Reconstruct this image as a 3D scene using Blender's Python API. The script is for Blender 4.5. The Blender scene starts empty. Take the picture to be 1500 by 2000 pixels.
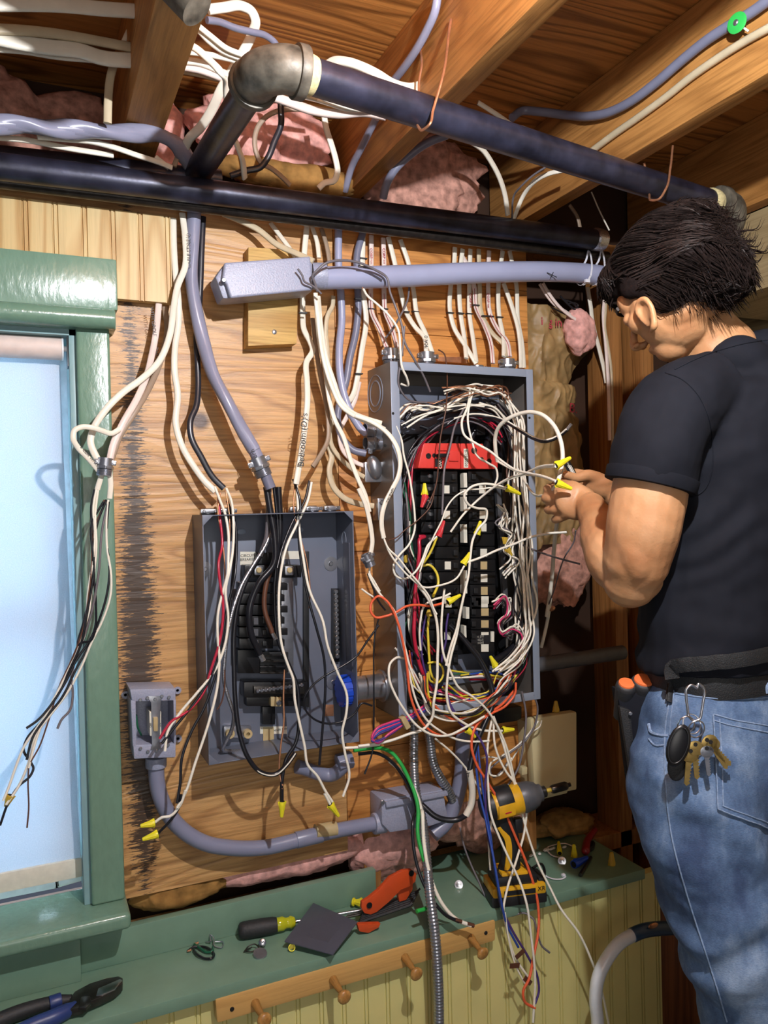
import bpy, bmesh, math, random
from mathutils import Vector as V, Matrix, noise
from mathutils.bvhtree import BVHTree
random.seed(7)
SC = bpy.context.scene
COL = SC.collection

# ---------------------------------------------------------------- camera
FPX, YAW, PITCH, ROLL = 1530.1, .424315, -.007867, -.025042
CAM = V((0, -1.6, 1.3))
fw = V((math.sin(YAW)*math.cos(PITCH), math.cos(YAW)*math.cos(PITCH), math.sin(PITCH)))
r0 = V((math.cos(YAW), -math.sin(YAW), 0)); u0 = r0.cross(fw)
cr, sr = math.cos(ROLL), math.sin(ROLL)
RT = cr*r0 + sr*u0; UP = -sr*r0 + cr*u0
cd = bpy.data.cameras.new('camera'); cam = bpy.data.objects.new('camera', cd); COL.objects.link(cam)
cd.sensor_fit = 'VERTICAL'; cd.sensor_height = 36; cd.lens = FPX/2000*36; cd.clip_start = .02
m3 = Matrix((RT, UP, -fw)).transposed(); cam.matrix_world = Matrix.Translation(CAM) @ m3.to_4x4()
SC.camera = cam

# ---------------------------------------------------------------- light
w = bpy.data.worlds.new('world'); SC.world = w; w.use_nodes = True
w.node_tree.nodes['Background'].inputs[0].default_value = (.62, .72, 1, 1)
w.node_tree.nodes['Background'].inputs[1].default_value = .11
def light(name, kind, loc, energy, color, size, target=None, sy=None):
    l = bpy.data.lights.new(name, kind); l.energy = energy; l.color = color
    if kind == 'AREA':
        l.size = size
        if sy: l.shape = 'RECTANGLE'; l.size_y = sy
    else: l.shadow_soft_size = size
    o = bpy.data.objects.new(name, l); o.location = loc; COL.objects.link(o)
    if target: o.rotation_euler = (V(target)-V(loc)).to_track_quat('-Z', 'Y').to_euler()
    return o
light('work_lamp', 'POINT', (.485, -1.23, 1.92), 62, (.95, .96, 1), .013)
light('daylight', 'AREA', (-.35, .45, 1.15), 52, (.70, .86, 1), 1.0, (-.3, 0, 1.1), 1.2)
light('room_fill', 'AREA', (.05, -2.3, 1.15), 8, (1, .96, .9), .9, (.7, 0, .8), .9)
vs = SC.view_settings
SC.display_settings.display_device = 'sRGB'
vs.view_transform = 'Standard'; vs.look = 'None'; vs.gamma = 1; vs.use_curve_mapping = False; vs.exposure = .1

# ---------------------------------------------------------------- pixel -> place
def ray(px, py): return RT*((px-750)/FPX) - UP*((py-1000)/FPX) + fw
def W(px, py, d=0):                      # point d metres in front of the back wall
    v = ray(px, py); return CAM + v*((-d-CAM.y)/v.y)
def Zp(px, py, z): v = ray(px, py); return CAM + v*((z-CAM.z)/v.z)
def Xp(px, py, x): v = ray(px, py); return CAM + v*((x-CAM.x)/v.x)
def K(px, py, k): return CAM + ray(px, py)*k
CR = dict(A=(0,0,2), B=(750,0,2), C=(0,380,3), D=(330,380,3.2262), E=(700,440,3), F=(1000,380,2.44), G=(0,900,2.5),
          H=(340,960,3.3333), I=(700,760,3.3333), J=(700,1150,3.3333), Q=(0,1550,2.5), L=(400,1550,2.5), M=(850,1350,3.0778),
          N=(1100,1200,2.5), O=(300,0,3.261), P=(620,0,3), R=(1000,0,3), T=(0,0,3.5714), S=(700,680,3.9474), U=(1030,540,6.252), X=(0,0,1))
def px(c, x, y): a = CR[c]; return a[0]+x/a[2], a[1]+y/a[2]
def path(c, pts, d):
    n = len(pts); out = []
    for i, p in enumerate(pts):
        if len(p) == 3: dd = p[2]
        elif isinstance(d, (int, float)): dd = d
        else:
            t = i/max(1, n-1)*(len(d)-1); j = min(int(t), len(d)-2); dd = d[j]+(d[j+1]-d[j])*(t-j)
        out.append(W(*px(c, p[0], p[1]), dd))
    return out

# ---------------------------------------------------------------- materials
def lin(h):
    h = h.lstrip('#'); o = []
    for i in (0, 2, 4):
        v = int(h[i:i+2], 16)/255; o.append(v/12.92 if v < .04045 else ((v+.055)/1.055)**2.4)
    return (*o, 1)
def nodes(name):
    m = bpy.data.materials.new(name); m.use_nodes = True; t = m.node_tree
    return m, t, t.nodes['Principled BSDF']
def N(t, kind, ins=None, **kw):
    n = t.nodes.new('ShaderNode'+kind)
    for k, v in kw.items(): setattr(n, k, v)
    for k, v in (ins or {}).items():
        if isinstance(v, bpy.types.NodeSocket): t.links.new(v, n.inputs[k])
        else: n.inputs[k].default_value = v
    return n
def mapped(t, scale, coord='Object'):
    tc = N(t, 'TexCoord'); return N(t, 'Mapping', {'Vector': tc.outputs[coord], 'Scale': scale}).outputs[0]
def ramp(t, fac, stops):
    r = N(t, 'ValToRGB', {'Fac': fac}); e = r.color_ramp.elements
    while len(e) < len(stops): e.new(.5)
    for el, (p, c) in zip(e, stops): el.position = p; el.color = c if not isinstance(c, str) else lin(c)
    return r.outputs[0]
def mixc(t, f, a, b, mode='MIX'):
    n = t.nodes.new('ShaderNodeMix'); n.data_type = 'RGBA'; n.blend_type = mode
    for i, v in ((0, f), (6, a), (7, b)):
        if isinstance(v, bpy.types.NodeSocket): t.links.new(v, n.inputs[i])
        else: n.inputs[i].default_value = v
    return n.outputs[2]
def bump(t, b, h, s, dist=.002):
    n = N(t, 'Bump', {'Height': h, 'Strength': s, 'Distance': dist}); t.links.new(n.outputs[0], b.inputs['Normal'])
def plain(name, col, rough=.5, metal=0, var=.12, scale=40, bp=0, spec=.5, coat=0, sss=0, stretch=(1, 1, 1)):
    m, t, b = nodes(name); c = lin(col)
    mp = mapped(t, stretch); n = N(t, 'TexNoise', {'Vector': mp, 'Scale': scale, 'Detail': 4}).outputs[0]
    lo = tuple(x*(1-var) for x in c[:3])+(1,); hi = tuple(min(1, x*(1+var)) for x in c[:3])+(1,)
    t.links.new(ramp(t, n, [(.3, lo), (.7, hi)]), b.inputs['Base Color'])
    b.inputs['Roughness'].default_value = rough; b.inputs['Metallic'].default_value = metal
    b.inputs['Specular IOR Level'].default_value = spec; b.inputs['Coat Weight'].default_value = coat
    if sss: b.inputs['Subsurface Weight'].default_value = sss; b.inputs['Subsurface Radius'].default_value = (.01, .004, .002)
    if bp: bump(t, b, n, bp)
    return m
def wood(name, light_, dark, axis='X', ring=5, bands=9, fine=50, rough=.55, bp=.25, knots=0, mid=.5, spec=.4, fa=.75):
    m, t, b = nodes(name); i = 'XYZ'.index(axis)
    s = [1, 1, 1]; s[i] = .11; mp = mapped(t, s)
    n1 = N(t, 'TexNoise', {'Vector': mp, 'Scale': ring, 'Detail': 3, 'Roughness': .42, 'Distortion': .5}).outputs[0]
    mu = N(t, 'Math', {0: n1, 1: bands}, operation='MULTIPLY').outputs[0]
    pp = N(t, 'Math', {0: mu, 1: .5}, operation='PINGPONG').outputs[0]
    p2 = N(t, 'Math', {0: pp, 1: 2}, operation='MULTIPLY').outputs[0]
    s2 = [1, 1, 1]; s2[i] = .035; mp2 = mapped(t, s2)
    n2 = N(t, 'TexNoise', {'Vector': mp2, 'Scale': fine*3, 'Detail': 5, 'Roughness': .7}).outputs[0]
    a, d = lin(light_), lin(dark)
    md = tuple(a[j]*(1-mid)+d[j]*mid for j in range(3))+(1,)
    dd = tuple(md[j]*(1-mid*.6)+d[j]*mid*.6 for j in range(3))+(1,)
    c1 = ramp(t, p2, [(0, dd), (.16, md), (.42, a), (1, a)])
    big = N(t, 'TexNoise', {'Vector': mp, 'Scale': ring*.35, 'Detail': 3}).outputs[0]
    c1 = mixc(t, .8, c1, ramp(t, big, [(.3, (.78, .74, .68, 1)), (.65, (1.0, 1.0, 1.0, 1))]), 'MULTIPLY')
    c2 = ramp(t, n2, [(.32, (.52, .47, .40, 1)), (.55, (1.0, 1.0, 1.0, 1))])
    col = mixc(t, fa, c1, c2, 'MULTIPLY')
    if knots:
        vo = N(t, 'TexVoronoi', {'Vector': mapped(t, (1, 1, 1)), 'Scale': knots}).outputs[0]
        k = ramp(t, vo, [(0, (1, 1, 1, 1)), (.05, (1, 1, 1, 1)), (.1, (0, 0, 0, 1))])
        col = mixc(t, k, col, lin('#4a2a14'))
    t.links.new(col, b.inputs['Base Color'])
    b.inputs['Roughness'].default_value = rough; b.inputs['Specular IOR Level'].default_value = spec
    ad = N(t, 'Math', {0: p2, 1: n2}, operation='ADD').outputs[0]
    bump(t, b, ad, bp, .0015)
    return m
MT = {}
def wall_ply():
    m = wood('plywood_sheathing', '#d3a368', '#875628', 'X', 7, 16, 60, .42, .5, 4.2, .35, .6)
    t = m.node_tree; b = t.nodes['Principled BSDF']; src = b.inputs['Base Color'].links[0].from_socket
    pos = N(t, 'NewGeometry').outputs['Position']; sp = N(t, 'SeparateXYZ', {0: pos})
    mp = N(t, 'Mapping', {'Vector': pos, 'Scale': (26, 1, 230)}).outputs[0]
    nz = N(t, 'TexNoise', {'Vector': mp, 'Scale': 1, 'Detail': 6, 'Roughness': .75}).outputs[0]
    dx = N(t, 'Math', {0: sp.outputs[0], 1: .187}, operation='SUBTRACT').outputs[0]
    ab = N(t, 'Math', {0: dx}, operation='ABSOLUTE').outputs[0]
    zr = ramp(t, N(t, 'MapRange', {'Value': sp.outputs[2], 'From Min': .55, 'From Max': 1.72}).outputs[0],
              [(0, (0, 0, 0, 1)), (.08, (.5,)*3+(1,)), (.3, (.75,)*3+(1,)), (.45, (.8,)*3+(1,)), (.62, (.6,)*3+(1,)), (.68, (.38,)*3+(1,)), (.85, (.33,)*3+(1,)), (.98, (.12,)*3+(1,))])
    wd = N(t, 'Math', {0: zr, 1: .043}, operation='MULTIPLY').outputs[0]
    nn = N(t, 'Math', {0: nz, 1: -.5}, operation='ADD').outputs[0]
    n3 = N(t, 'Math', {0: nn, 1: .19}, operation='MULTIPLY').outputs[0]
    e = N(t, 'Math', {0: wd, 1: ab}, operation='SUBTRACT').outputs[0]
    e = N(t, 'Math', {0: e, 1: n3}, operation='ADD').outputs[0]
    k = N(t, 'MapRange', {'Value': e, 'From Min': -.002, 'From Max': .006}).outputs[0]
    k = N(t, 'Math', {0: k, 1: .93}, operation='MULTIPLY').outputs[0]
    t.links.new(mixc(t, k, src, lin('#2b211f')), b.inputs['Base Color'])
    return m
def init_mats():
    P = plain
    MT.update(
        ply=wall_ply(), board=wood('orange_boards', '#d6944f', '#8a4f22', 'X', 6, 14, 50, .5, .4, 3, .4),
        joist=wood('joist_wood', '#cb9150', '#8c5a28', 'Y', 7, 12, 40, .6, .4, 2.2, .3), subfloor=wood('subfloor_plywood', '#bf7f40', '#6e4018', 'X', 4, 22, 40, .5, .5, 3, .6),
        stud=wood('stud_wood', '#a87440', '#7a4c20', 'Z', 7, 12, 40, .6, .3, 0, .4), pine=wood('bead_pine', '#dfc38b', '#bd8e4e', 'Z', 5, 9, 40, .45, .12, 0, .5, .4, .3),
        pale=wood('pale_panel', '#b5a078', '#8a754e', 'Y', 3, 6, 40, .5, .15), block=wood('block_pine', '#d9b36c', '#a87a3c', 'X', 6, 8, 50, .55, .3),
        rail=wood('rail_wood', '#d3a866', '#b28344', 'X', 6, 5, 50, .35, .1, fa=.35), peg=wood('peg_wood', '#c79858', '#9d6d34', 'Y', 20, 4, 80, .35, .05),
        brownp=wood('brown_panel', '#8a5430', '#5a3018', 'Z', 8, 8, 60, .5, .2),
        green=P('green_paint', '#71907c', .3, 0, .05, 25, .25, .5), greenb=P('green_paint_gloss', '#6f8f7b', .24, 0, .05, 110, .32, .55, 0, 0, (1, 1, .4)),
        jamb=P('jamb_paint', '#86a8ac', .35, 0, .05), yellow=P('yellow_bead_paint', '#d6cd88', .4, 0, .05, 12, .06),
        blackpipe=P('black_steel_pipe', '#2d2e3e', .36, .4, .6, 22, .5, .6), darkpipe=P('dark_iron_pipe', '#2e2926', .35, .5, .4, 60, .5),
        elbow=P('cast_elbow', '#5d584e', .5, .25, .75, 34, .8), thread=P('thread_tape', '#cfc08e', .6, 0, .2, 200, .3),
        pvc=P('grey_pvc', '#9da1bd', .32, 0, .05, 15, .02), pvcd=P('dark_grey_pvc', '#80839a', .33, 0, .06, 15, .02), boxgrey=P('grey_pvc_box', '#979bb0', .38, 0, .1, 300, .3),
        serg=P('grey_service_cable', '#8c8da3', .28, 0, .06, 20, .05), panel=P('grey_enamel_steel', '#8d97a8', .33, .1, .04, 8, .02), panelin=P('grey_enamel_inside', '#6b7180', .4, .1, .08, 8),
        paneld=P('grey_enamel_side', '#77716b', .38, .25, .06, 10), black=P('black_plastic', '#141416', .35, 0, .2, 30), dark=P('dark_recess', '#0e0c0b', .8, 0, .1),
        steel=P('zinc_steel', '#a9abb2', .3, .85, .15, 60, .1), chrome=P('bright_steel', '#c4c4c8', .28, 1, .1), alu=P('aluminium_strand', '#c8c9cf', .28, .9, .3, 300, .5),
        copper=P('bare_copper', '#c88f6c', .35, .75, .2, 80), nm=P('white_cable_jacket', '#e3dccb', .42, 0, .07, 30, .05), nmg=P('aged_and_shaded_cable_jacket', '#c2b294', .45, 0, .1, 30, .05),  # nmg: aged jackets, and shade painted onto the shadowed left-bay cables
        nmp=P('pinkish_cable_jacket', '#e2cfc6', .4, 0, .08, 40), brnc=P('taupe_cable_jacket', '#94806c', .45, 0, .1, 30), blkc=P('black_cable_jacket', '#24242c', .3, 0, .15, 30),
        gryc=P('grey_cable_jacket', '#74768a', .35, 0, .08, 30),
        white=P('white_insulation', '#ece6d6', .35, 0, .06, 30), blk=P('black_insulation', '#1b1b20', .28, 0, .2, 30), red=P('red_insulation', '#b3223c', .3, 0, .1),
        blue=P('blue_insulation', '#2c4a9c', .3, 0, .1), grn=P('green_insulation', '#2fa84a', .3, 0, .1), dgrn=P('dark_green_insulation', '#1d5a40', .35, 0, .1), org=P('orange_insulation', '#e0603a', .35, 0, .1),
        yel=P('yellow_insulation', '#d8c23c', .35, 0, .1), pur=P('purple_insulation', '#44306e', .35, 0, .1), brn=P('brown_insulation', '#5a3828', .4, 0, .1), gry=P('grey_insulation', '#6a6468', .4, 0, .1), pink=P('pink_insulation', '#c8386a', .35, 0, .1),
        nuty=P('yellow_connector', '#e8dc2c', .35, 0, .05), nutr=P('red_connector', '#c83238', .35, 0, .05), nuto=P('tan_and_shaded_connector', '#c9a83a', .45, 0, .1), nutb=P('blue_connector', '#1c46b8', .35, 0, .05),  # nuto: tan connectors, and yellow ones with shade put into the colour
        redp=P('red_cover', '#d8413a', .35, 0, .04, 12), sticker=P('paper_label', '#dcdacb', .5, 0, .08, 60), stickt=P('tan_label', '#b8a478', .5, 0, .1, 60), ink=P('black_ink', '#1a1a1e', .5), redink=P('red_ink', '#b0344a', .5),
        insp=P('pink_fibreglass', '#dfa69c', .9, 0, .3, 60, 1.0, .1), insb=P('brown_fibreglass', '#96703f', .9, 0, .45, 28, .9, .1), insd=P('dusty_fibreglass', '#bc8c7c', .9, 0, .45, 55, 1.0, .1),
        kraft=P('kraft_paper', '#94784e', .5, 0, .6, 9, .8, .4), blind=None, tan=P('tan_box', '#cfc196', .45, 0, .03, 12), tie=P('nylon_tie', '#e6e6ee', .35),
        orange=P('orange_plastic', '#c44a20', .35, 0, .08, 30, .1), dw=P('drill_yellow', '#d9a520', .35, 0, .15, 40), dwb=P('drill_black', '#1d1e20', .45, 0, .25, 60, .1), dwg=P('drill_grey', '#56575c', .4, .2, .15),
        rubber=P('black_rubber', '#262628', .6, 0, .15, 200, .3), clearg=P('green_acetate', '#b7b822', .12, 0, .1), plate=P('slate_plate', '#50525e', .4, .1, .04), blueh=P('blue_grip', '#28396f', .4, 0, .1), tool=P('tool_steel', '#4a4744', .28, .8, .3, 40, .2),
        gasp=P('white_hose', '#d9dde0', .28, 0, .06, 40, .05), btape=P('blue_tape', '#24405f', .3, 0, .15), knife=P('red_tool_handle', '#8a2228', .35), teal=P('teal_cloth', '#2a5a5a', .7), dust=P('plaster_chips', '#d8d4cc', .7),
        skin=None, hair=None, shirt=None, jeans=None, rebar=None)
    MT['scalp'] = P('hair_base', '#181110', .8, 0, .3, 150, .3, .1); MT['insr'] = P('red_cable_knob', '#c04030', .4)
    # window blind lets daylight through
    m, t, b = nodes('roller_blind'); mp = mapped(t, (1, 1, 1))
    wv = N(t, 'TexNoise', {'Vector': mapped(t, (500, 1, 500)), 'Scale': 1, 'Detail': 2}).outputs[0]
    t.links.new(ramp(t, wv, [(.3, '#c9d0da'), (.7, '#e3e6ee')]), b.inputs['Base Color']); b.inputs['Roughness'].default_value = .7
    tr = N(t, 'BsdfTranslucent', {'Color': (.75, .9, 1, 1)}); mx = N(t, 'MixShader', {0: .38, 1: b.outputs[0], 2: tr.outputs[0]})
    t.links.new(mx.outputs[0], t.nodes['Material Output'].inputs[0]); MT['blind'] = m
    MT['glass'] = P('window_glass', '#dfeaf0', .05, 0, 0); MT['glass'].node_tree.nodes['Principled BSDF'].inputs['Transmission Weight'].default_value = 1
    # skin
    m, t, b = nodes('skin'); mp = mapped(t, (1, 1, 1))
    n = N(t, 'TexNoise', {'Vector': mp, 'Scale': 14, 'Detail': 5}).outputs[0]; n2 = N(t, 'TexNoise', {'Vector': mp, 'Scale': 260, 'Detail': 3}).outputs[0]
    t.links.new(ramp(t, n, [(.3, '#a5714a'), (.55, '#ba885e'), (.75, '#c6986f')]), b.inputs['Base Color'])
    b.inputs['Roughness'].default_value = .48; b.inputs['Subsurface Weight'].default_value = .06; b.inputs['Subsurface Radius'].default_value = (.01, .004, .002); b.inputs['Subsurface Scale'].default_value = .5
    bump(t, b, n2, .3, .001); MT['skin'] = m
    MT['hair'] = P('dark_hair', '#1f1715', .5, 0, .45, 150, 0, .28); MT['shirt'] = P('black_cotton', '#16181f', .85, 0, .12, 30, .2, .15)
    m, t, b = nodes('blue_denim'); mp = mapped(t, (1, 1, 1))
    n = N(t, 'TexNoise', {'Vector': mapped(t, (1, 1, .6)), 'Scale': 11, 'Detail': 6, 'Roughness': .65}).outputs[0]
    n2 = N(t, 'TexNoise', {'Vector': mapped(t, (300, 300, 900)), 'Scale': 1, 'Detail': 3}).outputs[0]
    c = ramp(t, n, [(.34, '#34486a'), (.5, '#536c8e'), (.66, '#8398b2')]); c2 = ramp(t, n2, [(.3, (.6, .62, .66, 1)), (.65, (1, 1, 1, 1))])
    t.links.new(mixc(t, .7, c, c2, 'MULTIPLY'), b.inputs['Base Color']); b.inputs['Roughness'].default_value = .85; bump(t, b, n2, .4, .001); MT['jeans'] = m
    MT['seam'] = P('denim_seam', '#7488a4', .8, 0, .3, 200, .3); MT['web'] = P('black_webbing', '#17181a', .6, 0, .2, 500, .5)
    MT['brass'] = P('brass_key', '#b79a5a', .3, .8, .2, 60); MT['otip'] = P('orange_grip_end', '#e0703a', .5)
init_mats()

# ---------------------------------------------------------------- mesh building
def spline(pts, sub=6):
    pts = [V(p) for p in pts]
    if len(pts) < 3 or sub < 2: return pts
    out = []; n = len(pts)
    for i in range(n-1):
        p0 = pts[max(i-1, 0)]; p1 = pts[i]; p2 = pts[i+1]; p3 = pts[min(i+2, n-1)]
        # centripetal-like tangents keep sharp runs from overshooting
        d1 = (p2-p1).length or 1e-6; d0 = (p1-p0).length or d1; d2 = (p3-p2).length or d1
        m1 = ((p1-p0)/d0*d1+(p2-p1)/d1*d0)/(d0+d1)*d1 if i > 0 else (p2-p1)
        m2 = ((p2-p1)/d1*d2+(p3-p2)/d2*d1)/(d1+d2)*d1 if i < n-2 else (p2-p1)
        for s in range(sub):
            t = s/sub; t2 = t*t; t3 = t2*t
            out.append(p1*(2*t3-3*t2+1)+m1*(t3-2*t2+t)+p2*(-2*t3+3*t2)+m2*(t3-t2))
    out.append(pts[-1]); return out
class Mb:
    def __init__(s): s.v = []; s.f = []
    def add(s, vs, fs):
        o = len(s.v); s.v += [V(x) for x in vs]; s.f += [tuple(o+i for i in f) for f in fs]; return s
    def box(s, lo, hi):
        a, b = V(lo), V(hi)
        vs = [(x, y, z) for x in (a.x, b.x) for y in (a.y, b.y) for z in (a.z, b.z)]
        return s.add(vs, [(0,1,3,2), (4,6,7,5), (0,4,5,1), (2,3,7,6), (0,2,6,4), (1,5,7,3)])
    def obox(s, c, ax, h):            # centre, three axes, half sizes
        c = V(c); a = [V(x).normalized()*k for x, k in zip(ax, h)]
        vs = [c+a[0]*i+a[1]*j+a[2]*k for i in (-1, 1) for j in (-1, 1) for k in (-1, 1)]
        return s.add(vs, [(0,1,3,2), (4,6,7,5), (0,4,5,1), (2,3,7,6), (0,2,6,4), (1,5,7,3)])
    def prism(s, poly, off):
        off = V(off); n = len(poly); a = [V(p) for p in poly]
        return s.add(a+[p+off for p in a], [tuple(range(n)), tuple(range(2*n-1, n-1, -1))]+[(i, n+i, n+(i+1) % n, (i+1) % n) for i in range(n)])
    def tube(s, pts, r, n=8, sub=6, flat=None, normal=(0, -1, 0), cap=True, twist=0, sq=1, dome=False):
        # r: radius, list of radii, or list of (ra, rb); flat=(w, t) half sizes with the broad face along `normal`
        k = len(pts); P_ = spline(pts, sub); m = len(P_); nrm = V(normal)
        if not isinstance(r, (list, tuple)): r = [r]*k
        R = []
        for i in range(m):
            t = i/(m-1)*(k-1); j = min(int(t), k-2); f = t-j
            f = f*f*(3-2*f) if k > 2 else f
            a, b = r[j], r[j+1]
            if isinstance(a, tuple): R.append((a[0]*(1-f)+b[0]*f, a[1]*(1-f)+b[1]*f))
            else: R.append((a*(1-f)+b*f,)*2)
        if dome:
            t0 = (P_[1]-P_[0]).normalized(); t1 = (P_[-1]-P_[-2]).normalized(); q0 = []; q1 = []
            for an in (80, 60, 35, 15):
                c_, s_ = math.cos(math.radians(an)), math.sin(math.radians(an))
                q0.append((P_[0]-t0*min(R[0])*s_, (R[0][0]*c_, R[0][1]*c_))); q1.append((P_[-1]+t1*min(R[-1])*s_, (R[-1][0]*c_, R[-1][1]*c_)))
            P_ = [q[0] for q in q0]+P_+[q[0] for q in reversed(q1)]; R = [q[1] for q in q0]+R+[q[1] for q in reversed(q1)]; m = len(P_)
        vs = []; side = None
        for i in range(m):
            T = (P_[min(i+1, m-1)]-P_[max(i-1, 0)])
            if T.length < 1e-9: T = V((0, 0, 1))
            T.normalize()
            if flat or side is None or sq != 1 or isinstance(r[0], tuple):
                sd = T.cross(nrm)
                if sd.length < .05: sd = side if side is not None else T.orthogonal()
                if side is not None and sd.dot(side) < 0: sd = -sd
            else: sd = side-T*side.dot(T)
            side = sd.normalized(); up = side.cross(T).normalized()
            if twist:
                q = Matrix.Rotation(twist*i/(m-1), 3, T); a_, b_ = q @ side, q @ up
            else: a_, b_ = side, up
            ra, rb = R[i] if not flat else flat
            for j in range(n):
                th = 2*math.pi*(j+.5)/n; c, s_ = math.cos(th), math.sin(th)
                if flat: c = math.copysign(abs(c)**.6, c); s_ = math.copysign(abs(s_)**.6, s_)
                vs.append(P_[i]+a_*(c*ra)+b_*(s_*rb))
        fs = [(i*n+j, i*n+(j+1) % n, (i+1)*n+(j+1) % n, (i+1)*n+j) for i in range(m-1) for j in range(n)]
        if cap: fs += [tuple(range(n-1, -1, -1)), tuple(range((m-1)*n, m*n))]
        return s.add(vs, fs)
    def lathe(s, prof, o, axis, n=20):    # prof: (radius, distance along axis)
        o = V(o); ax = V(axis).normalized(); a = ax.orthogonal().normalized(); b = ax.cross(a)
        vs = []; k = len(prof)
        for r, h in prof:
            r = max(r, 1e-5)
            for j in range(n):
                t = 2*math.pi*j/n; vs.append(o+ax*h+a*(math.cos(t)*r)+b*(math.sin(t)*r))
        fs = [(i*n+j, i*n+(j+1) % n, (i+1)*n+(j+1) % n, (i+1)*n+j) for i in range(k-1) for j in range(n)]
        fs += [tuple(range(n-1, -1, -1)), tuple(range((k-1)*n, k*n))]
        return s.add(vs, fs)
    def ell(s, c, ax, h, n=20, m=12):
        c = V(c); a = [V(x).normalized()*k for x, k in zip(ax, h)]; vs = []; fs = []
        for i in range(m+1):
            ph = math.pi*i/m
            for j in range(n):
                th = 2*math.pi*j/n; vs.append(c+a[0]*(math.sin(ph)*math.cos(th))+a[1]*(math.sin(ph)*math.sin(th))+a[2]*math.cos(ph))
        fs = [(i*n+j, i*n+(j+1) % n, (i+1)*n+(j+1) % n, (i+1)*n+j) for i in range(m) for j in range(n)]
        return s.add(vs, fs)
    def frame(s, x0, x1, z0, z1, w, y0, y1):    # rectangular ring in the wall plane
        s.box((x0, y0, z0), (x0+w, y1, z1)); s.box((x1-w, y0, z0), (x1, y1, z1))
        s.box((x0+w, y0, z0), (x1-w, y1, z0+w)); return s.box((x0+w, y0, z1-w), (x1-w, y1, z1))
def worigin(p): return V(p['wloc']) if 'wloc' in p else V((0, 0, 0))
WL = {}
def obj(name, mb, mat, parent=None, bevel=0, smooth=40, label=None, cat=None, group=None, kind=None, seg=2):
    me = bpy.data.meshes.new(name)
    lo = V((min(v.x for v in mb.v), min(v.y for v in mb.v), min(v.z for v in mb.v))); hi = V((max(v.x for v in mb.v), max(v.y for v in mb.v), max(v.z for v in mb.v)))
    o3 = V(((lo.x+hi.x)/2, (lo.y+hi.y)/2, lo.z))
    me.from_pydata([v-o3 for v in mb.v], [], mb.f)
    bm = bmesh.new(); bm.from_mesh(me)
    bmesh.ops.remove_doubles(bm, verts=bm.verts, dist=1e-6)
    bmesh.ops.recalc_face_normals(bm, faces=bm.faces)
    if bevel:
        es = [e for e in bm.edges if len(e.link_faces) == 2 and e.calc_face_angle(0) > .6]
        bmesh.ops.bevel(bm, geom=es, offset=bevel, segments=seg, affect='EDGES', profile=.6, clamp_overlap=True)
    ca = math.radians(smooth)
    for f in bm.faces: f.smooth = smooth > 0
    for e in bm.edges:
        if len(e.link_faces) == 2 and e.calc_face_angle(0) > ca: e.smooth = False
    bm.to_mesh(me); bm.free()
    return link(name, me, mat, parent, o3, label, cat, group, kind)
def link(name, me, mat, parent, o3, label=None, cat=None, group=None, kind=None):
    o = bpy.data.objects.new(name, me); COL.objects.link(o)
    if mat is not None: me.materials.append(MT[mat] if isinstance(mat, str) else mat)
    WL[o] = o3
    if parent: o.parent = parent; o.location = o3-WL[parent]
    else: o.location = o3
    tag(o, label, cat, group, kind); return o
def tag(o, label=None, cat=None, group=None, kind=None):
    if label: o['label'] = label
    if cat: o['category'] = cat
    if group: o['group'] = group
    if kind: o['kind'] = kind
def thing(name, label, cat, loc, group=None):
    o = bpy.data.objects.new(name, None); o.empty_display_size = .02; COL.objects.link(o); o.location = loc; WL[o] = V(loc)
    tag(o, label, cat, group); return o
def struct(name, mb, mat, parent=None, **kw):
    return obj(name, mb, mat, parent, kind='structure' if parent is None else None, **kw)
def remesh(name, mb, mat, parent=None, voxel=.003, smooth=6, disp=None, factor=.6, **kw):
    me = bpy.data.meshes.new('t'); me.from_pydata(mb.v, [], mb.f)
    bm = bmesh.new(); bm.from_mesh(me); bmesh.ops.recalc_face_normals(bm, faces=bm.faces); bm.to_mesh(me); bm.free()
    t = bpy.data.objects.new('t', me); COL.objects.link(t)
    a = t.modifiers.new('r', 'REMESH'); a.mode = 'VOXEL'; a.voxel_size = voxel
    if smooth: b = t.modifiers.new('s', 'SMOOTH'); b.iterations = smooth; b.factor = factor
    dg = bpy.context.evaluated_depsgraph_get(); dg.update()
    m2 = bpy.data.meshes.new_from_object(t.evaluated_get(dg)); bpy.data.objects.remove(t); bpy.data.meshes.remove(me)
    if disp:
        ns = [v.normal.copy() for v in m2.vertices]
        for v, n in zip(m2.vertices, ns): v.co += n*disp(v.co)
    lo = V((1e9,)*3); hi = V((-1e9,)*3)
    for v in m2.vertices:
        for i in range(3): lo[i] = min(lo[i], v.co[i]); hi[i] = max(hi[i], v.co[i])
    o3 = V(((lo.x+hi.x)/2, (lo.y+hi.y)/2, lo.z))
    for v in m2.vertices: v.co -= o3
    for p in m2.polygons: p.use_smooth = True
    m2.name = name
    return link(name, m2, mat, parent, o3, **kw)
def text(name, s, c, xdir, size, mat, parent, up=None, normal=None, thick=.0002):
    cu = bpy.data.curves.new('t', 'FONT'); cu.body = s; cu.size = size; cu.align_x = 'CENTER'; cu.align_y = 'CENTER'; cu.extrude = thick
    t = bpy.data.objects.new('t', cu); COL.objects.link(t)
    dg = bpy.context.evaluated_depsgraph_get(); dg.update(); me = bpy.data.meshes.new_from_object(t.evaluated_get(dg))
    bpy.data.objects.remove(t); bpy.data.curves.remove(cu)
    x = V(xdir).normalized(); n = V(normal or (0, -1, 0)); n = (n-x*n.dot(x)).normalized(); y = n.cross(x)
    M = Matrix((x, y, n)).transposed()
    for v in me.vertices: v.co = M @ v.co
    me.name = name
    return link(name, me, mat, parent, V(c))
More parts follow.
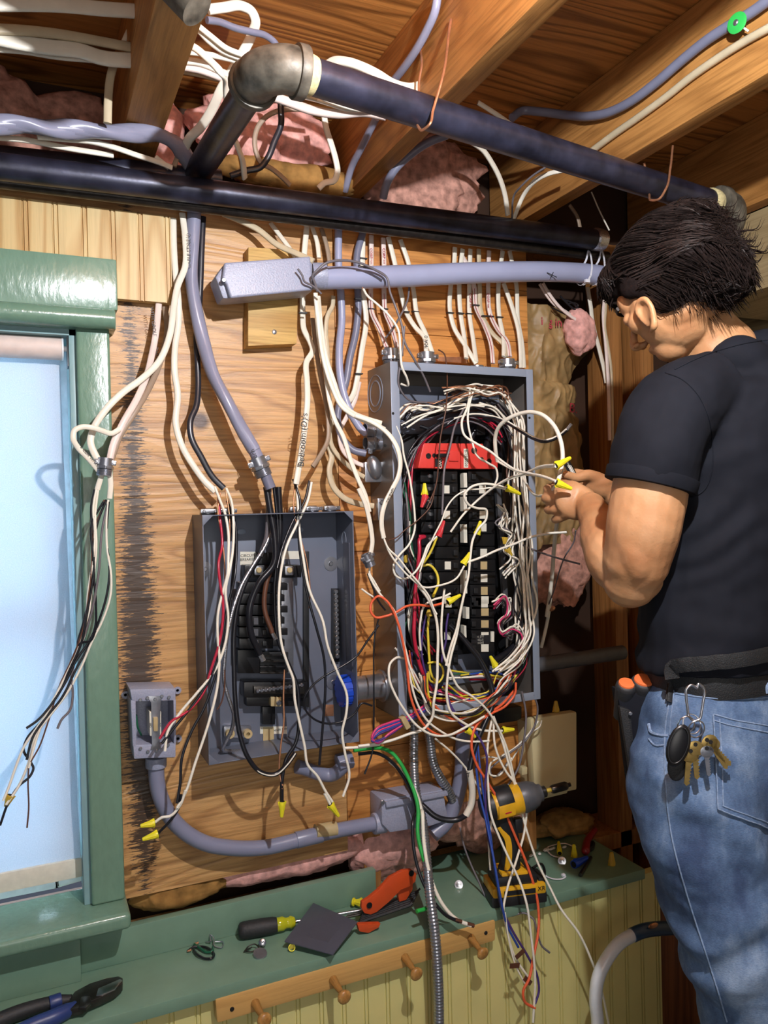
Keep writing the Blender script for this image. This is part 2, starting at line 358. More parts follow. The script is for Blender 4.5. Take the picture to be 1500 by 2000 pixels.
# ================================================================ setting
def slab(c, quad, df, db, mb=None):
    mb = mb or Mb(); q = [W(*px(c, x, y), df) for x, y in quad]; n = len(q)
    return mb.add(q+[V((p.x, -db, p.z)) for p in q], [tuple(range(n)), tuple(range(2*n-1, n-1, -1))]+[(i, n+i, n+(i+1) % n, (i+1) % n) for i in range(n)])
def beadwall(x0, x1, z0, z1, y, step, th, off=0):
    pr = [(x0, y)]; x = x0+off
    while x+.012 < x1:
        for dx, dy in ((0, 0), (.001, .004), (.003, .004), (.0035, .0005), (.0075, .0005), (.008, .004), (.010, .004), (.011, 0)):
            if x0 < x+dx < x1: pr.append((x+dx, y+dy))
        x += step
    pr.append((x1, y)); mb = Mb(); n = len(pr)
    f = [V((a, b, z0)) for a, b in pr]+[V((a, b, z1)) for a, b in pr]+[V((x0, y+th, z0)), V((x1, y+th, z0)), V((x0, y+th, z1)), V((x1, y+th, z1))]
    mb.add(f, [(i, i+1, n+i+1, n+i) for i in range(n-1)]+[tuple(range(n))+(2*n+1, 2*n), tuple(range(2*n-1, n-1, -1))+(2*n+2, 2*n+3),
              (0, n, 2*n+2, 2*n), (n-1, 2*n+1, 2*n+3, 2*n-1), (2*n, 2*n+2, 2*n+3, 2*n+1)])
    return mb
xs = W(655, 700).x
struct('floor', Mb().box((-1.2, -3.2, -.05), (2.6, .3, 0)), plain('concrete', '#6d6a66', .8, 0, .15, 6))
struct('ceiling', Mb().box((-1.2, -3.2, 2.19), (2.6, .3, 2.21)), 'subfloor')
struct('wall_back', Mb().box((.08, 0, .547), (xs, .014, 1.93)).box((-1, 0, 1.70), (.08, .014, 1.93)), 'ply')
mb = Mb(); z = .60
for z1 in (.76, .935, 1.20, 1.43, 1.69, 1.815, 1.93):
    mb.box((xs+.0015, .0, z+.0012 if z > .61 else z), (1.121, .014, z1)); z = z1
struct('wall_centre', mb, 'board', bevel=.001)
struct('wall_outer', Mb().box((.1, .16, -.1), (2.6, .2, 2.19)).box((-1, .16, 1.66), (.1, .2, 2.19)).box((-1, .16, 0), (.1, .2, .5)), plain('dark_sheathing', '#3a2415', .9, 0, .3, 4))
struct('wall_right', Mb().box((1.98, -2.2, 0), (2.0, .2, 2.19)), 'pale')
struct('wall_lower', beadwall(-.9, 1.345, .0, .416, -.165, .047, .02, .02), 'yellow')
struct('trim_1', Mb().box((-.9, -.186, .416), (1.283, .1, .44)), 'green', bevel=.003)          # shelf ledge
b1 = W(734, 1700, .03).x
struct('trim_2', Mb().box((.062, -.03, .44), (b1, -.011, .506)), 'green', bevel=.002)
xa = W(158, 1880, .055).x
struct('trim_3', Mb().box((-.9, -.056, .44), (xa, -.012, .545)), 'green', bevel=.002)
struct('wall_lower_right', Mb().box((1.347, -.15, 0), (1.50, -.13, .50)).box((1.52, -.05, 0), (1.60, .0, .55)), 'brownp', bevel=.002)
# studs of the open bay
for i, (x0, x1, y0) in enumerate(((1.085, 1.123, .016), (1.372, 1.412, .0), (1.462, 1.50, -.02), (1.66, 1.70, 0))):
    struct('trim_%d' % (4+i), Mb().box((x0, y0, .1), (x1, y0+.09, 1.93)), 'stud', bevel=.002)
struct('trim_8', Mb().box((-1, .015, 1.93), (2.5, .12, 1.965)), 'stud')                         # top plate
struct('trim_9', Mb().box((.08, .016, .3), (.12, .11, 1.93)).box((.66, .016, .44), (.70, .11, 1.93)), 'stud')
struct('trim_10', Mb().box((-.9, .0, .40), (2.0, .13, .439)), 'stud')
# joists
for i, (x0, x1) in enumerate(((-.29, -.25), (.172, .24), (.655, .695), (1.115, 1.155), (1.575, 1.615), (2.03, 2.07))):
    struct('trim_%d' % (11+i), Mb().box((x0, -3.0, 1.99), (x1, .15, 2.189)), 'joist', bevel=.003)
struct('trim_17', Mb().box((1.62, -1.2, 1.80), (1.97, -.02, 1.99)), 'pale')
# beadboard above the window
z1 = 1.877
struct('wall_bead', beadwall(-.9, .2655, 1.708, z1, -.030, .0505, .018, .9-.05), 'pine')
struct('trim_18', Mb().box((-.9, -.012, 1.72), (.24, 0, z1-.02)), 'stud')
# window
zt = 1.773; zf = W(228, 607, .06).z; xr = W(229, 560, .06).x
o = struct('trim_19', Mb().box((-.9, -.062, zf), (xr, -.001, zt)), 'greenb', bevel=.004)
m_ = Mb(); m_.tube([(-.9, -.058, zf-.017), (xr-.006, -.058, zf-.017)], .0185, 14, 1); m_.box((-.9, -.058, zf-.034), (xr-.004, -.001, zf))
struct('trim_20', m_, 'greenb', bevel=.002)
x0, x1 = .086, .1455; zb = .566
struct('trim_21', Mb().box((x0, -.042, zb), (x1, 0, zf-.03)), 'greenb', bevel=.006, seg=3)
m_ = Mb(); m_.box((-.9, -.10, zb-.03), (W(255, 1780, .09).x, .05, zb)); struct('trim_22', m_, 'greenb', bevel=.011, seg=4)
struct('trim_23', Mb().box((x0-.012, -.03, zb), (x0+.001, .13, zf-.03)), 'jamb', bevel=.001)
struct('trim_24', Mb().box((-.9, -.03, zf-.045), (x0, .13, zf-.033)), 'jamb')
wn = Mb().box((.03, .075, zb), (.075, .105, zf-.04)).box((-.9, .075, zb), (.03, .105, zb+.06)).box((-.9, .075, 1.08), (.03, .105, 1.12)).box((-.9, .075, zf-.08), (.03, .105, zf-.04))
wo = struct('window_1', wn, plain('white_sash', '#dfe3e6', .35), bevel=.003)
struct('pane', Mb().box((-.9, .088, zb+.05), (.04, .091, zf-.07)), 'glass', wo)
struct('sash_lock_rail', Mb().box((-.9, .06, zb+.052), (.0, .09, zb+.064)), plain('white_rail', '#e6e8ea', .3), wo, bevel=.002)
# roller blind
bl = thing('roller_blind', 'white roller blind pulled down over the green-framed window', 'blind', (-.2, -.005, zb))
pr = K(122, 680, .1)
rc = W(60, 678, .0); xb = W(128, 690, .0).x-.006
obj('roller', Mb().tube([(-.9, .0, rc.z), (xb, .0, rc.z)], .0215, 20, 1), 'nmp', bl)
obj('roller_pin', Mb().tube([(xb, .0, rc.z), (xb+.010, .0, rc.z)], .005, 10, 1).tube([(xb-.001, .0, rc.z), (xb+.002, .0, rc.z)], .0225, 20, 1), plain('white_nylon', '#f0f0f2', .3), bl)
obj('bracket', Mb().box((xb+.008, -.016, rc.z-.035), (x0-.012, .02, rc.z+.03)), 'steel', bl, bevel=.001)
# cloth with a slightly wavy lower part
m_ = Mb(); nx, nz = 40, 60; xe = xb-.004; zlo = .615
for th in (0, .0012):
    for j in range(nz+1):
        for i in range(nx+1):
            x = -.9+(xe+.9)*i/nx+ .012*(1-j/nz)*(i/nx); z = zlo+(rc.z-zlo)*j/nz
            y = .018-.008*math.exp(-((z-.66)/.05)**2)+.004*math.sin(x*9+z*2)*(1-j/nz) + (.0 if i < nx-3 else -.004*(i-nx+3)*max(0, (.8-z)))
            m_.v.append(V((x, y+th, z-.01*(1-j/nz)*(i/nx))))
a = (nx+1)*(nz+1)
for L_ in (0, a):
    for j in range(nz):
        for i in range(nx): q = L_+j*(nx+1)+i; m_.f.append((q, q+1, q+nx+2, q+nx+1))
obj('blind_cloth', m_, 'blind', bl, smooth=60)
obj('hem_bar', Mb().box((-.9, .008, .604), (xe+.014, .024, .640)), 'sticker', bl, bevel=.002)
# wood block under the junction box
wb = obj('wood_block', slab('D', [(500, 330), (822, 350), (806, 940), (498, 955)], .038, .0), 'block', bevel=.002, label='short pale wood block screwed to the plywood behind the long grey box', cat='wood block')
obj('screw', Mb().lathe([(.005, 0), (.005, .001), (.003, .002)], W(*px('D', 664, 866), .038), (0, -1, 0), 12), 'steel', wb)

# insulation lumps
def lump(name, mat, c, h, label, seed, amp=.35, grp=None, cat='insulation', fr=9):
    m = Mb().ell(c, ((1, 0, 0), (0, 1, 0), (0, 0, 1)), h, 56, 36); cc = V(c)
    for i, v in enumerate(m.v):
        d = v-cc; n_ = noise.fractal(v*fr+V((seed, 0, 0)), .9, 2.1, 5); n2 = noise.fractal(v*fr*3.5+V((0, seed, 0)), .8, 2.2, 3)-.6*abs(noise.noise(v*fr*2.2+V((seed, 1, 0))))
        r = abs(noise.noise(v*fr*1.3+V((0, 0, seed*3))))
        m.v[i] = cc+d*(1+amp*n_-.25*amp*2*r+amp*.25*n2)
    return obj(name, m, mat, smooth=75, label=label, cat=cat, group=grp)
lump('insulation_batt', 'insp', W(500, 262, -.03), (.16, .05, .09), 'pink fibreglass bulging between the joists left of centre, behind the diagonal elbow pipe', 1)
lump('insulation_batt', 'insp', (.275, .06, 2.05), (.035, .05, .12), 'narrow pink fibreglass clump hard against the leftmost joist', 2)
lump('insulation_batt', 'insb', W(560, 345, -.0), (.15, .04, .03), 'brown dusty fibreglass strip under the pink batt, just above the long black pipe', 3)
lump('insulation_batt', 'insd', W(830, 350, -.04), (.17, .05, .11), 'dusty pink fibreglass clump between the second and third joists', 4)
lump('insulation_batt', 'insd', (-.03, .10, 2.08), (.2, .04, .1), 'dark fibreglass in the shadowed joist bay top left', 5)
lump('insulation_batt', 'insp', W(1130, 650, -.0), (.05, .035, .055), 'pink fibreglass tuft poking out above the kraft paper beside the bent cables', 6)
lump('insulation_batt', 'insd', W(1090, 1080, -.06), (.09, .04, .16), 'dim pink fibreglass in the dark bay below the torn kraft paper', 7)
lump('insulation_batt', 'insp', (.50, .035, .535), (.16, .03, .035), 'pink fibreglass showing in the gap above the green backboard', 8, .3)
lump('insulation_batt', 'insb', (.27, .03, .53), (.10, .03, .028), 'brown fibreglass at the left end of the gap above the green backboard', 9, .4)
lump('insulation_batt', 'insp', (.76, .05, .53), (.13, .05, .095), 'pale pink fibreglass heap right of the green backboard end, behind the flexible conduit', 10, .3)
lump('insulation_batt', 'insd', (.98, .06, .57), (.14, .06, .12), 'reddish fibreglass behind the cordless driver on the shelf', 11, .3)
lump('insulation_batt', 'insb', (1.24, .07, .462), (.12, .045, .03), 'crumbled brown fibreglass on the back of the shelf behind the yellow connectors', 12, .4)
for i in range(16):
    p = V((1.02+random.random()*.2, -.02+random.random()*.03, .442))
    obj('plaster_chip', Mb().ell(p+V((0, 0, .003)), ((1, .3, 0), (-.3, 1, 0), (0, 0, 1)), (.004+random.random()*.008, .004, .003), 6, 4), 'dust', smooth=0,
        label='white plaster chip lying along the back of the green shelf behind the driver', cat='debris', group='plaster chips on the shelf')
# kraft paper facing of the open bay
m_ = Mb(); nx, nz = 60, 150; kx0, kx1 = 1.121, 1.365; kz1, kz0 = 1.79, 1.19
for th in (0, .0015):
    for j in range(nz+1):
        z = kz0+(kz1-kz0)*j/nz; t = j/nz
        xe_ = kx1-.09*max(0, 1-abs(z-1.60)/.12) - .06*max(0, (z-1.72)/.07) + .012*noise.noise(V((z*18, 2, 0)))
        if z < 1.6: xe_ = 1.30+.05*(1.6-z)/.4+.02*noise.noise(V((z*25, 5, 0)))
        for i in range(nx+1):
            x = kx0+(xe_-kx0)*i/nx; zz = z+(.05*noise.noise(V((x*20, 0, 3)))+.06*(i/nx) if j == 0 else 0)
            y = -.006+.05*(i/nx)**2+.012*noise.fractal(V((x*11, 0, z*5)), .8, 2.1, 3)+.030*min(.35, abs(noise.noise(V((x*9+z*4, 4, z*5-x*7)))))+.020*min(.3, abs(noise.noise(V((x*26-z*9, 9, z*17+x*5)))))+.003*abs(noise.noise(V((x*70+z*30, 2, z*60))))
            m_.v.append(V((x, y+th, zz)))
a = (nx+1)*(nz+1)
for L_ in (0, a):
    for j in range(nz):
        for i in range(nx): q = L_+j*(nx+1)+i; m_.f.append((q, q+1, q+nx+2, q+nx+1))
kp = obj('kraft_paper', m_, 'kraft', smooth=50, label='crumpled brown kraft paper facing of the insulation right of the tall grey panel', cat='insulation paper')
kb_ = BVHTree.FromPolygons([v.co+WL[kp] for v in kp.data.vertices], [p.vertices[:] for p in kp.data.polygons])
def kh(x, y): q_ = kb_.ray_cast(CAM, ray(x, y).normalized())[0]; return q_+V((0, -.005, 0)) if q_ is not None else W(x, y, .02)
text('printing', 'ing in', kh(1075, 630), (1, 0, 0), .03, 'redink', kp)
text('printing', 'B.', kh(1120, 798), (1, 0, -.1), .034, 'redink', kp)
# tan electronics enclosure low on the right
tb = thing('utility_box', 'tan plastic enclosure with rounded lid below and right of the tall panel', 'enclosure', W(1080, 1560, 0))
obj('case', slab('X', [(1032, 1412), (1108, 1399), (1110, 1550), (1040, 1567)], .05, .0), 'tan', tb, bevel=.006)
obj('lid', slab('X', [(1036, 1404), (1127, 1390), (1127, 1543), (1045, 1558)], .075, .05), 'tan', tb, bevel=.005)
obj('side_clip', slab('X', [(1020, 1500), (1030, 1498), (1030, 1512), (1020, 1514)], .062, .045), 'tan', tb, bevel=.001)

# ================================================================ pipes
def ring(mb, p, ax, r, t, h, n=22): return mb.lathe([(r, -h), (r+t, -h), (r+t, h), (r, h)], p, ax, n)
pa0 = V((.375, -.505, 1.938)); pa1 = V((1.335, -.385, 1.917)); R_ = .026
e0 = V((.325, -.500, 1.938)); t = thing('drain_pipe', 'thick black steel pipe slung under the joists above the person', 'pipe', pa0)
obj('pipe', Mb().tube([pa0, pa1], R_, 28, 1), 'blackpipe', t)
obj('thread_tape', Mb().lathe([(R_+.001, 0), (R_+.003, .002), (R_+.0035, .010), (R_+.002, .020), (R_+.001, .024)], pa0+V((.0, 0, 0)), pa1-pa0, 26), 'thread', t)
pe = pa1-(pa1-pa0).normalized()*.03
obj('thread_tape', Mb().lathe([(R_+.001, 0), (R_+.0035, .004), (R_+.003, .018), (R_+.001, .026)], pe, pa1-pa0, 26), 'thread', t)
el = thing('pipe_elbow', 'weathered cast elbow joining the diagonal pipe and the long ceiling pipe', 'pipe fitting', e0)
d2 = (W(392, 328, .10)-e0).normalized()
bend = [pa0+V((.004, 0, 0)), pa0-V((.02, .0, 0)), e0+V((.012, .006, 0)), e0+V((0, .022, .0)), e0+d2*.055]
obj('body', Mb().tube(bend, .033, 26, 8), 'elbow', el, smooth=60)
obj('collar', Mb().tube([pa0-V((.006, 0, 0)), pa0+V((.010, .0005, 0))], .038, 26, 1), 'elbow', el, bevel=.002)
obj('collar', Mb().tube([e0+d2*.048, e0+d2*.062], .038, 26, 1), 'elbow', el, bevel=.002)
obj('drain_pipe', Mb().tube([e0+d2*.05, W(390, 332, .075)+d2*.03], .025, 26, 1), 'blackpipe', label='short dark pipe running from the elbow back to the wall', cat='pipe')
el2 = thing('pipe_elbow', 'grey cast elbow at the right end of the ceiling pipe behind the head', 'pipe fitting', pa1)
e1 = pa1+V((.012, 0, 0)); e2 = W(1425, 455, .42)
obj('body', Mb().tube([e1, e1+V((.024, .0, -.006)), e1+V((.034, .012, -.03)), e1+V((.02, .03, -.055))], .034, 26, 8), 'elbow', el2, smooth=60)
obj('collar', Mb().tube([e1-V((.012, 0, 0)), e1+V((.006, 0, 0))], .039, 26, 1), 'elbow', el2, bevel=.002)
yb = .115
b0 = W(-60, 318, .10); b1_ = W(1178, 470, .10)
t = thing('gas_pipe', 'long black steel pipe crossing the top of the wall in front of the cables', 'pipe', b0)
obj('pipe', Mb().tube([b0, b1_], .0235, 28, 1), 'blackpipe', t)
obj('tape_wrap', Mb().lathe([(.024, 0), (.027, .004), (.026, .02), (.024, .03)], b1_-V((.03, 0, 0)), (1, 0, 0), 20), 'alu', t)
obj('gas_pipe', Mb().tube([W(-60, 347, .07), W(1186, 502, .07)], .0125, 20, 1), 'darkpipe', label='thinner dark iron pipe running just below the long black pipe', cat='pipe')
obj('gas_pipe', Mb().tube([W(-60, 300, .04), W(430, 352, .04)], .020, 20, 1), 'blackpipe', label='black pipe behind the long black pipe at the top left', cat='pipe')
t = obj('drain_pipe', Mb().tube([K(330, -40, 1.02), K(385, 18, 1.02)], .024, 22, 1), 'elbow', label='blurred round pipe end at the top left edge above the wooden joist', cat='pipe')
# copper hooks
def hook(c, pts, lab, d=None):
    return obj('pipe_hook', Mb().tube(pts, .0022, 8, 8), 'copper', label=lab, cat='hook')
A = lambda s: pa0+(pa1-pa0)*s
def hookpts(s, xl, ztop):
    c = A(s); r = R_+.003
    return [V((xl, c.y-.045, ztop)), c+V((0, -r*1.1, r+.01)), c+V((0, -r*1.05, 0)), c+V((-.004, -r*.55, -r*.9)), c+V((-.006, r*.5, -r)), c+V((-.004, r, -r*.3))]
hook('', [Xp(881, 38, .652), Xp(879, 50, .648)]+[K(*p, 1.235) for p in ((862, 160), (846, 215))]+[K(838, 244, 1.225), K(825, 254, 1.235), K(815, 245, 1.25)], 'long copper wire hook holding the ceiling pipe, nailed to the middle joist')
hook('', [Xp(821, 98, .653), Xp(824, 125, .645), Xp(818, 165, .64), Xp(819, 195, .64)], 'short copper wire hanging from the middle joist left of the long hook')
hook('', [K(1314, 285, 1.52), K(1309, 330, 1.50), K(1300, 370, 1.48), K(1288, 388, 1.48), K(1272, 391, 1.50), K(1268, 380, 1.53)], 'copper wire hook round the ceiling pipe above the head')
hook('', [K(1258, 318, 1.62), K(1262, 338, 1.63)], 'bit of copper wire behind the ceiling pipe left of the hook above the head')
# green washer clip
# ================================================================ fixtures on the wall
def ribbed(mb, pts, r, n=16, pitch=.0062, amp=.14, close=.004):
    P_ = spline(pts, 24); L = [0]
    for a, b in zip(P_, P_[1:]): L.append(L[-1]+(b-a).length)
    out = []; rad = []; k = int(L[-1]/(pitch/4)); j = 0
    for i in range(k+1):
        s = L[-1]*i/k
        while j < len(L)-2 and L[j+1] < s: j += 1
        f = (s-L[j])/max(1e-9, L[j+1]-L[j]); out.append(P_[j].lerp(P_[j+1], f)); rad.append(r*(1, 1+amp, 1+amp*1.1, 1+.1*amp)[i % 4])
    return mb.tube(out, rad, n, 1)
def screw(p, r, parent, ax=(0, -1, 0), mat='steel', name='screw'):
    ax = V(ax); m = Mb().lathe([(r, 0), (r*1.0, r*.25), (r*.75, r*.5)], p, ax, 14)
    o = obj(name, m, mat, parent, smooth=30); return o
def bar(c, a, b, w, d, th, mb=None):        # flat strip between two crop points
    mb = mb or Mb(); p, q = W(*px(c, *a), d), W(*px(c, *b), d); t = (q-p); y = V((0, 1, 0)); s = t.cross(y)
    return mb.obox((p+q)/2, (t, s, y), (t.length/2, w/2, th/2))
# ---- long grey box and conduit
jb = thing('junction_box', 'long slanted light grey plastic junction box in front of the pale wood block', 'junction box', W(520, 610, .04))
q = [(455, 415), (900, 388), (895, 605), (392, 655), (335, 530)]
obj('body', slab('D', [(292, 520), (345, 440), (905, 400), (905, 610), (395, 655), (340, 655)], .100, .045), 'boxgrey', jb, bevel=.005)
obj('lid', slab('D', [(350, 428), (892, 388), (908, 600), (388, 652), (362, 560), (335, 540)], .113, .100), 'boxgrey', jb, bevel=.006, seg=4)
screw(W(*px('D', 345, 540), .115), .0045, jb)
hb = Mb(); c0 = W(*px('D', 900, 515), .08); c1 = W(*px('D', 990, 515), .085)
obj('hub', hb.tube([c0, c1], .027, 26, 1), 'boxgrey', jb, bevel=.002)
obj('pvc_conduit', Mb().tube([W(x, y, .085) for x, y in ((628, 543), (700, 542), (800, 539), (900, 534), (1000, 531), (1080, 531), (1140, 534), (1210, 543), (1300, 553))], .0232, 26, 6), 'pvc',
    label='thick light grey plastic conduit running right from the long junction box to the face', cat='conduit')
for x, lab in ((1137, 'left'), (1162, 'right')):
    c = W(x, 536, .085); ax = V((1, 0, .05))
    t = thing('zip_tie', 'white nylon tie round the grey conduit, %s one of the two' % lab, 'cable tie', c)
    pts = [c+V((.004, -.026, -.010)), c+V((.001, -.02, -.020)), c+V((-.002, 0, -.026)), c+V((0, .02, -.015)), c+V((.006, .022, .012)), c+V((.012, .0, .034)), W(x+12, 490, .085), c+V((.010, -.024, .012)), c+V((.004, -.0265, -.010))]
    obj('strap', Mb().tube(pts, 0, 6, 5, flat=(.0025, .0008), normal=(0, -1, 0)), 'tie', t)
    obj('tie_head', Mb().obox(c+V((-.001, -.019, -.021)), ((1, 0, 0), (0, 1, 0), (0, 0, 1)), (.006, .004, .004)), 'tie', t, bevel=.001)
mk = Mb(); c = W(1078, 537, .1095); mk.obox(c, ((1, 0, -.3), (0, 1, 0), (0, 0, 1)), (.014, .0006, .0007)); mk.obox(c, ((.5, 0, .8), (0, 1, 0), (-1, 0, 0)), (.008, .0006, .0007))
obj('pen_mark', mk, 'ink', label='small pen cross drawn on the thick grey conduit', cat='mark')
# ---- tall main panel
X0, X1, ZT = .691, 1.046, 1.600; ZB = W(775, 1406, .12).z; D_ = .12
mp_ = thing('breaker_panel', 'tall open light grey breaker panel packed with breakers and tangled wires', 'electrical panel', ((X0+X1)/2, 0, ZB))
e = Mb(); e.box((X0, -.003, ZB), (X1, -.001, ZT)); e.box((X0, -D_, ZB), (X0+.002, -.001, ZT)); e.box((X1-.002, -D_, ZB), (X1, -.001, ZT)); e.box((X0, -D_, ZT-.002), (X1, -.001, ZT)); e.box((X0, -D_, ZB), (X1, -.001, ZB+.002))
obj('enclosure', e, 'paneld', mp_, bevel=.0006)
fl = Mb(); fl.box((X0-.0005, -D_-.002, ZB-.0005), (X0+.019, -D_, ZT+.0005)).box((X1-.017, -D_-.002, ZB-.0005), (X1+.0005, -D_, ZT+.0005)).box((X0+.019, -D_-.0018, ZT-.017), (X1-.017, -D_, ZT+.0005)).box((X0+.019, -D_-.0018, ZB-.0005), (X1-.017, -D_, ZB+.017))
obj('front_flange', fl, 'panel', mp_, bevel=.0008)
obj('back_plate', Mb().box((X0+.02, -.012, ZB+.03), (X1-.02, -.004, ZT-.03)), 'panelin', mp_)
c = Xp(733, 769, X0)
for r in (.040, .028, .0265):
    m = Mb(); pts = [c+V((-.0004, math.cos(a)*r, math.sin(a)*r)) for a in [i*2*math.pi/40 for i in range(41)]]
    obj('knockout_ring', m.tube(pts, .0009, 6, 1, cap=False), 'panel', mp_)
for x, y in ((752, 870), (700+225/3.333, 760+158/3.333), (700+1113/3.333, 760+187/3.333)):
    screw(W(x, y, D_+.002), .0028, mp_, mat='dark', name='screw_hole')
bp_ = Mb().box((X0+.05, -.030, ZB+.10), (X1-.05, -.012, 1.46)); obj('interior_base', bp_, 'black', mp_, bevel=.003)
obj('side_gutter', Mb().box((X0+.02, -.016, ZB+.05), (X0+.05, -.011, 1.42)).box((X1-.05, -.016, ZB+.05), (X1-.02, -.011, 1.42)), 'black', mp_)
# red cover
obj('red_cover', slab('I', [(425, 350), (665, 352), (665, 520), (388, 515), (400, 455)], .088, .05), 'redp', mp_, bevel=.003)
rc2 = obj('red_cover', slab('I', [(669, 352), (812, 355), (820, 385), (872, 405), (910, 432), (908, 520), (669, 520)], .088, .05), 'redp', mp_, bevel=.003)
obj('raised_rib', slab('I', [(520, 352), (580, 352), (580, 400), (520, 400)], .093, .087), 'redp', mp_, bevel=.002)
obj('raised_rib', slab('I', [(590, 400), (655, 402), (655, 470), (590, 468)], .092, .087), 'redp', mp_, bevel=.002)
for x, y, r in ((455, 435, .006), (492, 432, .0045), (752, 400, .007), (802, 455, .004), (850, 470, .006)):
    obj('terminal_hole', Mb().lathe([(r, 0), (r, .002), (r*.6, .002), (r*.6, .0005)], W(*px('I', x, y), .088), (0, -1, 0), 16), 'dark', mp_)
s_ = obj('warning_label', slab('I', [(686, 388), (715, 388), (715, 512), (686, 512)], .0885, .0875), 'sticker', mp_)
text('printing', '0-15-2020', W(*px('I', 700, 450), .0888), (0, 0, -1), .009, 'ink', s_)
obj('emblem', slab('I', [(500, 452), (545, 452), (545, 506), (500, 506)], .0885, .0875), 'ink', mp_)
text('emblem_lettering', 'VWD', W(*px('I', 531, 480), .089), (0, 0, -1), .011, 'sticker', mp_)
obj('handle', slab('I', [(528, 418), (600, 418), (585, 443), (528, 443)], .105, .088), 'black', mp_, bevel=.002)
# breakers, two columns
rnd = random.Random(3); proto = None
def breaker(c, x0, x1, y0, y1, d, toggle, stick, par, nm='circuit_breaker', scr=None):
    b = obj(nm, slab(c, [(x0, y0+2), (x1, y0+2), (x1, y1-2), (x0, y1-2)], d, .03), 'black', par, bevel=.0012)
    ym = (y0+y1)/2; h = (y1-y0)
    if toggle: obj('toggle', slab(c, [(toggle-12, ym-h*.22), (toggle+14, ym-h*.22), (toggle+14, ym+h*.22), (toggle-12, ym+h*.22)], d+.006, d-.001), 'dwb', b, bevel=.001)
    if stick: obj('rating_label', slab(c, [(stick[0], ym-h*.32), (stick[1], ym-h*.32), (stick[1], ym+h*.32), (stick[0], ym+h*.32)], d+.0005, d-.001), stick[2], b)
    if scr: screw(W(*px(c, scr, ym), d-.004), .0045, b)
    return b
for i in range(11):
    y0 = 530+i*82.5; x = i*1.5
    if y0 < 1400:
        tb_ = obj('breaker_terminal', slab('I', [(405+x, y0+6), (492+x, y0+6), (492+x, y0+74), (405+x, y0+74)], .056, .02), 'black', mp_, bevel=.001); breaker('I', 490+x, 645+x, y0, y0+81, .074, 625+x, (552+x, 592+x, 'sticker') if i in (1, 3, 7, 10) else None, mp_)
        screw(W(*px('I', 462+x, y0+36), .0565), .0052, tb_, mat='chrome')
    breaker('I', 715+x, 880+x, y0, y0+81, .074, 752+x, (785+x, 828+x, rnd.choice(['sticker', 'stickt', 'sticker'])) if i not in (0, 2, 5) else None, mp_)
for i in range(6):
    y0 = 35+i*78
    breaker('J', 460, 650, y0, y0+76, .074, 635, (560, 600, 'sticker') if i in (0, 3) else None, mp_)
    if i < 5: breaker('J', 735, 885, y0, y0+76, .074, 752, (800, 848, ['sticker', 'stickt', 'stickt', 'sticker', 'sticker'][i]), mp_)
obj('main_breaker_label', slab('J', [(735, 305), (855, 300), (855, 352), (735, 356)], .0752, .074), 'ink', mp_)
t_ = text('label_lettering', '-:: .|:::::\n::|:::.:::\n::::.|:::|', W(*px('J', 795, 330), .0756), (1, 0, .0), .007, 'sticker', mp_)
for a, b in ((545, 640), (652, 690), (700, 795), (880, 1000), (1180, 1330)):
    obj('circuit_number_strip', slab('I', [(684, a), (706, a), (706+3, b), (687, b)], .076, .06), 'sticker', mp_)
obj('circuit_number_strip', slab('J', [(700, 120), (722, 120), (722, 195), (702, 195)], .076, .06), 'sticker', mp_)
obj('circuit_number_strip', slab('J', [(688, 240), (702, 240), (704, 318), (690, 318)], .076, .06), 'sticker', mp_)
obj('neutral_bar', bar('I', (905, 640), (960, 1480), .012, .05, .01), 'steel', mp_)
obj('white_tab', slab('J', [(865, 278), (884, 278), (884, 345), (865, 345)], .078, .074), 'sticker', mp_)
obj('lower_insulator', slab('J', [(890, 785), (1065, 765), (1065, 845), (1030, 862), (905, 880)], .05, .005), 'black', label='black plastic piece hanging under the bottom right of the tall panel', cat='insulator', bevel=.003)
# main lugs behind the red cover
for i, x in enumerate((770, 850, 915)):
    obj('main_lug', slab('I', [(x, 215+i*18), (x+58, 215+i*18), (x+58, 300+i*20), (x, 300+i*20)], .07, .03), 'black', mp_, bevel=.003)
# ---- connectors
def connector(p, ax, r, h, label, kind='clamp', mat='steel'):
    p = V(p); ax = V(ax).normalized(); t = thing('cable_connector', label, 'cable connector', p); sd = ax.cross(V((0, 1, 0))) if abs(ax.y) < .8 else V((1, 0, 0)); sd.normalize(); fr = sd.cross(ax); 
    pr = []
    for i in range(8): pr += [(r*.93, i*h/16), (r, (i+.5)*h/16)]
    obj('thread', Mb().lathe(pr+[(r*.7, h/2), (r*.7, 0)], p, ax, 22), mat, t, smooth=60)
    obj('collar', Mb().lathe([(r*.8, h*.5), (r*1.12, h*.5), (r*1.12, h*.72), (r*.8, h*.72)], p, ax, 8), mat, t, bevel=.0006)
    obj('clamp_bar', Mb().obox(p+ax*h*.95-fr*r*.3, (sd, ax, fr), (r*1.35, h*.16, r*.22)), mat, t, bevel=.001)
    obj('clamp_saddle', Mb().lathe([(r*.95, h*.7), (r*.95, h*1.25), (r*.8, h*1.25), (r*.8, h*.7)], p, ax, 18), mat, t)
    for s in (-1, 1): screw(p+ax*h*.95+sd*r*1.1*s-fr*r*.45, r*.24, t, -fr, 'chrome')
    return t
xz = lambda x, y, d: W(x, y, d)
connector(V((xz(766, 700, .06).x, -.055, ZT)), (0, 0, 1), .019, .032, 'zinc cable connector on the top left corner of the tall panel')
connector(V((xz(835, 700, .06).x, -.055, ZT)), (0, 0, 1), .019, .030, 'zinc cable connector in the middle left of the top of the tall panel')
connector(V((xz(990, 705, .06).x, -.06, ZT)), (0, 0, 1), .0195, .026, 'wide zinc clamp connector at the right end of the top of the tall panel')
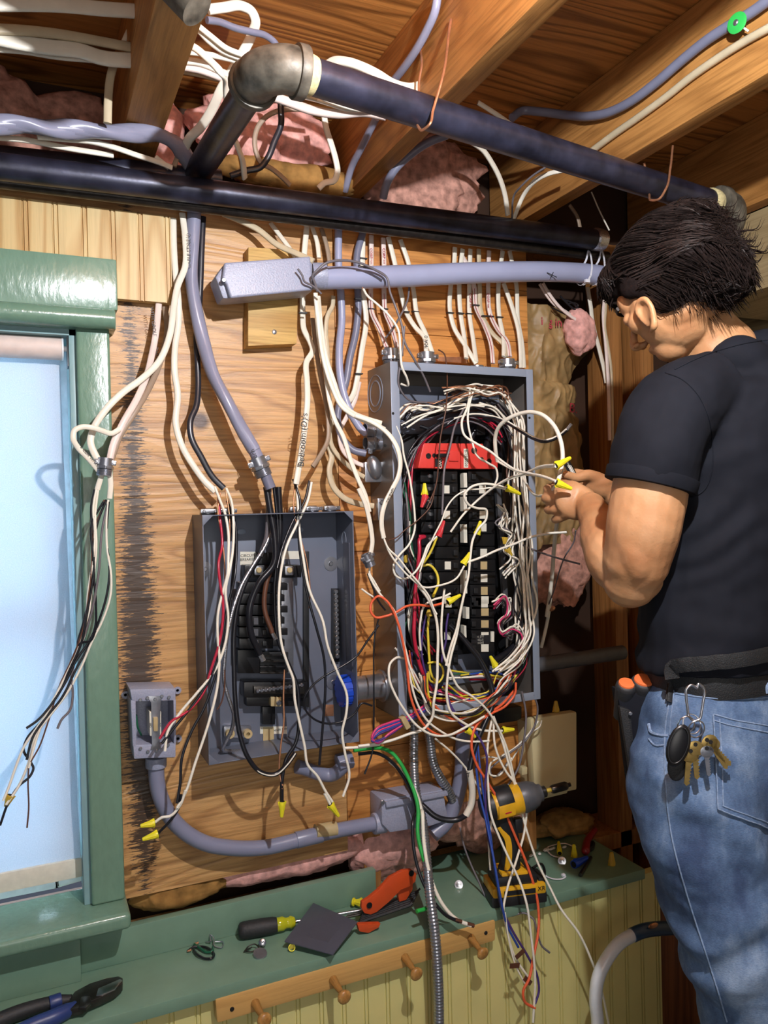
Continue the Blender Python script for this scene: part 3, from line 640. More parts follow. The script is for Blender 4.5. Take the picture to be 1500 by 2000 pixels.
connector(V((xz(940, 712, .06).x, -.04, ZT)), (0, 0, 1), .017, .014, 'low zinc connector between the white cables on top of the tall panel')
cb = thing('copper_strap', 'reddish strap piece behind the top edge of the tall panel', 'strap', W(886, 712, .02))
obj('strip', slab('S', [(612, 66), (840, 66), (840, 118), (612, 100)], .022, .012), 'copper', cb, bevel=.001)
for yy, lab in ((860, 'upper'), (885, 'second'),):
    c = Xp(737, yy-18, X0); connector(V((X0, -.06, c.z)), (-1, 0, 0.0), .017, .028, '%s zinc connector on the left side of the tall panel' % lab)
cx = Xp(728, 915, X0); bt = thing('cable_connector', 'silvery ribbed half round connector bulging from the left side of the tall panel', 'cable connector', (X0, -.06, cx.z))
obj('body', Mb().ell((X0-.018, -.065, cx.z), ((1, 0, .3), (0, 1, 0), (-.3, 0, 1)), (.016, .016, .026)), 'steel', bt); obj('back_plate', Mb().obox((X0-.018, -.05, cx.z-.01), ((1, 0, 0), (0, 1, 0), (0, 0, 1)), (.02, .012, .022)), 'steel', bt, bevel=.003)
c = Xp(733, 995, X0); t = thing('cable_connector', 'small two screw zinc strap connector low on the left side of the tall panel', 'cable connector', (X0, -.06, c.z))
obj('strap', Mb().box((X0-.016, -.075, c.z-.024), (X0, -.045, c.z+.024)), 'steel', t, bevel=.003)
for s in (-1, 1): screw(V((X0-.008, -.076, c.z+s*.015)), .0045, t, mat='chrome')
c = W(505, 912, .075); ax = (W(497, 885, .075)-W(522, 945, .075))
connector(W(516, 930, .08), ax, .0175, .032, 'grey connector clamped round the thick grey service cable above the lower panel')
c = W(717, 1100, .13); connector(W(724, 1106, .13), (W(716, 1085, .13)-W(724, 1106, .13)), .0115, .022, 'small loose connector hanging on the white cable between the two panels')
connector(W(203, 930, .12), W(206, 900, .12)-W(203, 930, .12), .0135, .026, 'loose grey connector holding the cable bundle in front of the green window casing')
# ---- lower panel
sx0, sx1, sz1, sz0 = .298, .608, 1.291, .814
sp = thing('breaker_panel', 'shorter open grey breaker panel left of the tall one, half emptied', 'electrical panel', ((sx0+sx1)/2, 0, sz0))
e = Mb(); dd = .10
e.box((sx0, -.003, sz0), (sx1, -.001, sz1)); e.box((sx0, -dd, sz0), (sx0+.0022, -.001, sz1)); e.box((sx1-.0022, -dd, sz0), (sx1, -.001, sz1)); e.box((sx0, -dd, sz1-.002), (sx1, -.001, sz1)); e.box((sx0, -dd, sz0), (sx1, -.001, sz0+.002))
for xx, zz in ((sx0, sz1), (sx1, sz1), (sx0, sz0), (sx1, sz0)):
    s = 1 if xx == sx0 else -1; v = 1 if zz == sz0 else -1
    e.prism([(xx, -dd-.001, zz), (xx+s*.022, -dd-.001, zz), (xx, -dd-.001, zz+v*.022)], (0, .002, 0))
obj('enclosure', e, 'panelin', sp, bevel=.0007)
H_ = lambda x, y, d=.01: W(*px('H', x, y), d)
def hs(x0, y0, x1, y1, df, db, mat, name, bev=.001, par=sp): return obj(name, slab('H', [(x0, y0), (x1, y0), (x1, y1), (x0, y1)], df, db), mat, par, bevel=bev)
hs(430, 392, 530, 478, .004, .002, 'sticker', 'instruction_label', 0); hs(700, 388, 822, 440, .004, .002, 'sticker', 'instruction_label', 0)
text('printing', 'CIRCUIT\nBREAKER', H_(480, 430, .0045), (1, 0, 0), .008, 'ink', sp)
hs(535, 400, 690, 470, .02, .003, 'dwb', 'lug_cover')
hs(460, 480, 830, 560, .035, .004, 'black', 'top_terminal_block', .002)
for x in (552, 752):
    hs(x-28, 488, x+28, 545, .050, .035, 'steel', 'main_lug', .002); screw(H_(x, 512, .050), .006, sp, mat='stickt')
hs(845, 390, 880, 1405, .012, .003, 'dwb', 'backplate_edge')
hs(700, 560, 778, 1185, .020, .003, 'steel', 'bus_bar', .001)
for i in range(6):
    y0 = 590+i*73
    b = breaker('H', 425, 645, y0, y0+70, .060, 590, (520, 548, 'dwg') if i > 2 else None, sp)
    hs(645, y0+8, 740-(i % 2)*20, y0+52, .045, .01, 'black', 'bus_finger', .001)
hs(415, 1030, 560, 1185, .03, .004, 'black', 'blank_cover', .002); hs(560, 1045, 745, 1180, .025, .004, 'dwb', 'breaker_rail', .002)
for k in range(4): hs(560, 1060+k*38, 730, 1074+k*38, .034, .02, 'tool' if k % 2 else 'black', 'bus_stab', .001)
hs(455, 1240, 875, 1345, .040, .004, 'black', 'neutral_block', .004); hs(470, 1330, 850, 1400, .028, .004, 'black', 'neutral_block_foot', .004)
hs(520, 1268, 850, 1318, .050, .038, 'tool', 'neutral_terminal_bar', .002)
for k in range(12):
    screw(H_(545+k*26, 1298-k*3.5, .051), .0042, sp, mat='chrome')
hs(630, 1338, 700, 1400, .044, .025, 'stickt', 'bonding_lug', .002); screw(H_(682, 1375, .045), .0055, sp, mat='chrome')
hs(575, 1400, 660, 1520, .02, .003, 'black', 'insulating_foot', .003)
hs(1030, 632, 1078, 1110, .012, .003, 'black', 'ground_bar_base', .001); hs(1040, 640, 1072, 1088, .022, .012, 'tool', 'ground_terminal_bar', .001)
for k in range(15): screw(H_(1054+k*.7, 652+k*30, .0225), .0052, sp, mat='chrome')
for x, y, r in ((1020, 470, .0155), (1037, 1240, .0165), (200, 505, .015)):
    m = Mb().lathe([(r, 0), (r, .0015), (r*.35, .002)], H_(x, y, .003), (0, -1, 0), 26); o = obj('knockout_disc', m, 'steel', sp); screw(H_(x, y, .005), .005, o, mat='chrome')
hs(325, 1530, 505, 1605, .018, .003, 'steel', 'ground_lug_plate', .003)
for x in (360, 475): m = Mb().lathe([(.009, 0), (.009, .010), (.004, .010), (.004, .002)], H_(x, 1572, .018), (0, -1, 0), 20); obj('ground_lug', m, 'stickt', sp)
hs(560, 1530, 735, 1578, .004, .002, 'sticker', 'lower_label', 0); hs(580, 1535, 650, 1645, .005, .0035, 'stickt', 'tan_tag', 0)
text('printing', 'DANGER 120V', H_(680, 1552, .0045), (1, 0, .0), .006, 'ink', sp)
hs(978, 1388, 1040, 1462, .004, .002, 'copper', 'copper_tag', .0005)
for x, y in ((440, 262), (815, 250)): obj('slot', Mb().ell(H_(x, y, .0035), ((1, 0, 0), (0, 1, 0), (0, 0, 1)), (.0095, .0006, .006)), 'panel', sp)
for zz in (.02, .07, .11): 
    c = V((sx1-.0025, -.05, sz1-.04-zz)); m = Mb(); pts = [c+V((0, math.cos(a)*.012, math.sin(a)*.016)) for a in [i*math.pi/14 for i in range(29)]]; obj('knockout_ring', m.tube(pts, .0006, 6, 1, cap=False), 'panel', sp)
obj('side_tape', Mb().box((sx1-.0035, -.080, .955), (sx1-.002, -.045, 1.225)), 'plate', sp, bevel=.0004)
# blue bushing and conduit between the panels
c = V((sx1, -.052, H_(1120, 1300, .06).z)); 
nb = thing('conduit_nipple', 'short fat galvanised conduit joining the two panels', 'conduit', (.65, -.052, c.z-.03))
obj('pipe', Mb().tube([c+V((-.012, 0, 0)), V((X0+.01, -.052, c.z))], .0265, 28, 1), 'steel', nb)
for xx in (X0-.008, sx1+.006): obj('locknut', Mb().lathe([(.026, -.003), (.035, -.003), (.035, .003), (.026, .003)], (xx, -.052, c.z), (1, 0, 0), 12), 'steel', nb, bevel=.0008)
bb = Mb()
for k in range(14):
    a = k*2*math.pi/14; bb.obox(c+V((-.012, math.cos(a)*.031, math.sin(a)*.031)), ((1, 0, 0), (0, math.cos(a), math.sin(a)), (0, -math.sin(a), math.cos(a))), (.009, .002, .0045))
bb.lathe([(.023, -.021), (.030, -.021), (.0315, -.015), (.0315, -.003), (.023, -.003)], c, (1, 0, 0), 26)
obj('bushing', bb, 'nutb', nb, label='blue plastic bushing')
# zinc clamps along the top of the lower panel
for i, (x, lab) in enumerate(((225, 'leftmost'), (345, 'second from the left'), (800, 'third from the left'), (905, 'fourth from the left'), (1020, 'rightmost'))):
    p = H_(x, 138, .06); t = thing('cable_connector', 'flat zinc clamp on top of the shorter panel, %s of five' % lab, 'cable connector', (p.x, -.05, sz1))
    obj('body', Mb().lathe([(.015, 0), (.0155, .004), (.012, .012), (.011, .013), (.007, .013), (.007, 0)], (p.x, -.05, sz1), (0, 0, 1), 20), 'steel', t, bevel=.0008)
    obj('clamp_bar', Mb().box((p.x-.018, -.072, sz1+.003), (p.x+.018, -.062, sz1+.011)), 'steel', t, bevel=.002)
    for s in (-1, 1): screw(V((p.x+s*.011, -.072, sz1+.007)), .0032, t, mat='chrome')
# ---- switch box, lower conduit run
G_ = lambda x, y, d=.05: W(*px('G', x, y), d)
sb = thing('switch_box', 'grey plastic box without cover holding an ivory toggle switch', 'switch box', G_(755, 1450, .0))
m = Mb(); q = [(634, 1116), (858, 1116), (858, 1450), (652, 1455)]
slab('G', [(634, 1116), (858, 1112), (856, 1170), (645, 1176)], .075, .005, m); slab('G', [(650, 1388), (858, 1380), (858, 1448), (655, 1456)], .075, .005, m)
slab('G', [(638, 1170), (663, 1168), (668, 1395), (648, 1395)], .075, .005, m); slab('G', [(846, 1165), (860, 1165), (860, 1390), (850, 1390)], .075, .005, m); slab('G', [(640, 1130), (858, 1130), (858, 1440), (655, 1440)], .008, .002, m)
obj('box', m, 'boxgrey', sb, bevel=.003)
for x, y in ((612, 1142), (866, 1120), (868, 1355)): obj('mounting_ear', Mb().lathe([(.0075, 0), (.0075, .003), (.003, .003), (.003, 0)], G_(x, y, .004), (0, -1, 0), 14), 'boxgrey', sb)
sw = obj('switch_yoke', slab('G', [(718, 1150), (795, 1148), (785, 1180), (780, 1385), (790, 1408), (735, 1412), (742, 1385), (738, 1182)], .077, .075), 'steel', sb, bevel=.0004)
obj('switch_body', slab('G', [(728, 1225), (788, 1225), (788, 1345), (732, 1345)], .076, .03), 'sticker', sb, bevel=.002)
obj('toggle', slab('G', [(748, 1255), (772, 1253), (772, 1322), (750, 1322)], .083, .075), 'stickt', sb, bevel=.002)
for s, x in (('OFF', 736), ('ON', 782)): text('switch_lettering', s, G_(x, 1290, .0764), (0, 0, 1), .005, 'ink', sb)
for x, y in ((757, 1164), (765, 1416), (720, 1158), (790, 1150), (722, 1420), (685, 1168), (825, 1155), (686, 1405), (820, 1388)): screw(G_(x, y, .077), .0032, sb)
obj('terminal_wires', Mb().tube([G_(665, 1240, .03), G_(672, 1300, .04), G_(690, 1340, .03)], .002, 6, 4), 'dgrn', sb)
cd_ = thing('pvc_conduit', 'grey plastic conduit curving from the switch box to the lower right along the wall', 'conduit', G_(1000, 1900, .02))
pts = [G_(762, 1450, .035), G_(762, 1510, .035), G_(772, 1600, .035), G_(820, 1720, .035), G_(900, 1810, .035), G_(1010, 1870, .035), G_(1130, 1890, .035)]+[W(*px('L', x, y), .035) for x, y in ((300, 262), (450, 228), (600, 190), (750, 160), (850, 143))]
obj('pipe', Mb().tube(pts, .0152, 24, 6), 'pvcd', cd_)
obj('coupling', Mb().tube([G_(762, 1446, .035), G_(762, 1496, .035)], .020, 24, 1), 'boxgrey', cd_, bevel=.002)
obj('coupling', Mb().tube([W(*px('L', 445, 228), .035), W(*px('L', 570, 198), .035)], .0168, 24, 1), 'pvcd', cd_, bevel=.001)
obj('conduit_label', Mb().tube([W(*px('L', 540, 186), .0385), W(*px('L', 640, 170), .0385)], .0152, 16, 1), 'stickt', cd_)
lb = thing('junction_box', 'grey plastic junction box at the end of the curved conduit, low under the tall panel', 'junction box', W(810, 1620, 0))
obj('body', slab('L', [(862, 30), (1165, -20), (1190, 130), (1105, 160), (905, 193), (865, 150)], .065, .0), 'boxgrey', lb, bevel=.005)
obj('lid', slab('L', [(885, 42), (1185, -12), (1190, 10), (887, 70)], .072, .063), 'boxgrey', lb, bevel=.002)
obj('hub', Mb().tube([W(*px('L', 822, 148), .035), W(*px('L', 880, 138), .035)], .0225, 22, 1), 'boxgrey', lb, bevel=.003)
screw(W(*px('L', 868, 42), .068), .005, lb)
obj('pvc_conduit', Mb().tube([W(x, y, .04) for x, y in ((905, 1428), (903, 1470), (900, 1520), (888, 1570), (868, 1610), (845, 1630))], .0168, 22, 6), 'pvcd', label='thick grey plastic pipe bending down from under the tall panel behind the flexible conduit', cat='conduit')
obj('pvc_conduit', Mb().tube([H_(800, 1790, .03), H_(870, 1810, .03), H_(940, 1835, .03), H_(1020, 1845, .035), H_(1080, 1810, .05), H_(1105, 1775, .055)], .0145, 20, 6), 'pvcd', label='short grey elbow conduit under the right corner of the shorter panel', cat='conduit')
obj('conduit_fitting', Mb().tube([H_(1062, 1770, .055), H_(1155, 1740, .055)], .019, 8, 1), 'pvcd', label='dark ribbed fitting at the end of the short elbow conduit', cat='fitting', bevel=.002)
# flexible metal conduits
fc = [W(x, y, d) for x, y, d in ((806, 1395, .05), (808, 1430, .055), (808, 1490, .06), (812, 1545, .08), (824, 1600, .11), (832, 1670, .16), (840, 1750, .205), (850, 1830, .23), (855, 1900, .235), (857, 1960, .235), (857, 2040, .235))]
obj('flexible_conduit', ribbed(Mb(), fc, .0092), 'steel', label='long ribbed metal conduit hanging from the tall panel past the shelf', cat='conduit', smooth=70)
fc = [W(x, y, d) for x, y, d in ((832, 1400, .05), (840, 1450, .055), (846, 1490, .055), (860, 1520, .055), (878, 1548, .05), (884, 1562, .045))]
obj('flexible_conduit', ribbed(Mb(), fc, .0092), 'steel', label='short ribbed flexible metal conduit curving right, right of the long one', cat='conduit', smooth=70)
# pipe stub right of the tall panel
obj('pvc_conduit', Mb().tube([V((X1, -.05, W(1060, 1298, .05).z)), V((X1+.32, -.03, W(1060, 1298, .05).z+.0))], .018, 20, 1), 'dwg', label='dark horizontal pipe leaving the right side of the tall panel low down', cat='conduit')
# coat rail
rl = thing('peg_rail', 'varnished wooden coat peg rail fixed to the yellow boards under the shelf', 'coat rail', W(690, 1950, .18))
m = slab('X', [(420, 1954), (968, 1797), (968, 1838), (424, 2000)], .190, .1655); obj('rail', m, 'rail', rl, bevel=.005)
pegs = ((232, 1020, 290, 1105), (612, 905, 680, 992), (962, 795, 1033, 880), (1285, 700, 1357, 780))
for i, (a, b, c_, d_) in enumerate(pegs):
    p = W(*px('L', a+14, b+4), .190); k = Xp(*px('L', c_, d_), p.x+.002); ax = (k-p); Ln = ax.length
    m = Mb().lathe([(.0085, 0), (.0080, Ln*.1), (.0062, Ln*.5), (.0052, Ln*.72), (.0060, Ln*.80), (.0105, Ln*.90), (.0132, Ln), (.0125, Ln*1.07), (.008, Ln*1.13), (0, Ln*1.14)], p, ax, 24)
    obj('peg', m, 'peg', rl, smooth=60)
for x, y in ((133, 1052), (1372, 680)): screw(W(*px('L', x, y), .190), .004, rl, mat='dark')
# ================================================================ cables and wires
RN = random.Random(11)
FL, FS = (.0062, .0032), (.0048, .0027)
def cab(c, pts, d, shape, mat, label, grp=None, name='cable', cat='cable', sub=6, n=8, par=None, raw=None):
    p = raw or path(c, pts, d); m = Mb()
    if isinstance(shape, tuple): m.tube(p, 0, 10, sub, flat=shape)
    else: m.tube(p, shape, n, sub)
    return obj(name, m, mat, par, smooth=70, label=label if par is None else None, cat=cat if par is None else None, group=grp)
def wire(c, pts, d, mat, label, r=.0021, grp=None, **k):
    return cab(c, pts, d, r, mat, label, grp, 'wire', 'wire', **k)
def band(par, c, x, y, d, w=.017):
    p = W(*px(c, x, y), d); obj('staple', Mb().box(p+V((-w/2, -.0052, -.0012)), p+V((w/2, .003, .0012))), 'ink', par)
def bare(par, a, b, r=.0012, mat='copper', name='stripped_end'):
    obj(name, Mb().tube([a, b], r, 6, 1), mat, par)
# -- thick cables on the left
o = cab('T', [(-60, 870), (150, 870), (350, 895), (550, 905), (750, 920), (950, 930), (1120, 945), (1230, 1010), (1300, 1110), (1325, 1180)], (.20, .18, .16, .12, .05), .0125, 'serg', 'thick grey twisted service cable lying along the top left, dropping behind the long black pipe')
m = Mb(); P_ = path('T', [(-60, 870), (150, 870), (350, 895), (550, 905), (750, 920), (950, 930), (1120, 945), (1230, 1010), (1300, 1110), (1325, 1180)], (.20, .18, .16, .12, .05))
m.tube(P_, [(.0165, .0115)]*len(P_), 14, 10, twist=12); obj('twisted_sheath', m, 'serg', o, smooth=70)
o = cab('C', [(1138, 90), (1128, 300), (1122, 500), (1150, 680), (1190, 860), (1250, 1060), (1340, 1230), (1420, 1380), (1490, 1500), (1535, 1600)], (.03, .03, .04, .07, .075), .0126, 'serg', 'thick grey service cable running down the wall into the connector above the shorter panel', n=18)
m = Mb(); m.tube(path('C', [(1138, 90), (1128, 300), (1122, 500), (1150, 680), (1190, 860), (1250, 1060), (1340, 1230), (1420, 1380), (1490, 1500)], (.03, .03, .04, .07, .075)), [(.0138, .0118)]*9, 14, 8, twist=7); obj('twisted_sheath', m, 'serg', o, smooth=70)
text('printing', 'CABLE STYLE U', W(*px('C', 1108, 330), .0455), (.02, 0, 1), .010, 'ink', o)
text('handwriting', 'Dern', W(*px('D', 540, 1650), .092), (-.35, 0, .9), .014, 'ink', o)
cab('D', [(596, 1735), (620, 1800), (640, 1850)], .085, .011, 'gryc', 'frayed end of the grey service cable under its connector', n=14)
cab('C', [(1190, 130), (1182, 300), (1170, 600), (1150, 850), (1158, 1000), (1160, 1150), (1150, 1240), (1115, 1330), (1120, 1420), (1180, 1540), (1250, 1660), (1312, 1722)], (.02, .02, .05, .06), (.006, .004), 'blkc', 'black flat cable running down beside the grey service cable to the shorter panel')
o = cab('C', [(1015, 140), (1018, 300), (1030, 480), (1045, 620), (1045, 760), (1025, 900), (1022, 1020), (1042, 1180), (1030, 1340), (1065, 1470), (1140, 1600), (1200, 1680), (1262, 1740)], (.02, .03, .05, .07), FL, 'nm', 'white flat cable beside the black one, reaching the left end of the shorter panel')
o = cab('C', [(1068, 110), (1085, 260), (1085, 420), (1040, 540), (1015, 680), (1000, 800), (930, 980), (830, 1080), (720, 1160), (620, 1260), (545, 1380), (530, 1450), (560, 1530), (602, 1600)], (.03, .06, .10, .12), FL, 'nm', 'long white flat cable sweeping down left to the loose connector by the window')
o = cab('C', [(930, 640), (915, 800), (885, 960), (860, 1060), (800, 1200), (720, 1340), (665, 1460), (635, 1590)], (.02, .05, .10, .11), FL, 'nmp', 'white printed cable coming out under the pine beadboard and down to the loose connector')
text('printing', 'WITH GROUND   00-02 TY', W(*px('C', 908, 830), .038), (.09, 0, -1), .0095, 'ink', o)
cab('C', [(965, 660), (980, 790), (945, 960), (880, 1120), (800, 1260), (700, 1420), (650, 1560)], (.015, .04, .08, .10), (.0058, .003), 'brnc', 'taupe flat cable just right of the printed one under the pine beadboard')
o = cab('C', [(700, 1375), (650, 1400), (600, 1385), (540, 1366), (480, 1362), (435, 1385), (428, 1430), (455, 1480), (520, 1550), (580, 1620)], (.11, .125, .13, .12), FS, 'nm', 'short white cable looping left over the green casing into the loose connector')
text('printing', 'CU 2 CDR WITH', W(*px('C', 510, 1515), .1285), (.75, 0, -.9), .0075, 'ink', o)
for k, (mat, pts) in enumerate((('nm', [(505, 45), (490, 90), (475, 140)]), ('nm', [(535, 50), (540, 120), (535, 185)]))):
    cab('G', pts, .12, FS, mat, ('jacket end left', 'jacket end right')[k]+' below the loose connector by the window')
# -- bundle hanging in front of the window
spec = [('white', [(470, 130), (455, 230), (462, 340), (455, 480), (430, 640), (418, 780), (385, 900), (330, 1040), (265, 1170), (190, 1290), (115, 1400), (75, 1500), (40, 1600), (15, 1660)], 'white wire of the bundle in front of the window ending furthest left'),
 ('blk', [(462, 140), (445, 230), (452, 330), (462, 430), (450, 600), (425, 740), (400, 880), (345, 1010), (275, 1150), (195, 1280), (130, 1360), (115, 1410), (150, 1472), (163, 1500), (150, 1535), (90, 1590), (45, 1660), (0, 1780)], 'black wire in front of the window with a kink near its lower end'),
 ('white', [(528, 190), (520, 300), (522, 420), (542, 560), (540, 650), (500, 780), (450, 880), (395, 1010), (330, 1130), (240, 1250), (175, 1340), (150, 1440), (90, 1590), (30, 1680)], 'white wire on the right side of the bundle beside the green casing'),
 ('blk', [(520, 190), (480, 290), (458, 400), (458, 560), (468, 700), (460, 830), (430, 890), (380, 960), (320, 1080), (250, 1190), (180, 1270), (128, 1306)], 'black wire ending in a short tip left of the bundle in front of the window'),
 ('blk', [(530, 200), (520, 380), (535, 540), (520, 660), (480, 790), (440, 890), (370, 1020), (300, 1160), (220, 1260), (160, 1350), (130, 1460)], 'black wire on the outside right of the bundle by the green casing'),
 ('brn', [(510, 190), (460, 280), (448, 340), (458, 500), (440, 680), (395, 860), (330, 1030), (240, 1220), (180, 1350), (150, 1430), (137, 1560), (140, 1700), (132, 1792)], 'bare brownish ground wire of the window bundle hanging straight at its end'),
 ('gry', [(525, 210), (500, 330), (480, 560), (430, 800), (385, 920), (350, 1050), (355, 1150), (340, 1220), (300, 1265), (280, 1308)], 'short grey wire leaving the window bundle to the right'),
 ('white', [(480, 130), (465, 260), (470, 420), (445, 640), (420, 830), (350, 990), (280, 1130), (215, 1260), (165, 1400), (140, 1500)], 'thin white wire in the middle of the window bundle'),
 ('blk', [(505, 200), (450, 300), (455, 480), (440, 640), (410, 780), (385, 900), (395, 890), (440, 880), (465, 830)], 'black wire that hooks back halfway down the window bundle'),
 ('brn', [(515, 200), (470, 300), (440, 600), (400, 840), (350, 970), (290, 1100), (230, 1290), (190, 1400), (150, 1470)], 'brown ground wire inside the window bundle')]
for mat, pts, lab in spec: wire('G', pts, (.12, .125, .115, .12, .13), mat, lab, r=.0022 if mat != 'brn' else .0014)
def nut(base, tip, mat, label, r=.0062, grp=None, nm='wire_connector', cr=None, dk=None):
    b, t_ = V(base), V(tip); ax = t_-b; L = ax.length
    t = thing(nm, label, 'wire connector', b, grp)
    m = Mb(); n = 20; prof = [(1, 0), (1.06, .04), (1.02, .25), (.90, .40), (.70, .66), (.56, .9), (.50, .97), (.3, 1)]
    m.lathe([(r*a, L*h) for a, h in prof], b, ax, n)
    for i, v in enumerate(m.v):               # ribs
        h = (v-b).dot(ax.normalized())/L; c = b+ax*h
        if .2 < h < .95: m.v[i] = c+(v-c)*(1.06 if i % 2 else .94)
    obj('shell', m, mat, t, smooth=25)
    s = ax.cross(V((0, 1, 0))).normalized(); w_ = Mb()
    for q in (-1, 1): w_.prism([b+s*q*r*.8, b+s*q*r*1.38+ax*.02, b+s*q*r*1.3+ax*.12, b+s*q*r*.85+ax*.4], (0, .0016, 0))
    obj('wing', w_, mat, t)
    obj('opening', Mb().lathe([(r*.8, 0), (r*.8, -.0003)], b, ax, 14), 'dark', t)
    return t
cn = lambda c, a, b, d, d2, *k, **kk: nut(W(*px(c, *a), d), W(*px(c, *b), d2), *k, **kk)
cn('G', (52, 1632), (28, 1690), .125, .125, 'nuto', 'yellowed connector at the lower left end of the window bundle')
cn('G', (756, 1768), (684, 1784), .12, .12, 'nuty', 'upper of the two yellow connectors beside the green casing')
cn('G', (772, 1822), (694, 1850), .12, .12, 'nuty', 'lower of the two yellow connectors beside the green casing')
cn('L', (378, 38), (375, 116), .13, .13, 'nuty', 'yellow connector pointing straight down below the shorter panel')
cn('L', (612, 52), (655, 112), .12, .12, 'nuty', 'yellow connector tilted right below the shorter panel')
cn('I', (432, 690), (430, 612), .13, .13, 'nuty', 'yellow connector standing upright at the upper left of the tall panel')
cn('I', (438, 690), (410, 772), .132, .135, 'nutr', 'red connector under the upright yellow one')
cn('I', (520, 960), (558, 856), .135, .135, 'nutr', 'red connector in the middle of the tall panel')
cn('I', (772, 948), (795, 858), .13, .13, 'nuty', 'yellow connector in the middle right of the breaker columns')
cn('I', (682, 1142), (728, 1062), .14, .14, 'nuty', 'yellow connector between the breaker columns, above the horizontal one')
cn('I', (582, 1388), (666, 1340), .14, .14, 'nuty', 'yellow connector lying nearly level with orange and white wires')
cn('I', (955, 965), (950, 1010), .12, .12, 'nuto', 'dull yellow connector in the right gutter of the tall panel')
cn('I', (968, 1035), (998, 1085), .12, .12, 'nuto', 'dull yellow connector pointing down in the right gutter of the tall panel')
cn('I', (300, 1080), (310, 1130), .10, .10, 'nuto', 'shadowed yellow connector in the left gutter of the tall panel')  # duller yellow paints in the gutter shade
cn('I', (962, 640), (1056, 684), .18, .18, 'nuty', 'yellow connector left of the hand, just inside the tall panel')
cn('I', (1286, 500), (1382, 446), .43, .43, 'nuty', 'upper yellow connector right in front of the thumb')
cn('I', (1288, 608), (1390, 650), .462, .468, 'nuty', 'lower yellow connector in front of the hand')
cn('J', (895, 505), (858, 438), .12, .12, 'nuty', 'yellow connector below the last breaker at the bottom of the tall panel')
cn('J', (705, 912), (762, 966), .145, .145, 'nuty', 'pale yellow connector hanging just under the bottom flange of the tall panel')
cn('J', (938, 920), (1014, 915), .14, .14, 'nuty', 'pale yellow connector pointing right under the tall panel')
cn('J', (458, 178), (458, 135), .11, .11, 'nuto', 'small dull connector among the left breakers low in the tall panel')
# -- cables over the middle of the wall
def down(c, pts, d, shape, mat, lab, marks=(), **k):
    o = cab(c, pts, d, shape, mat, lab, **k)
    for x, y, dd in marks: band(o, c, x, y, dd)
    return o
o = down('D', [(868, 200), (850, 400), (842, 600), (842, 750), (850, 850), (890, 930), (905, 980), (865, 1060), (870, 1180), (872, 1300), (858, 1450), (838, 1600), (818, 1720), (800, 1825)], (.02, .02, .05, .08, .09), FL, 'nm', 'white cable with a handwritten bedroom note hanging between the two panels', [(842, 748, .045)])
text('handwriting', "Bedroom (D)'s", W(*px('D', 845, 1545), .0945), (.10, 0, 1), .018, 'ink', o)
down('D', [(340, 120), (450, 165), (560, 220), (680, 315), (800, 370), (910, 420)], (.03, .05, .10), FL, 'nmg', 'pale cable crossing diagonally behind the long junction box, lower of the two')
down('D', [(640, 180), (700, 260), (760, 340), (800, 400)], (.02, .06), FS, 'nm', 'thin white cable slanting down behind the top of the long junction box')
down('D', [(900, 200), (930, 290), (945, 400)], (.02, .03), FS, 'nm', 'white cable going behind the hub of the long junction box')
down('D', [(960, 215), (990, 310), (1012, 430)], (.02, .03), FS, 'brnc', 'taupe cable going behind the start of the thick grey conduit')
down('D', [(922, 620), (935, 750), (945, 900), (985, 1100), (1010, 1290), (1045, 1420), (1100, 1530), (1140, 1660), (1190, 1790), (1235, 1890), (1262, 2000)], (.09, .08, .10, .12), FS, 'nm', 'white cable hanging from the long junction box and passing left of the tall panel').__setitem__('note', '')
cab('H', [(1200, -20), (1245, 80), (1268, 170), (1284, 260), (1290, 330), (1278, 412)], .125, FS, 'nm', 'white cable end entering the small loose connector between the panels')
down('D', [(905, 780), (925, 950), (950, 1120), (985, 1290), (1003, 1420), (1000, 1550), (955, 1640), (905, 1715)], (.03, .06, .09), FS, 'brnc', 'taupe cable splitting into three wires above the shorter panel')
down('D', [(1035, 640), (1030, 700), (1000, 760), (988, 860), (1000, 1000), (1000, 1130)], (.03, .04), FS, 'nmg', 'aged cable coming down under the conduit start, right of the handwritten one')
down('D', [(940, 640), (960, 850), (990, 1030), (1040, 1180), (1080, 1290), (1150, 1370), (1240, 1410), (1340, 1440)], (.08, .10, .12), FS, 'nm', 'white cable curving right towards the upper left corner of the tall panel, above its twin')
down('D', [(935, 650), (950, 880), (980, 1060), (1035, 1230), (1085, 1330), (1180, 1400), (1300, 1450), (1360, 1480)], (.085, .105, .125), FS, 'nm', 'lower twin of the white cable curving right to the tall panel')
down('D', [(1068, 210), (1068, 440), (1082, 620), (1088, 800), (1072, 980), (1080, 1150), (1115, 1300), (1170, 1420), (1235, 1500), (1300, 1525)], (.02, .02, .04, .06), .0083, 'pvc', 'light grey round cable running down into the upper side connector of the tall panel', n=14)
down('D', [(1225, 230), (1185, 380), (1188, 560), (1192, 720), (1175, 880), (1140, 1030), (1115, 1180), (1080, 1300), (1062, 1420), (1095, 1540), (1160, 1610), (1240, 1632)], (.02, .02, .03, .055), .0078, 'gryc', 'dark grey round cable running down into the second side connector of the tall panel', [(1192, 660, .035)], n=14)
down('D', [(1220, 270), (1222, 600), (1242, 800), (1215, 980), (1190, 1140), (1150, 1280), (1110, 1320)], (.02, .02, .03, .04), FL, 'nm', 'white stapled cable between the dark grey round cable and the tall panel', [(1222, 405, .022), (1195, 1130, .035)])
down('D', [(1200, 1180), (1170, 1300), (1120, 1400), (1075, 1500), (1100, 1620), (1180, 1690), (1230, 1710)], (.03, .05), FS, 'nmp', 'pink printed cable bending into the ribbed side connector of the tall panel')
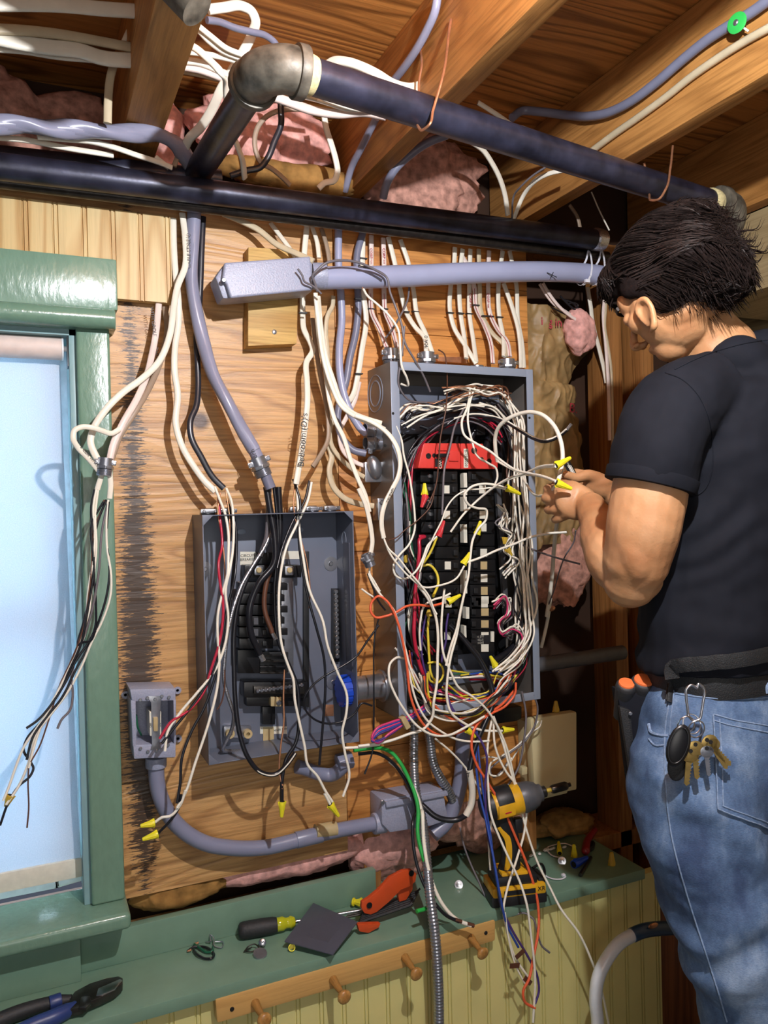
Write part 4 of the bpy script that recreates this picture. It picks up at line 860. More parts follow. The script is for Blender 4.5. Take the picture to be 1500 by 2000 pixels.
down('D', [(1040, 1400), (1015, 1480), (1025, 1580), (1070, 1650), (1120, 1700), (1180, 1750), (1230, 1780)], (.06, .06), FS, 'nmg', 'aged cable bending right below the pink printed one')
down('D', [(1000, 1560), (1025, 1650), (1010, 1740), (1030, 1830), (1100, 1910), (1200, 1950), (1290, 1962)], (.05, .06), FL, 'nmg', 'aged flat cable curving into the lowest strap connector of the tall panel')
# row entering the top of the tall panel
row = [('nmp', [(75, 60), (75, 230), (72, 400), (78, 510), (125, 610), (165, 715)], 'leftmost cable with pink print entering the top of the tall panel', (72, 492)),
 ('nmp', [(145, 75), (150, 250), (150, 400), (158, 510), (195, 600), (225, 715)], 'second pink printed cable entering the top left connector of the tall panel', (150, 492)),
 ('nm', [(175, 70), (212, 220), (248, 390), (282, 515), (335, 600), (385, 655), (398, 745)], 'cable with a pen mark entering the second top connector of the tall panel', (275, 508)),
 ('nm', [(245, 85), (292, 220), (325, 400), (342, 520), (395, 640), (432, 745)], 'white cable bending in beside the pen marked one over the tall panel', (332, 508)),
 ('nm', [(565, 130), (560, 230), (540, 360), (536, 500), (560, 600), (625, 705), (690, 812)], 'leftmost white cable of the group on the right half of the panel top', (536, 515)),
 ('nm', [(610, 140), (590, 350), (598, 520), (620, 660), (632, 780)], 'second white cable of the right hand group above the tall panel', (597, 517)),
 ('nm', [(655, 140), (650, 360), (650, 520), (672, 670), (690, 800)], 'third white cable of the right hand group above the tall panel', (648, 520)),
 ('nmp', [(600, 170), (650, 260), (680, 370), (688, 480), (735, 580), (775, 690), (788, 810)], 'pink printed cable bending right in the middle of the right hand group', (686, 470)),
 ('nmg', [(705, 140), (710, 360), (722, 520), (790, 640), (850, 700), (862, 770)], 'aged cable behind the pink printed ones above the tall panel', (740, 533)),
 ('nmp', [(765, 150), (760, 370), (772, 520), (815, 610), (870, 680), (888, 770)], 'rightmost pink printed cable above the tall panel', (772, 535)),
 ('nm', [(845, 150), (820, 350), (826, 540), (848, 650), (852, 770)], 'white cable entering the wide clamp from straight above', (826, 540)),
 ('nm', [(850, 340), (900, 480), (938, 620), (950, 740), (952, 835)], 'white cable slanting down just left of the plywood edge', None),
 ('nm', [(885, 150), (925, 350), (935, 560), (958, 690), (970, 835)], 'rightmost white cable running down the plywood edge', None)]
for i, (mat, pts, lab, mk_) in enumerate(row):
    o = cab('E', pts, (.012+(i % 3)*.004, .014+(i % 3)*.005, .025, .055 if i < 11 else .02), (.0056, .003), mat, lab)
    if mk_: band(o, 'E', *mk_, .02+(i % 3)*.005)
    if mat == 'nmp':
        q = W(*px('E', pts[1][0]+(6 if i == 7 else 0), 180 if i < 7 else 440), .022); text('printing', 'CORP ==', q, (0, 0, -1), .0085, 'redink', o)
        obj('red_stripe', Mb().tube(path('E', pts[2:], (.024, .034, .060)), .0006, 4, 6), 'redink', o)
    if i == 2: text('handwriting', 'KA 0', W(*px('E', 398, 680), .0625), (0, 0, 1), .012, 'ink', o)
# -- loose thin wires over the tall panel
wire('D', [(812, 468), (840, 510), (852, 545), (900, 572), (935, 600), (960, 625)], (.13, .12), 'gry', 'grey pigtail sticking up in front of the hub of the long junction box')
o = wire('D', [(935, 610), (920, 560), (905, 510), (930, 482), (985, 435), (1090, 415), (1200, 430), (1300, 475), (1360, 510)], (.12, .14, .13), 'gry', 'dark grey wire arching from the junction box hub over the conduit', r=.0026)
wire('E', [(0, 240), (100, 262), (165, 305), (185, 390), (215, 470), (255, 590), (270, 680), (330, 790), (385, 890), (420, 975)], (.125, .12, .13, .13, .10), 'gry', 'dark grey wire dropping from the conduit into the top left of the tall panel', r=.0024)
wire('E', [(298, 360), (290, 430), (240, 540), (190, 620), (160, 660)], (.06, .08), 'gry', 'short dark wire crossing the pink printed cables under the conduit')
wire('E', [(270, 590), (262, 700), (240, 850), (235, 930), (290, 1020), (400, 1040)], (.13, .13, .10), 'gry', 'dark wire hanging over the top left corner of the tall panel')
o = wire('E', [(30, 375), (50, 410), (110, 462), (180, 530), (232, 610), (245, 720), (255, 830), (285, 900), (290, 940), (250, 930)], (.10, .13, .14, .10), 'white', 'white wire hanging over the top left corner of the tall panel', r=.0026)
bare(o, W(*px('E', 50, 410), .101), W(*px('E', 22, 362), .10))
wire('E', [(470, 730), (500, 750), (518, 850), (520, 960), (512, 1080), (480, 1250), (470, 1380), (455, 1520), (400, 1660)], (.07, .14, .13), 'brn', 'dark brown bare wire hanging over the top middle of the tall panel', r=.0016)
wire('I', [(690, 120), (625, 250), (600, 360), (560, 520), (550, 700), (545, 820)], (.11, .13, .135), 'gry', 'dark grey wire hanging over the red cover to the red connector', r=.0024)
wire('I', [(500, 640), (470, 760), (390, 850), (300, 920), (250, 965), (195, 985)], (.135, .14), 'brn', 'thin brown wire crossing the left flange of the tall panel', r=.0013)
o = cab('I', [(-20, 172), (60, 200), (140, 245), (210, 310), (255, 390), (272, 470), (262, 560), (220, 650), (175, 740), (152, 830), (152, 900), (165, 970)], (.12, .15, .16, .16), FS, 'nm', 'wide white cable arcing over the left flange of the tall panel')
text('printing', 'NM-B 14-2', W(*px('I', 205, 690), .165), (-.45, 0, -.9), .007, 'ink', o)
wire('I', [(165, 970), (190, 1030), (260, 1100), (330, 1190), (400, 1270), (460, 1350), (495, 1440), (510, 1467)], (.16, .17), 'white', 'white wire running down right from the end of the arcing cable')
wire('I', [(165, 970), (200, 1060), (280, 1170), (340, 1230), (430, 1290), (520, 1280), (640, 1230), (690, 1150)], (.16, .16), 'white', 'white wire from the arcing cable to the connector between the breaker columns')
wire('I', [(245, 240), (280, 330), (295, 430), (330, 560), (350, 680), (365, 800), (365, 920), (330, 1010), (260, 1090), (228, 1150), (240, 1210), (300, 1235), (370, 1190), (420, 1100), (450, 1020), (510, 960)], (.12, .12, .13, .14, .14, .135), 'white', 'white wire looping low on the left side of the breaker columns to the red connector', r=.0023)
# by the hand
o = wire('I', [(1292, 612), (1250, 672), (1190, 695), (1130, 672), (1090, 610), (1060, 560)], (.46, .36, .2, .13), 'white', 'white wire looping under the hand from the lower connector', r=.0026)
o = wire('I', [(905, 470), (893, 400), (890, 320), (912, 250), (970, 195), (1050, 160), (1130, 150), (1210, 175), (1275, 240), (1315, 330), (1330, 430), (1318, 530), (1300, 600)], (.14, .17, .24, .32, .37, .42), 'white', 'big white cable loop standing out to the right of the tall panel by the hand', r=.0042, n=12)
wire('I', [(905, 470), (960, 500), (1050, 545), (1150, 560), (1230, 580), (1290, 606)], (.14, .2, .46), 'white', 'white wire running straight into the lower connector by the hand', r=.0026)
wire('I', [(725, -20), (722, 60), (705, 130), (672, 220), (690, 300), (760, 350), (850, 400), (930, 465), (1020, 525), (1110, 548), (1200, 568), (1286, 600)], (.11, .13, .15, .2, .3, .46), 'white', 'long white wire coming over the red cover into the lower connector by the hand', r=.0027)
wire('I', [(760, -20), (725, 90), (712, 200), (740, 340), (770, 430), (850, 485), (895, 515), (905, 570), (880, 640)], (.12, .14, .13), 'white', 'white wire draped across the right half of the red cover', r=.0024)
wire('I', [(600, 930), (680, 820), (780, 720), (880, 640), (980, 580), (1080, 550), (1180, 505), (1286, 492)], (.13, .15, .25, .43), 'white', 'white wire rising from the breakers to the upper connector by the hand', r=.0024)
wire('I', [(880, 640), (960, 595), (1060, 560), (1120, 530), (1200, 510), (1286, 503)], (.13, .2, .43), 'white', 'second white wire of the upper connector by the hand', r=.0024)
o = wire('I', [(400, 240), (520, 270), (620, 200), (740, 170), (850, 180), (960, 215), (1060, 275), (1150, 325), (1220, 340), (1300, 310), (1360, 262)], (.08, .10, .13, .2, .26, .30), 'blk', 'thick black cable with white stripe curving right past the flange, stranded end bare', r=.0040)
obj('white_stripe', Mb().tube([p+V((-.001, -.0028, .0026)) for p in path('I', [(620, 200), (740, 170), (850, 180), (960, 215), (1060, 275), (1150, 325), (1220, 340), (1300, 310), (1350, 270)], (.11, .13, .2, .26, .30))], .0018, 6, 6), 'white', o)
bare(o, W(*px('I', 1358, 264), .30), W(*px('I', 1386, 228), .31), .0034, 'alu')
wire('I', [(965, 645), (880, 622), (800, 618), (730, 640), (690, 690), (715, 750), (770, 775), (835, 790), (830, 850), (780, 910), (745, 980), (730, 1080), (715, 1220), (690, 1330), (665, 1440), (640, 1560), (600, 1680), (570, 1800)], (.18, .17, .15, .14, .15, .15), 'white', 'white wire looping left from the connector beside the hand, then down between the breakers', r=.0027)
wire('I', [(965, 655), (900, 640), (800, 650), (700, 660), (630, 700), (570, 780), (545, 850), (490, 960), (430, 1100), (400, 1190)], (.18, .15, .14), 'white', 'thin wire from the connector beside the hand down to the left breakers', r=.0018)
wire('I', [(700, 1130), (800, 1095), (900, 1050), (1010, 1010), (1120, 965), (1240, 940), (1358, 931)], (.14, .17, .22, .28), 'white', 'white wire pointing right past the flange below the hand', r=.0026)
o = wire('I', [(1060, 1010), (1150, 1050), (1250, 1085), (1340, 1112), (1440, 1138)], (.12, .2, .3), 'gry', 'grey and white wire sticking out right below the hand', r=.0022)
wire('I', [(1415, 920), (1400, 1000), (1350, 1080), (1310, 1180), (1280, 1290), (1240, 1400)], (.3, .25, .1), 'gry', 'dark thin wire curling down behind the forearm', r=.0015)
cab('I', [(1300, 830), (1283, 950), (1272, 1060), (1262, 1200), (1245, 1350), (1225, 1480)], (.2, .12, .08), .0046, 'nm', 'white cable hanging straight down right of the tall panel under the hands', n=12)
o = cab('J', [(1250, 60), (1235, 180), (1210, 300), (1190, 380)], (.08, .05), .0042, 'nm', 'lower end of the hanging white cable with torn copper beside the tall panel', n=10)
obj('torn_copper', Mb().ell(W(*px('J', 1258, 130), .075), ((1, 0, .3), (0, 1, 0), (-.3, 0, 1)), (.011, .006, .006), 8, 6), 'copper', o, smooth=0)
# ---- random bundles inside the tall panel
def bundle(c, pts, d, n, mats, spread, label, grp, r=(.0017, .0026), end=1.0):
    for i in range(n):
        ox, oy = RN.uniform(-1, 1), RN.uniform(-1, 1); fr_ = RN.random(); q = []
        for j, (x, y) in enumerate(pts):
            s = spread[min(j, len(spread)-1)] if isinstance(spread, tuple) else spread
            ox2 = ox*.6+RN.uniform(-1, 1)*.7; oy2 = oy*.6+RN.uniform(-1, 1)*.7
            q.append((x+ox2*s, y+oy2*s*.8, (d[0]+(d[1]-d[0])*min(1, max(0, fr_+RN.uniform(-.2, .2))))))
        lo = RN.randint(0, 1) if len(pts) > 6 else 0; q = q[lo:]
        mt = mats[i % len(mats)]; lb = label % {'white': 'white', 'blk': 'black', 'gry': 'grey', 'copper': 'bare copper', 'brn': 'brown', 'red': 'red', 'blue': 'blue', 'dgrn': 'green', 'yel': 'yellow', 'pur': 'purple', 'org': 'orange', 'pink': 'pink', 'nm': 'cream'}[mt]
        wire(c, q, 0, mt, lb, r=RN.uniform(*r)*(.6 if mt == 'copper' else 1), grp=lb, n=6, sub=5)
bundle('I', [(930, 330), (860, 230), (720, 190), (560, 230), (430, 320), (350, 440), (310, 600), (300, 800), (310, 1000), (330, 1200), (360, 1400), (400, 1560), (470, 1700)], (.05, .10), 22, ['blk', 'blk', 'blk', 'gry', 'blk', 'red'], 34, '%s wire sweeping over the breakers and down the left gutter of the tall panel', '')
bundle('I', [(800, 70), (900, 110), (980, 220), (1020, 400), (1010, 600), (1030, 800), (1020, 1000), (1040, 1200), (1050, 1400), (1060, 1550), (1040, 1700), (950, 1800)], (.05, .11), 20, ['white', 'blk', 'white', 'gry', 'white', 'brn', 'blk'], 42, '%s wire running down the right gutter of the tall panel', '')
bundle('I', [(990, 60), (1050, 200), (1060, 420), (1070, 640), (1085, 860), (1090, 1060), (1110, 1260), (1120, 1450), (1100, 1600), (1040, 1740), (900, 1820)], (.10, .15), 8, ['white'], 46, '%s wire hanging just inside the right flange of the tall panel', '', (.002, .0027))
bundle('I', [(270, 190), (340, 120), (460, 110), (580, 90), (690, 40), (800, 10), (900, 20)], (.06, .11), 12, ['white', 'gry', 'white', 'blk', 'copper', 'white'], 45, '%s wire strung across the top of the tall panel', '')
bundle('I', [(290, 250), (380, 180), (500, 150), (640, 130), (760, 120), (880, 140), (960, 210), (1010, 300)], (.07, .12), 14, ['blk', 'white', 'gry', 'blk', 'brn', 'white'], 38, '%s wire arching below the top tangle of the tall panel', '')
bundle('S', [(700, 345), (820, 330), (930, 330), (1010, 330), (1100, 350), (1150, 400)], (.08, .13), 12, ['copper', 'white', 'copper', 'brn'], 55, '%s wire in the knot at the top centre of the tall panel', '')
bundle('I', [(900, 750), (960, 820), (920, 900), (1000, 960), (960, 1040), (1010, 1120), (950, 1200)], (.09, .12), 8, ['white', 'white', 'gry'], 40, '%s wire zigzagging beside the right column of breakers', '')
bundle('J', [(280, 420), (330, 560), (420, 660), (560, 730), (700, 740), (850, 700), (960, 600), (1040, 480), (1080, 340)], (.05, .12), 26, ['white', 'dgrn', 'blk', 'blue', 'red', 'white', 'yel', 'dgrn', 'org', 'white', 'pur', 'pink', 'blk'], 55, '%s wire in the coloured tangle at the bottom of the tall panel', '')
bundle('J', [(620, 560), (740, 555), (860, 560), (960, 600), (900, 680), (760, 720), (640, 700), (560, 640)], (.07, .12), 14, ['blue', 'dgrn', 'white', 'blue', 'red', 'yel', 'pur', 'white'], 40, '%s wire coiled under the lowest breakers of the tall panel', '')
bundle('J', [(420, 560), (440, 680), (480, 780), (600, 830), (760, 800), (880, 720), (960, 640), (1010, 580)], (.12, .15), 12, ['white', 'yel', 'blk', 'white', 'org', 'white', 'gry'], 30, '%s wire drooping over the bottom flange of the tall panel', '')
bundle('I', [(300, 640), (340, 860), (330, 1050), (390, 1220), (340, 1420), (330, 1600), (400, 1760)], (.08, .12), 8, ['blk', 'white', 'gry', 'dgrn'], 36, '%s wire wavering down beside the left column of breakers', '')
bundle('J', [(900, 100), (960, 60), (980, 150), (920, 230), (960, 300), (1010, 260), (1080, 310), (1060, 420), (960, 480)], (.08, .12), 9, ['white', 'gry', 'pink', 'white', 'blk'], 34, '%s wire curling right of the lowest breakers', '')
# ---- named wires of the tall panel
wire('I', [(395, 960), (430, 960), (400, 975), (398, 1050), (385, 1180), (370, 1320), (365, 1480), (362, 1600), (380, 1720), (420, 1850), (480, 1960)], (.10, .12, .12, .11), 'red', 'thick red wire running down the left column of breakers', r=.0042)
wire('I', [(415, 1150), (460, 1145), (505, 1190), (520, 1260), (500, 1320), (485, 1350)], (.10, .13), 'yel', 'bright yellow wire bowing right beside the left breakers', r=.0030)
wire('I', [(510, 965), (480, 1040), (440, 1110), (425, 1130)], (.135, .12), 'yel', 'yellow and black wire leaving the red connector', r=.0026)
wire('J', [(458, 180), (452, 260), (456, 360), (462, 460), (475, 560), (500, 600)], (.11, .12), 'yel', 'yellow wire hanging straight down the lower left breakers', r=.0028)
wire('J', [(450, 485), (500, 478), (545, 510), (552, 560), (520, 610), (470, 600), (455, 540)], (.12, .125), 'yel', 'yellow wire coil below the lower left breakers', r=.0024)
wire('J', [(585, 160), (572, 250), (570, 340), (550, 420), (540, 480)], (.11, .12), 'pur', 'purple wire down the middle of the lower breakers', r=.0024)
wire('J', [(440, 170), (420, 280), (410, 380), (420, 480), (460, 600), (520, 680)], (.11, .12), 'pur', 'purple wire beside the thick red one', r=.0024)
wire('J', [(580, 690), (600, 760), (640, 850), (700, 912)], (.13, .145), 'pur', 'purple wire ending in the pale yellow connector under the panel', r=.0022)
o = cab('J', [(590, 235), (650, 290), (720, 370), (790, 460), (840, 560), (872, 660), (872, 760), (830, 860), (790, 950), (755, 1040), (735, 1120), (722, 1190)], (.09, .12, .14, .15), .0062, 'blk', 'thick black cable snaking out of the bottom breakers and down', n=14)
o2 = cab('J', [(722, 1175), (735, 1250), (742, 1330), (732, 1410), (700, 1475)], (.15, .14), .0072, 'nm', 'white taped length of the thick black cable under the tall panel', n=14)
text('handwriting', 'T', W(*px('J', 716, 1215), .1585), (1, 0, 0), .014, 'ink', o2)
cab('J', [(702, 1470), (650, 1500), (580, 1505), (500, 1480), (440, 1430), (390, 1385)], (.14, .12, .09), .0060, 'blk', 'black end of the taped cable curling left over the small grey box', n=14)
cab('J', [(1060, 200), (1040, 320), (990, 400), (920, 450), (860, 480)], (.06, .09), .0085, 'blk', 'very thick black cable bending in beside the lowest right breakers', n=14)
cab('I', [(790, 230), (740, 300), (720, 400)], (.06, .05), .008, 'blk', 'thick black feeder above the red cover, left of three', n=12); cab('I', [(880, 260), (850, 320), (830, 400)], (.07, .05), .0085, 'blk', 'thick black feeder above the red cover, middle of three', n=12); cab('I', [(940, 290), (930, 380), (940, 480)], (.07, .05), .0085, 'blk', 'thick black feeder above the red cover, right of three', n=12)
wire('J', [(20, 0), (60, 30), (110, 60)], .12, 'white', 'white wire below the small loose connector, short')
o = wire('H', [(1275, 490), (1272, 530), (1300, 580), (1340, 650)], (.125, .13), 'white', 'white wire leaving the small loose connector between the panels')
wire('I', [(62, 1200), (110, 1290), (170, 1370), (230, 1440), (260, 1530), (300, 1680), (350, 1850), (400, 1960), (440, 2040)], (.13, .14, .15, .15), 'white', 'white wire running from the small loose connector across into the tall panel', r=.0024)
wire('I', [(60, 1200), (95, 1290), (130, 1380), (175, 1440)], (.13, .13), 'blk', 'black wire leaving the small loose connector')
wire('J', [(545, 95), (470, 112), (380, 105), (310, 115), (250, 150), (170, 180), (110, 185), (80, 145), (88, 85), (130, 48), (180, 75), (220, 130), (260, 230), (295, 380), (320, 540), (335, 680), (370, 790), (430, 890), (520, 950), (640, 940), (750, 890), (850, 820), (960, 760), (1020, 680), (1025, 610)], (.14, .14, .13, .15, .15, .14, .14), 'org', 'long orange wire looping left of the tall panel and back along its bottom', r=.0027)
wire('J', [(405, 400), (398, 300), (405, 200), (430, 110), (480, 75), (560, 50), (600, 30)], (.12, .14), 'white', 'white wire rising to the level yellow connector', r=.0024)
wire('J', [(0, 1025), (110, 1010), (220, 985), (330, 945), (420, 915), (480, 840), (490, 740), (510, 620), (515, 450), (518, 300), (500, 170), (450, 60), (390, -20)], (.13, .14, .16, .15, .15), 'white', 'long white wire rising from the green wire end up through the tall panel', r=.0030)
wire('J', [(300, 455), (250, 448), (205, 490), (200, 580), (240, 690), (300, 790), (380, 890), (480, 950), (580, 955), (700, 900), (820, 830)], (.12, .15, .16, .15), 'white', 'white wire making a wide bow over the lower left corner of the tall panel', r=.0026)
wire('J', [(230, 150), (280, 300), (320, 450), (345, 620), (380, 740), (450, 860), (540, 930), (640, 980), (740, 995), (850, 990)], (.14, .15, .15), 'white', 'white wire following the orange one round the lower left corner', r=.0024)
wire('J', [(700, -20), (665, 150), (640, 300), (600, 450), (580, 580), (575, 700), (600, 800), (680, 870), (800, 920), (935, 925)], (.14, .15, .15, .14), 'white', 'white wire coming down to the right pointing connector under the panel', r=.0028)
wire('J', [(560, 0), (545, 150), (540, 300), (555, 430), (600, 540), (650, 640), (740, 700), (830, 780), (880, 850), (960, 1020), (1020, 1260)], (.14, .15, .15, .15), 'white', 'white wire crossing the bottom flange towards the driver', r=.0026)
for pts, dd, mt, lab, r in (
 ([(480, -10), (400, 80), (300, 150), (235, 230), (218, 320), (240, 420), (310, 540), (400, 690), (480, 870), (565, 1080), (615, 1260), (622, 1420), (590, 1600), (560, 1740), (530, 1800), (535, 1860), (600, 1905)], (.12, .15, .16, .2, .24, .24), 'org', 'long orange wire hanging from the panel past the driver to the coat rail height', .0030),
 ([(60, 0), (100, 100), (170, 190), (250, 260), (300, 350), (300, 600), (315, 850), (365, 1080), (395, 1290), (470, 1450), (560, 1600), (615, 1720), (622, 1810), (600, 1880)], (.12, .15, .18, .22, .23), 'pur', 'long purple wire hanging down to the bottom of the yellow boards', .0026),
 ([(250, 260), (245, 400), (260, 580), (310, 800), (350, 1000), (385, 1200), (430, 1400), (500, 1540)], (.14, .16, .22, .22), 'blue', 'dark blue wire hanging beside the purple one', .0026),
 ([(250, 230), (265, 420), (290, 620), (335, 880), (355, 1060), (400, 1300)], (.14, .17, .21), 'blue', 'second blue wire close behind the first', .0022),
 ([(345, 150), (320, 280), (312, 420), (318, 560), (335, 740), (395, 900), (450, 1020), (510, 1150), (545, 1260), (575, 1460), (600, 1720), (588, 1990)], (.14, .16, .2, .24, .24), 'white', 'long white wire hanging to the bottom edge left of the orange one', .0026),
 ([(350, 150), (400, 290), (440, 430), (500, 640), (550, 840), (620, 1040), (690, 1180), (750, 1300), (860, 1450), (940, 1620), (1000, 1800), (1042, 2000)], (.14, .16, .2, .25, .25), 'white', 'long white wire slanting down right across the yellow boards', .0026),
 ([(350, 160), (360, 330), (430, 490), (510, 590), (545, 680), (540, 820), (490, 1010), (430, 1200), (410, 1320), (430, 1430), (480, 1600), (560, 1720)], (.14, .16, .18, .21, .22), 'white', 'white wire bowing round the driver handle and hanging low', .0026),
 ([(0, 285), (90, 360), (190, 470), (240, 545), (300, 640), (338, 740), (322, 900), (332, 1075)], (.14, .15, .18), 'nm', 'cream wire bending down left of the driver', .0022),
 ([(520, 0), (545, 130), (530, 320), (500, 460), (440, 560), (380, 620)], (.13, .14, .14), 'gry', 'grey wire bowing down to the top of the driver', .0024),
 ([(590, 20), (615, 90), (600, 200), (540, 300), (450, 370), (370, 430), (330, 470), (350, 515), (400, 480), (440, 420)], (.12, .10), 'gry', 'dark wire in the small tangle above the driver', .0022),
 ([(620, 180), (560, 260), (480, 340), (400, 390), (330, 440), (330, 500), (370, 510), (460, 400)], (.10, .11), 'white', 'white wire loop in the small tangle above the driver', .0022),
 ([(640, 175), (630, 210), (590, 240), (500, 350), (450, 430)], (.10, .10), 'white', 'white wire tip beside the tan enclosure', .0018),
 ([(450, 370), (380, 400), (320, 395), (280, 400)], (.10, .10), 'white', 'thin white wire lying level above the driver', .0018),
 ([(150, 820), (165, 900), (210, 1030), (260, 1140), (310, 1250), (370, 1330), (450, 1350), (540, 1335), (590, 1370), (612, 1440), (640, 1530), (688, 1572)], (.05, .10, .17, .21, .22), 'gry', 'grey wire lying across the shelf edge and curling down below it', .0022),
 ([(420, 1330), (440, 1480), (480, 1640), (540, 1760)], (.22, .23), 'white', 'short pale wire beside the purple one in front of the yellow boards', .0018)):
    wire('M', pts, dd, mt, lab, r=r)
for i, (x, y, a, lab) in enumerate(((510, 1580, .5, 'upper'), (478, 1650, -.2, 'middle'), (556, 1740, -1, 'lower'))):
    p = W(*px('M', x, y), .232); obj('tape_flag', Mb().obox(p, ((1, 0, a), (0, 1, 0), (-a, 0, 1)), (.012, .0006, .005)), 'brn', label='%s brown tape flag on the wires hanging in front of the yellow boards' % lab, cat='tape')
# green, white and black wires over the shelf
gp = path('J', [(-30, 1052), (60, 1040), (150, 1038), (220, 1070), (270, 1130), (320, 1220)], (.10, .10, .12))+path('L', [(1040, 60), (1040, 200), (1065, 310), (1105, 430), (1122, 500), (1095, 550), (1035, 575)], (.14, .18, .20))
wire('', None, 0, 'grn', 'bright green wire arching from the short elbow conduit down over the shelf', r=.0042, raw=gp)
wp = path('J', [(200, 1120), (270, 1180), (330, 1250), (380, 1340), (410, 1440)], (.10, .12))+path('L', [(1062, 90), (1070, 240), (1100, 400), (1160, 540), (1230, 615), (1300, 645)], (.14, .2, .215))
o = wire('', None, 0, 'white', 'thick white wire beside the green one ending at the coat rail', r=.0040, raw=wp); bare(o, wp[-2].lerp(wp[-1], .7), wp[-1]+V((.006, -.001, -.001)), .0044, 'brn')
kp_ = path('J', [(0, 1075), (120, 1070), (210, 1120), (290, 1220), (350, 1330), (375, 1450)], (.10, .12))+path('L', [(1018, 120), (1022, 280), (1060, 420), (1120, 530), (1180, 595), (1240, 625)], (.14, .2, .215))
o = wire('', None, 0, 'blk', 'black wire left of the thick white one ending at the coat rail', r=.0036, raw=kp_); bare(o, kp_[-2].lerp(kp_[-1], .7), kp_[-1]+V((.006, -.001, -.001)), .0040, 'brn')
# blue and pink bundle
for i, (mt, off) in enumerate((('blue', 0), ('pink', 12), ('blue', 24), ('pink', -10), ('pur', 34))):
    wire('J', [(470+off*.3, 735+off), (400, 790+off*.8), (320, 840+off*.7), (210, 880+off), (110, 930+off), (88, 975+off*.5), (120, 1000-off*.3), (200, 945+off*.2), (300, 880)], (.13, .14, .145, .14), mt, '%s wire of the folded bundle tied with tan cord left of the tall panel bottom' % mt, r=.0026, grp='folded %s wires' % mt)
obj('cord_tie', Mb().obox(W(*px('J', 300, 868), .142), ((1, 0, .5), (0, 1, 0), (-.5, 0, 1)), (.006, .008, .014)), 'stickt', label='tan cord tie round the folded blue and pink wires', cat='cable tie', bevel=.002)
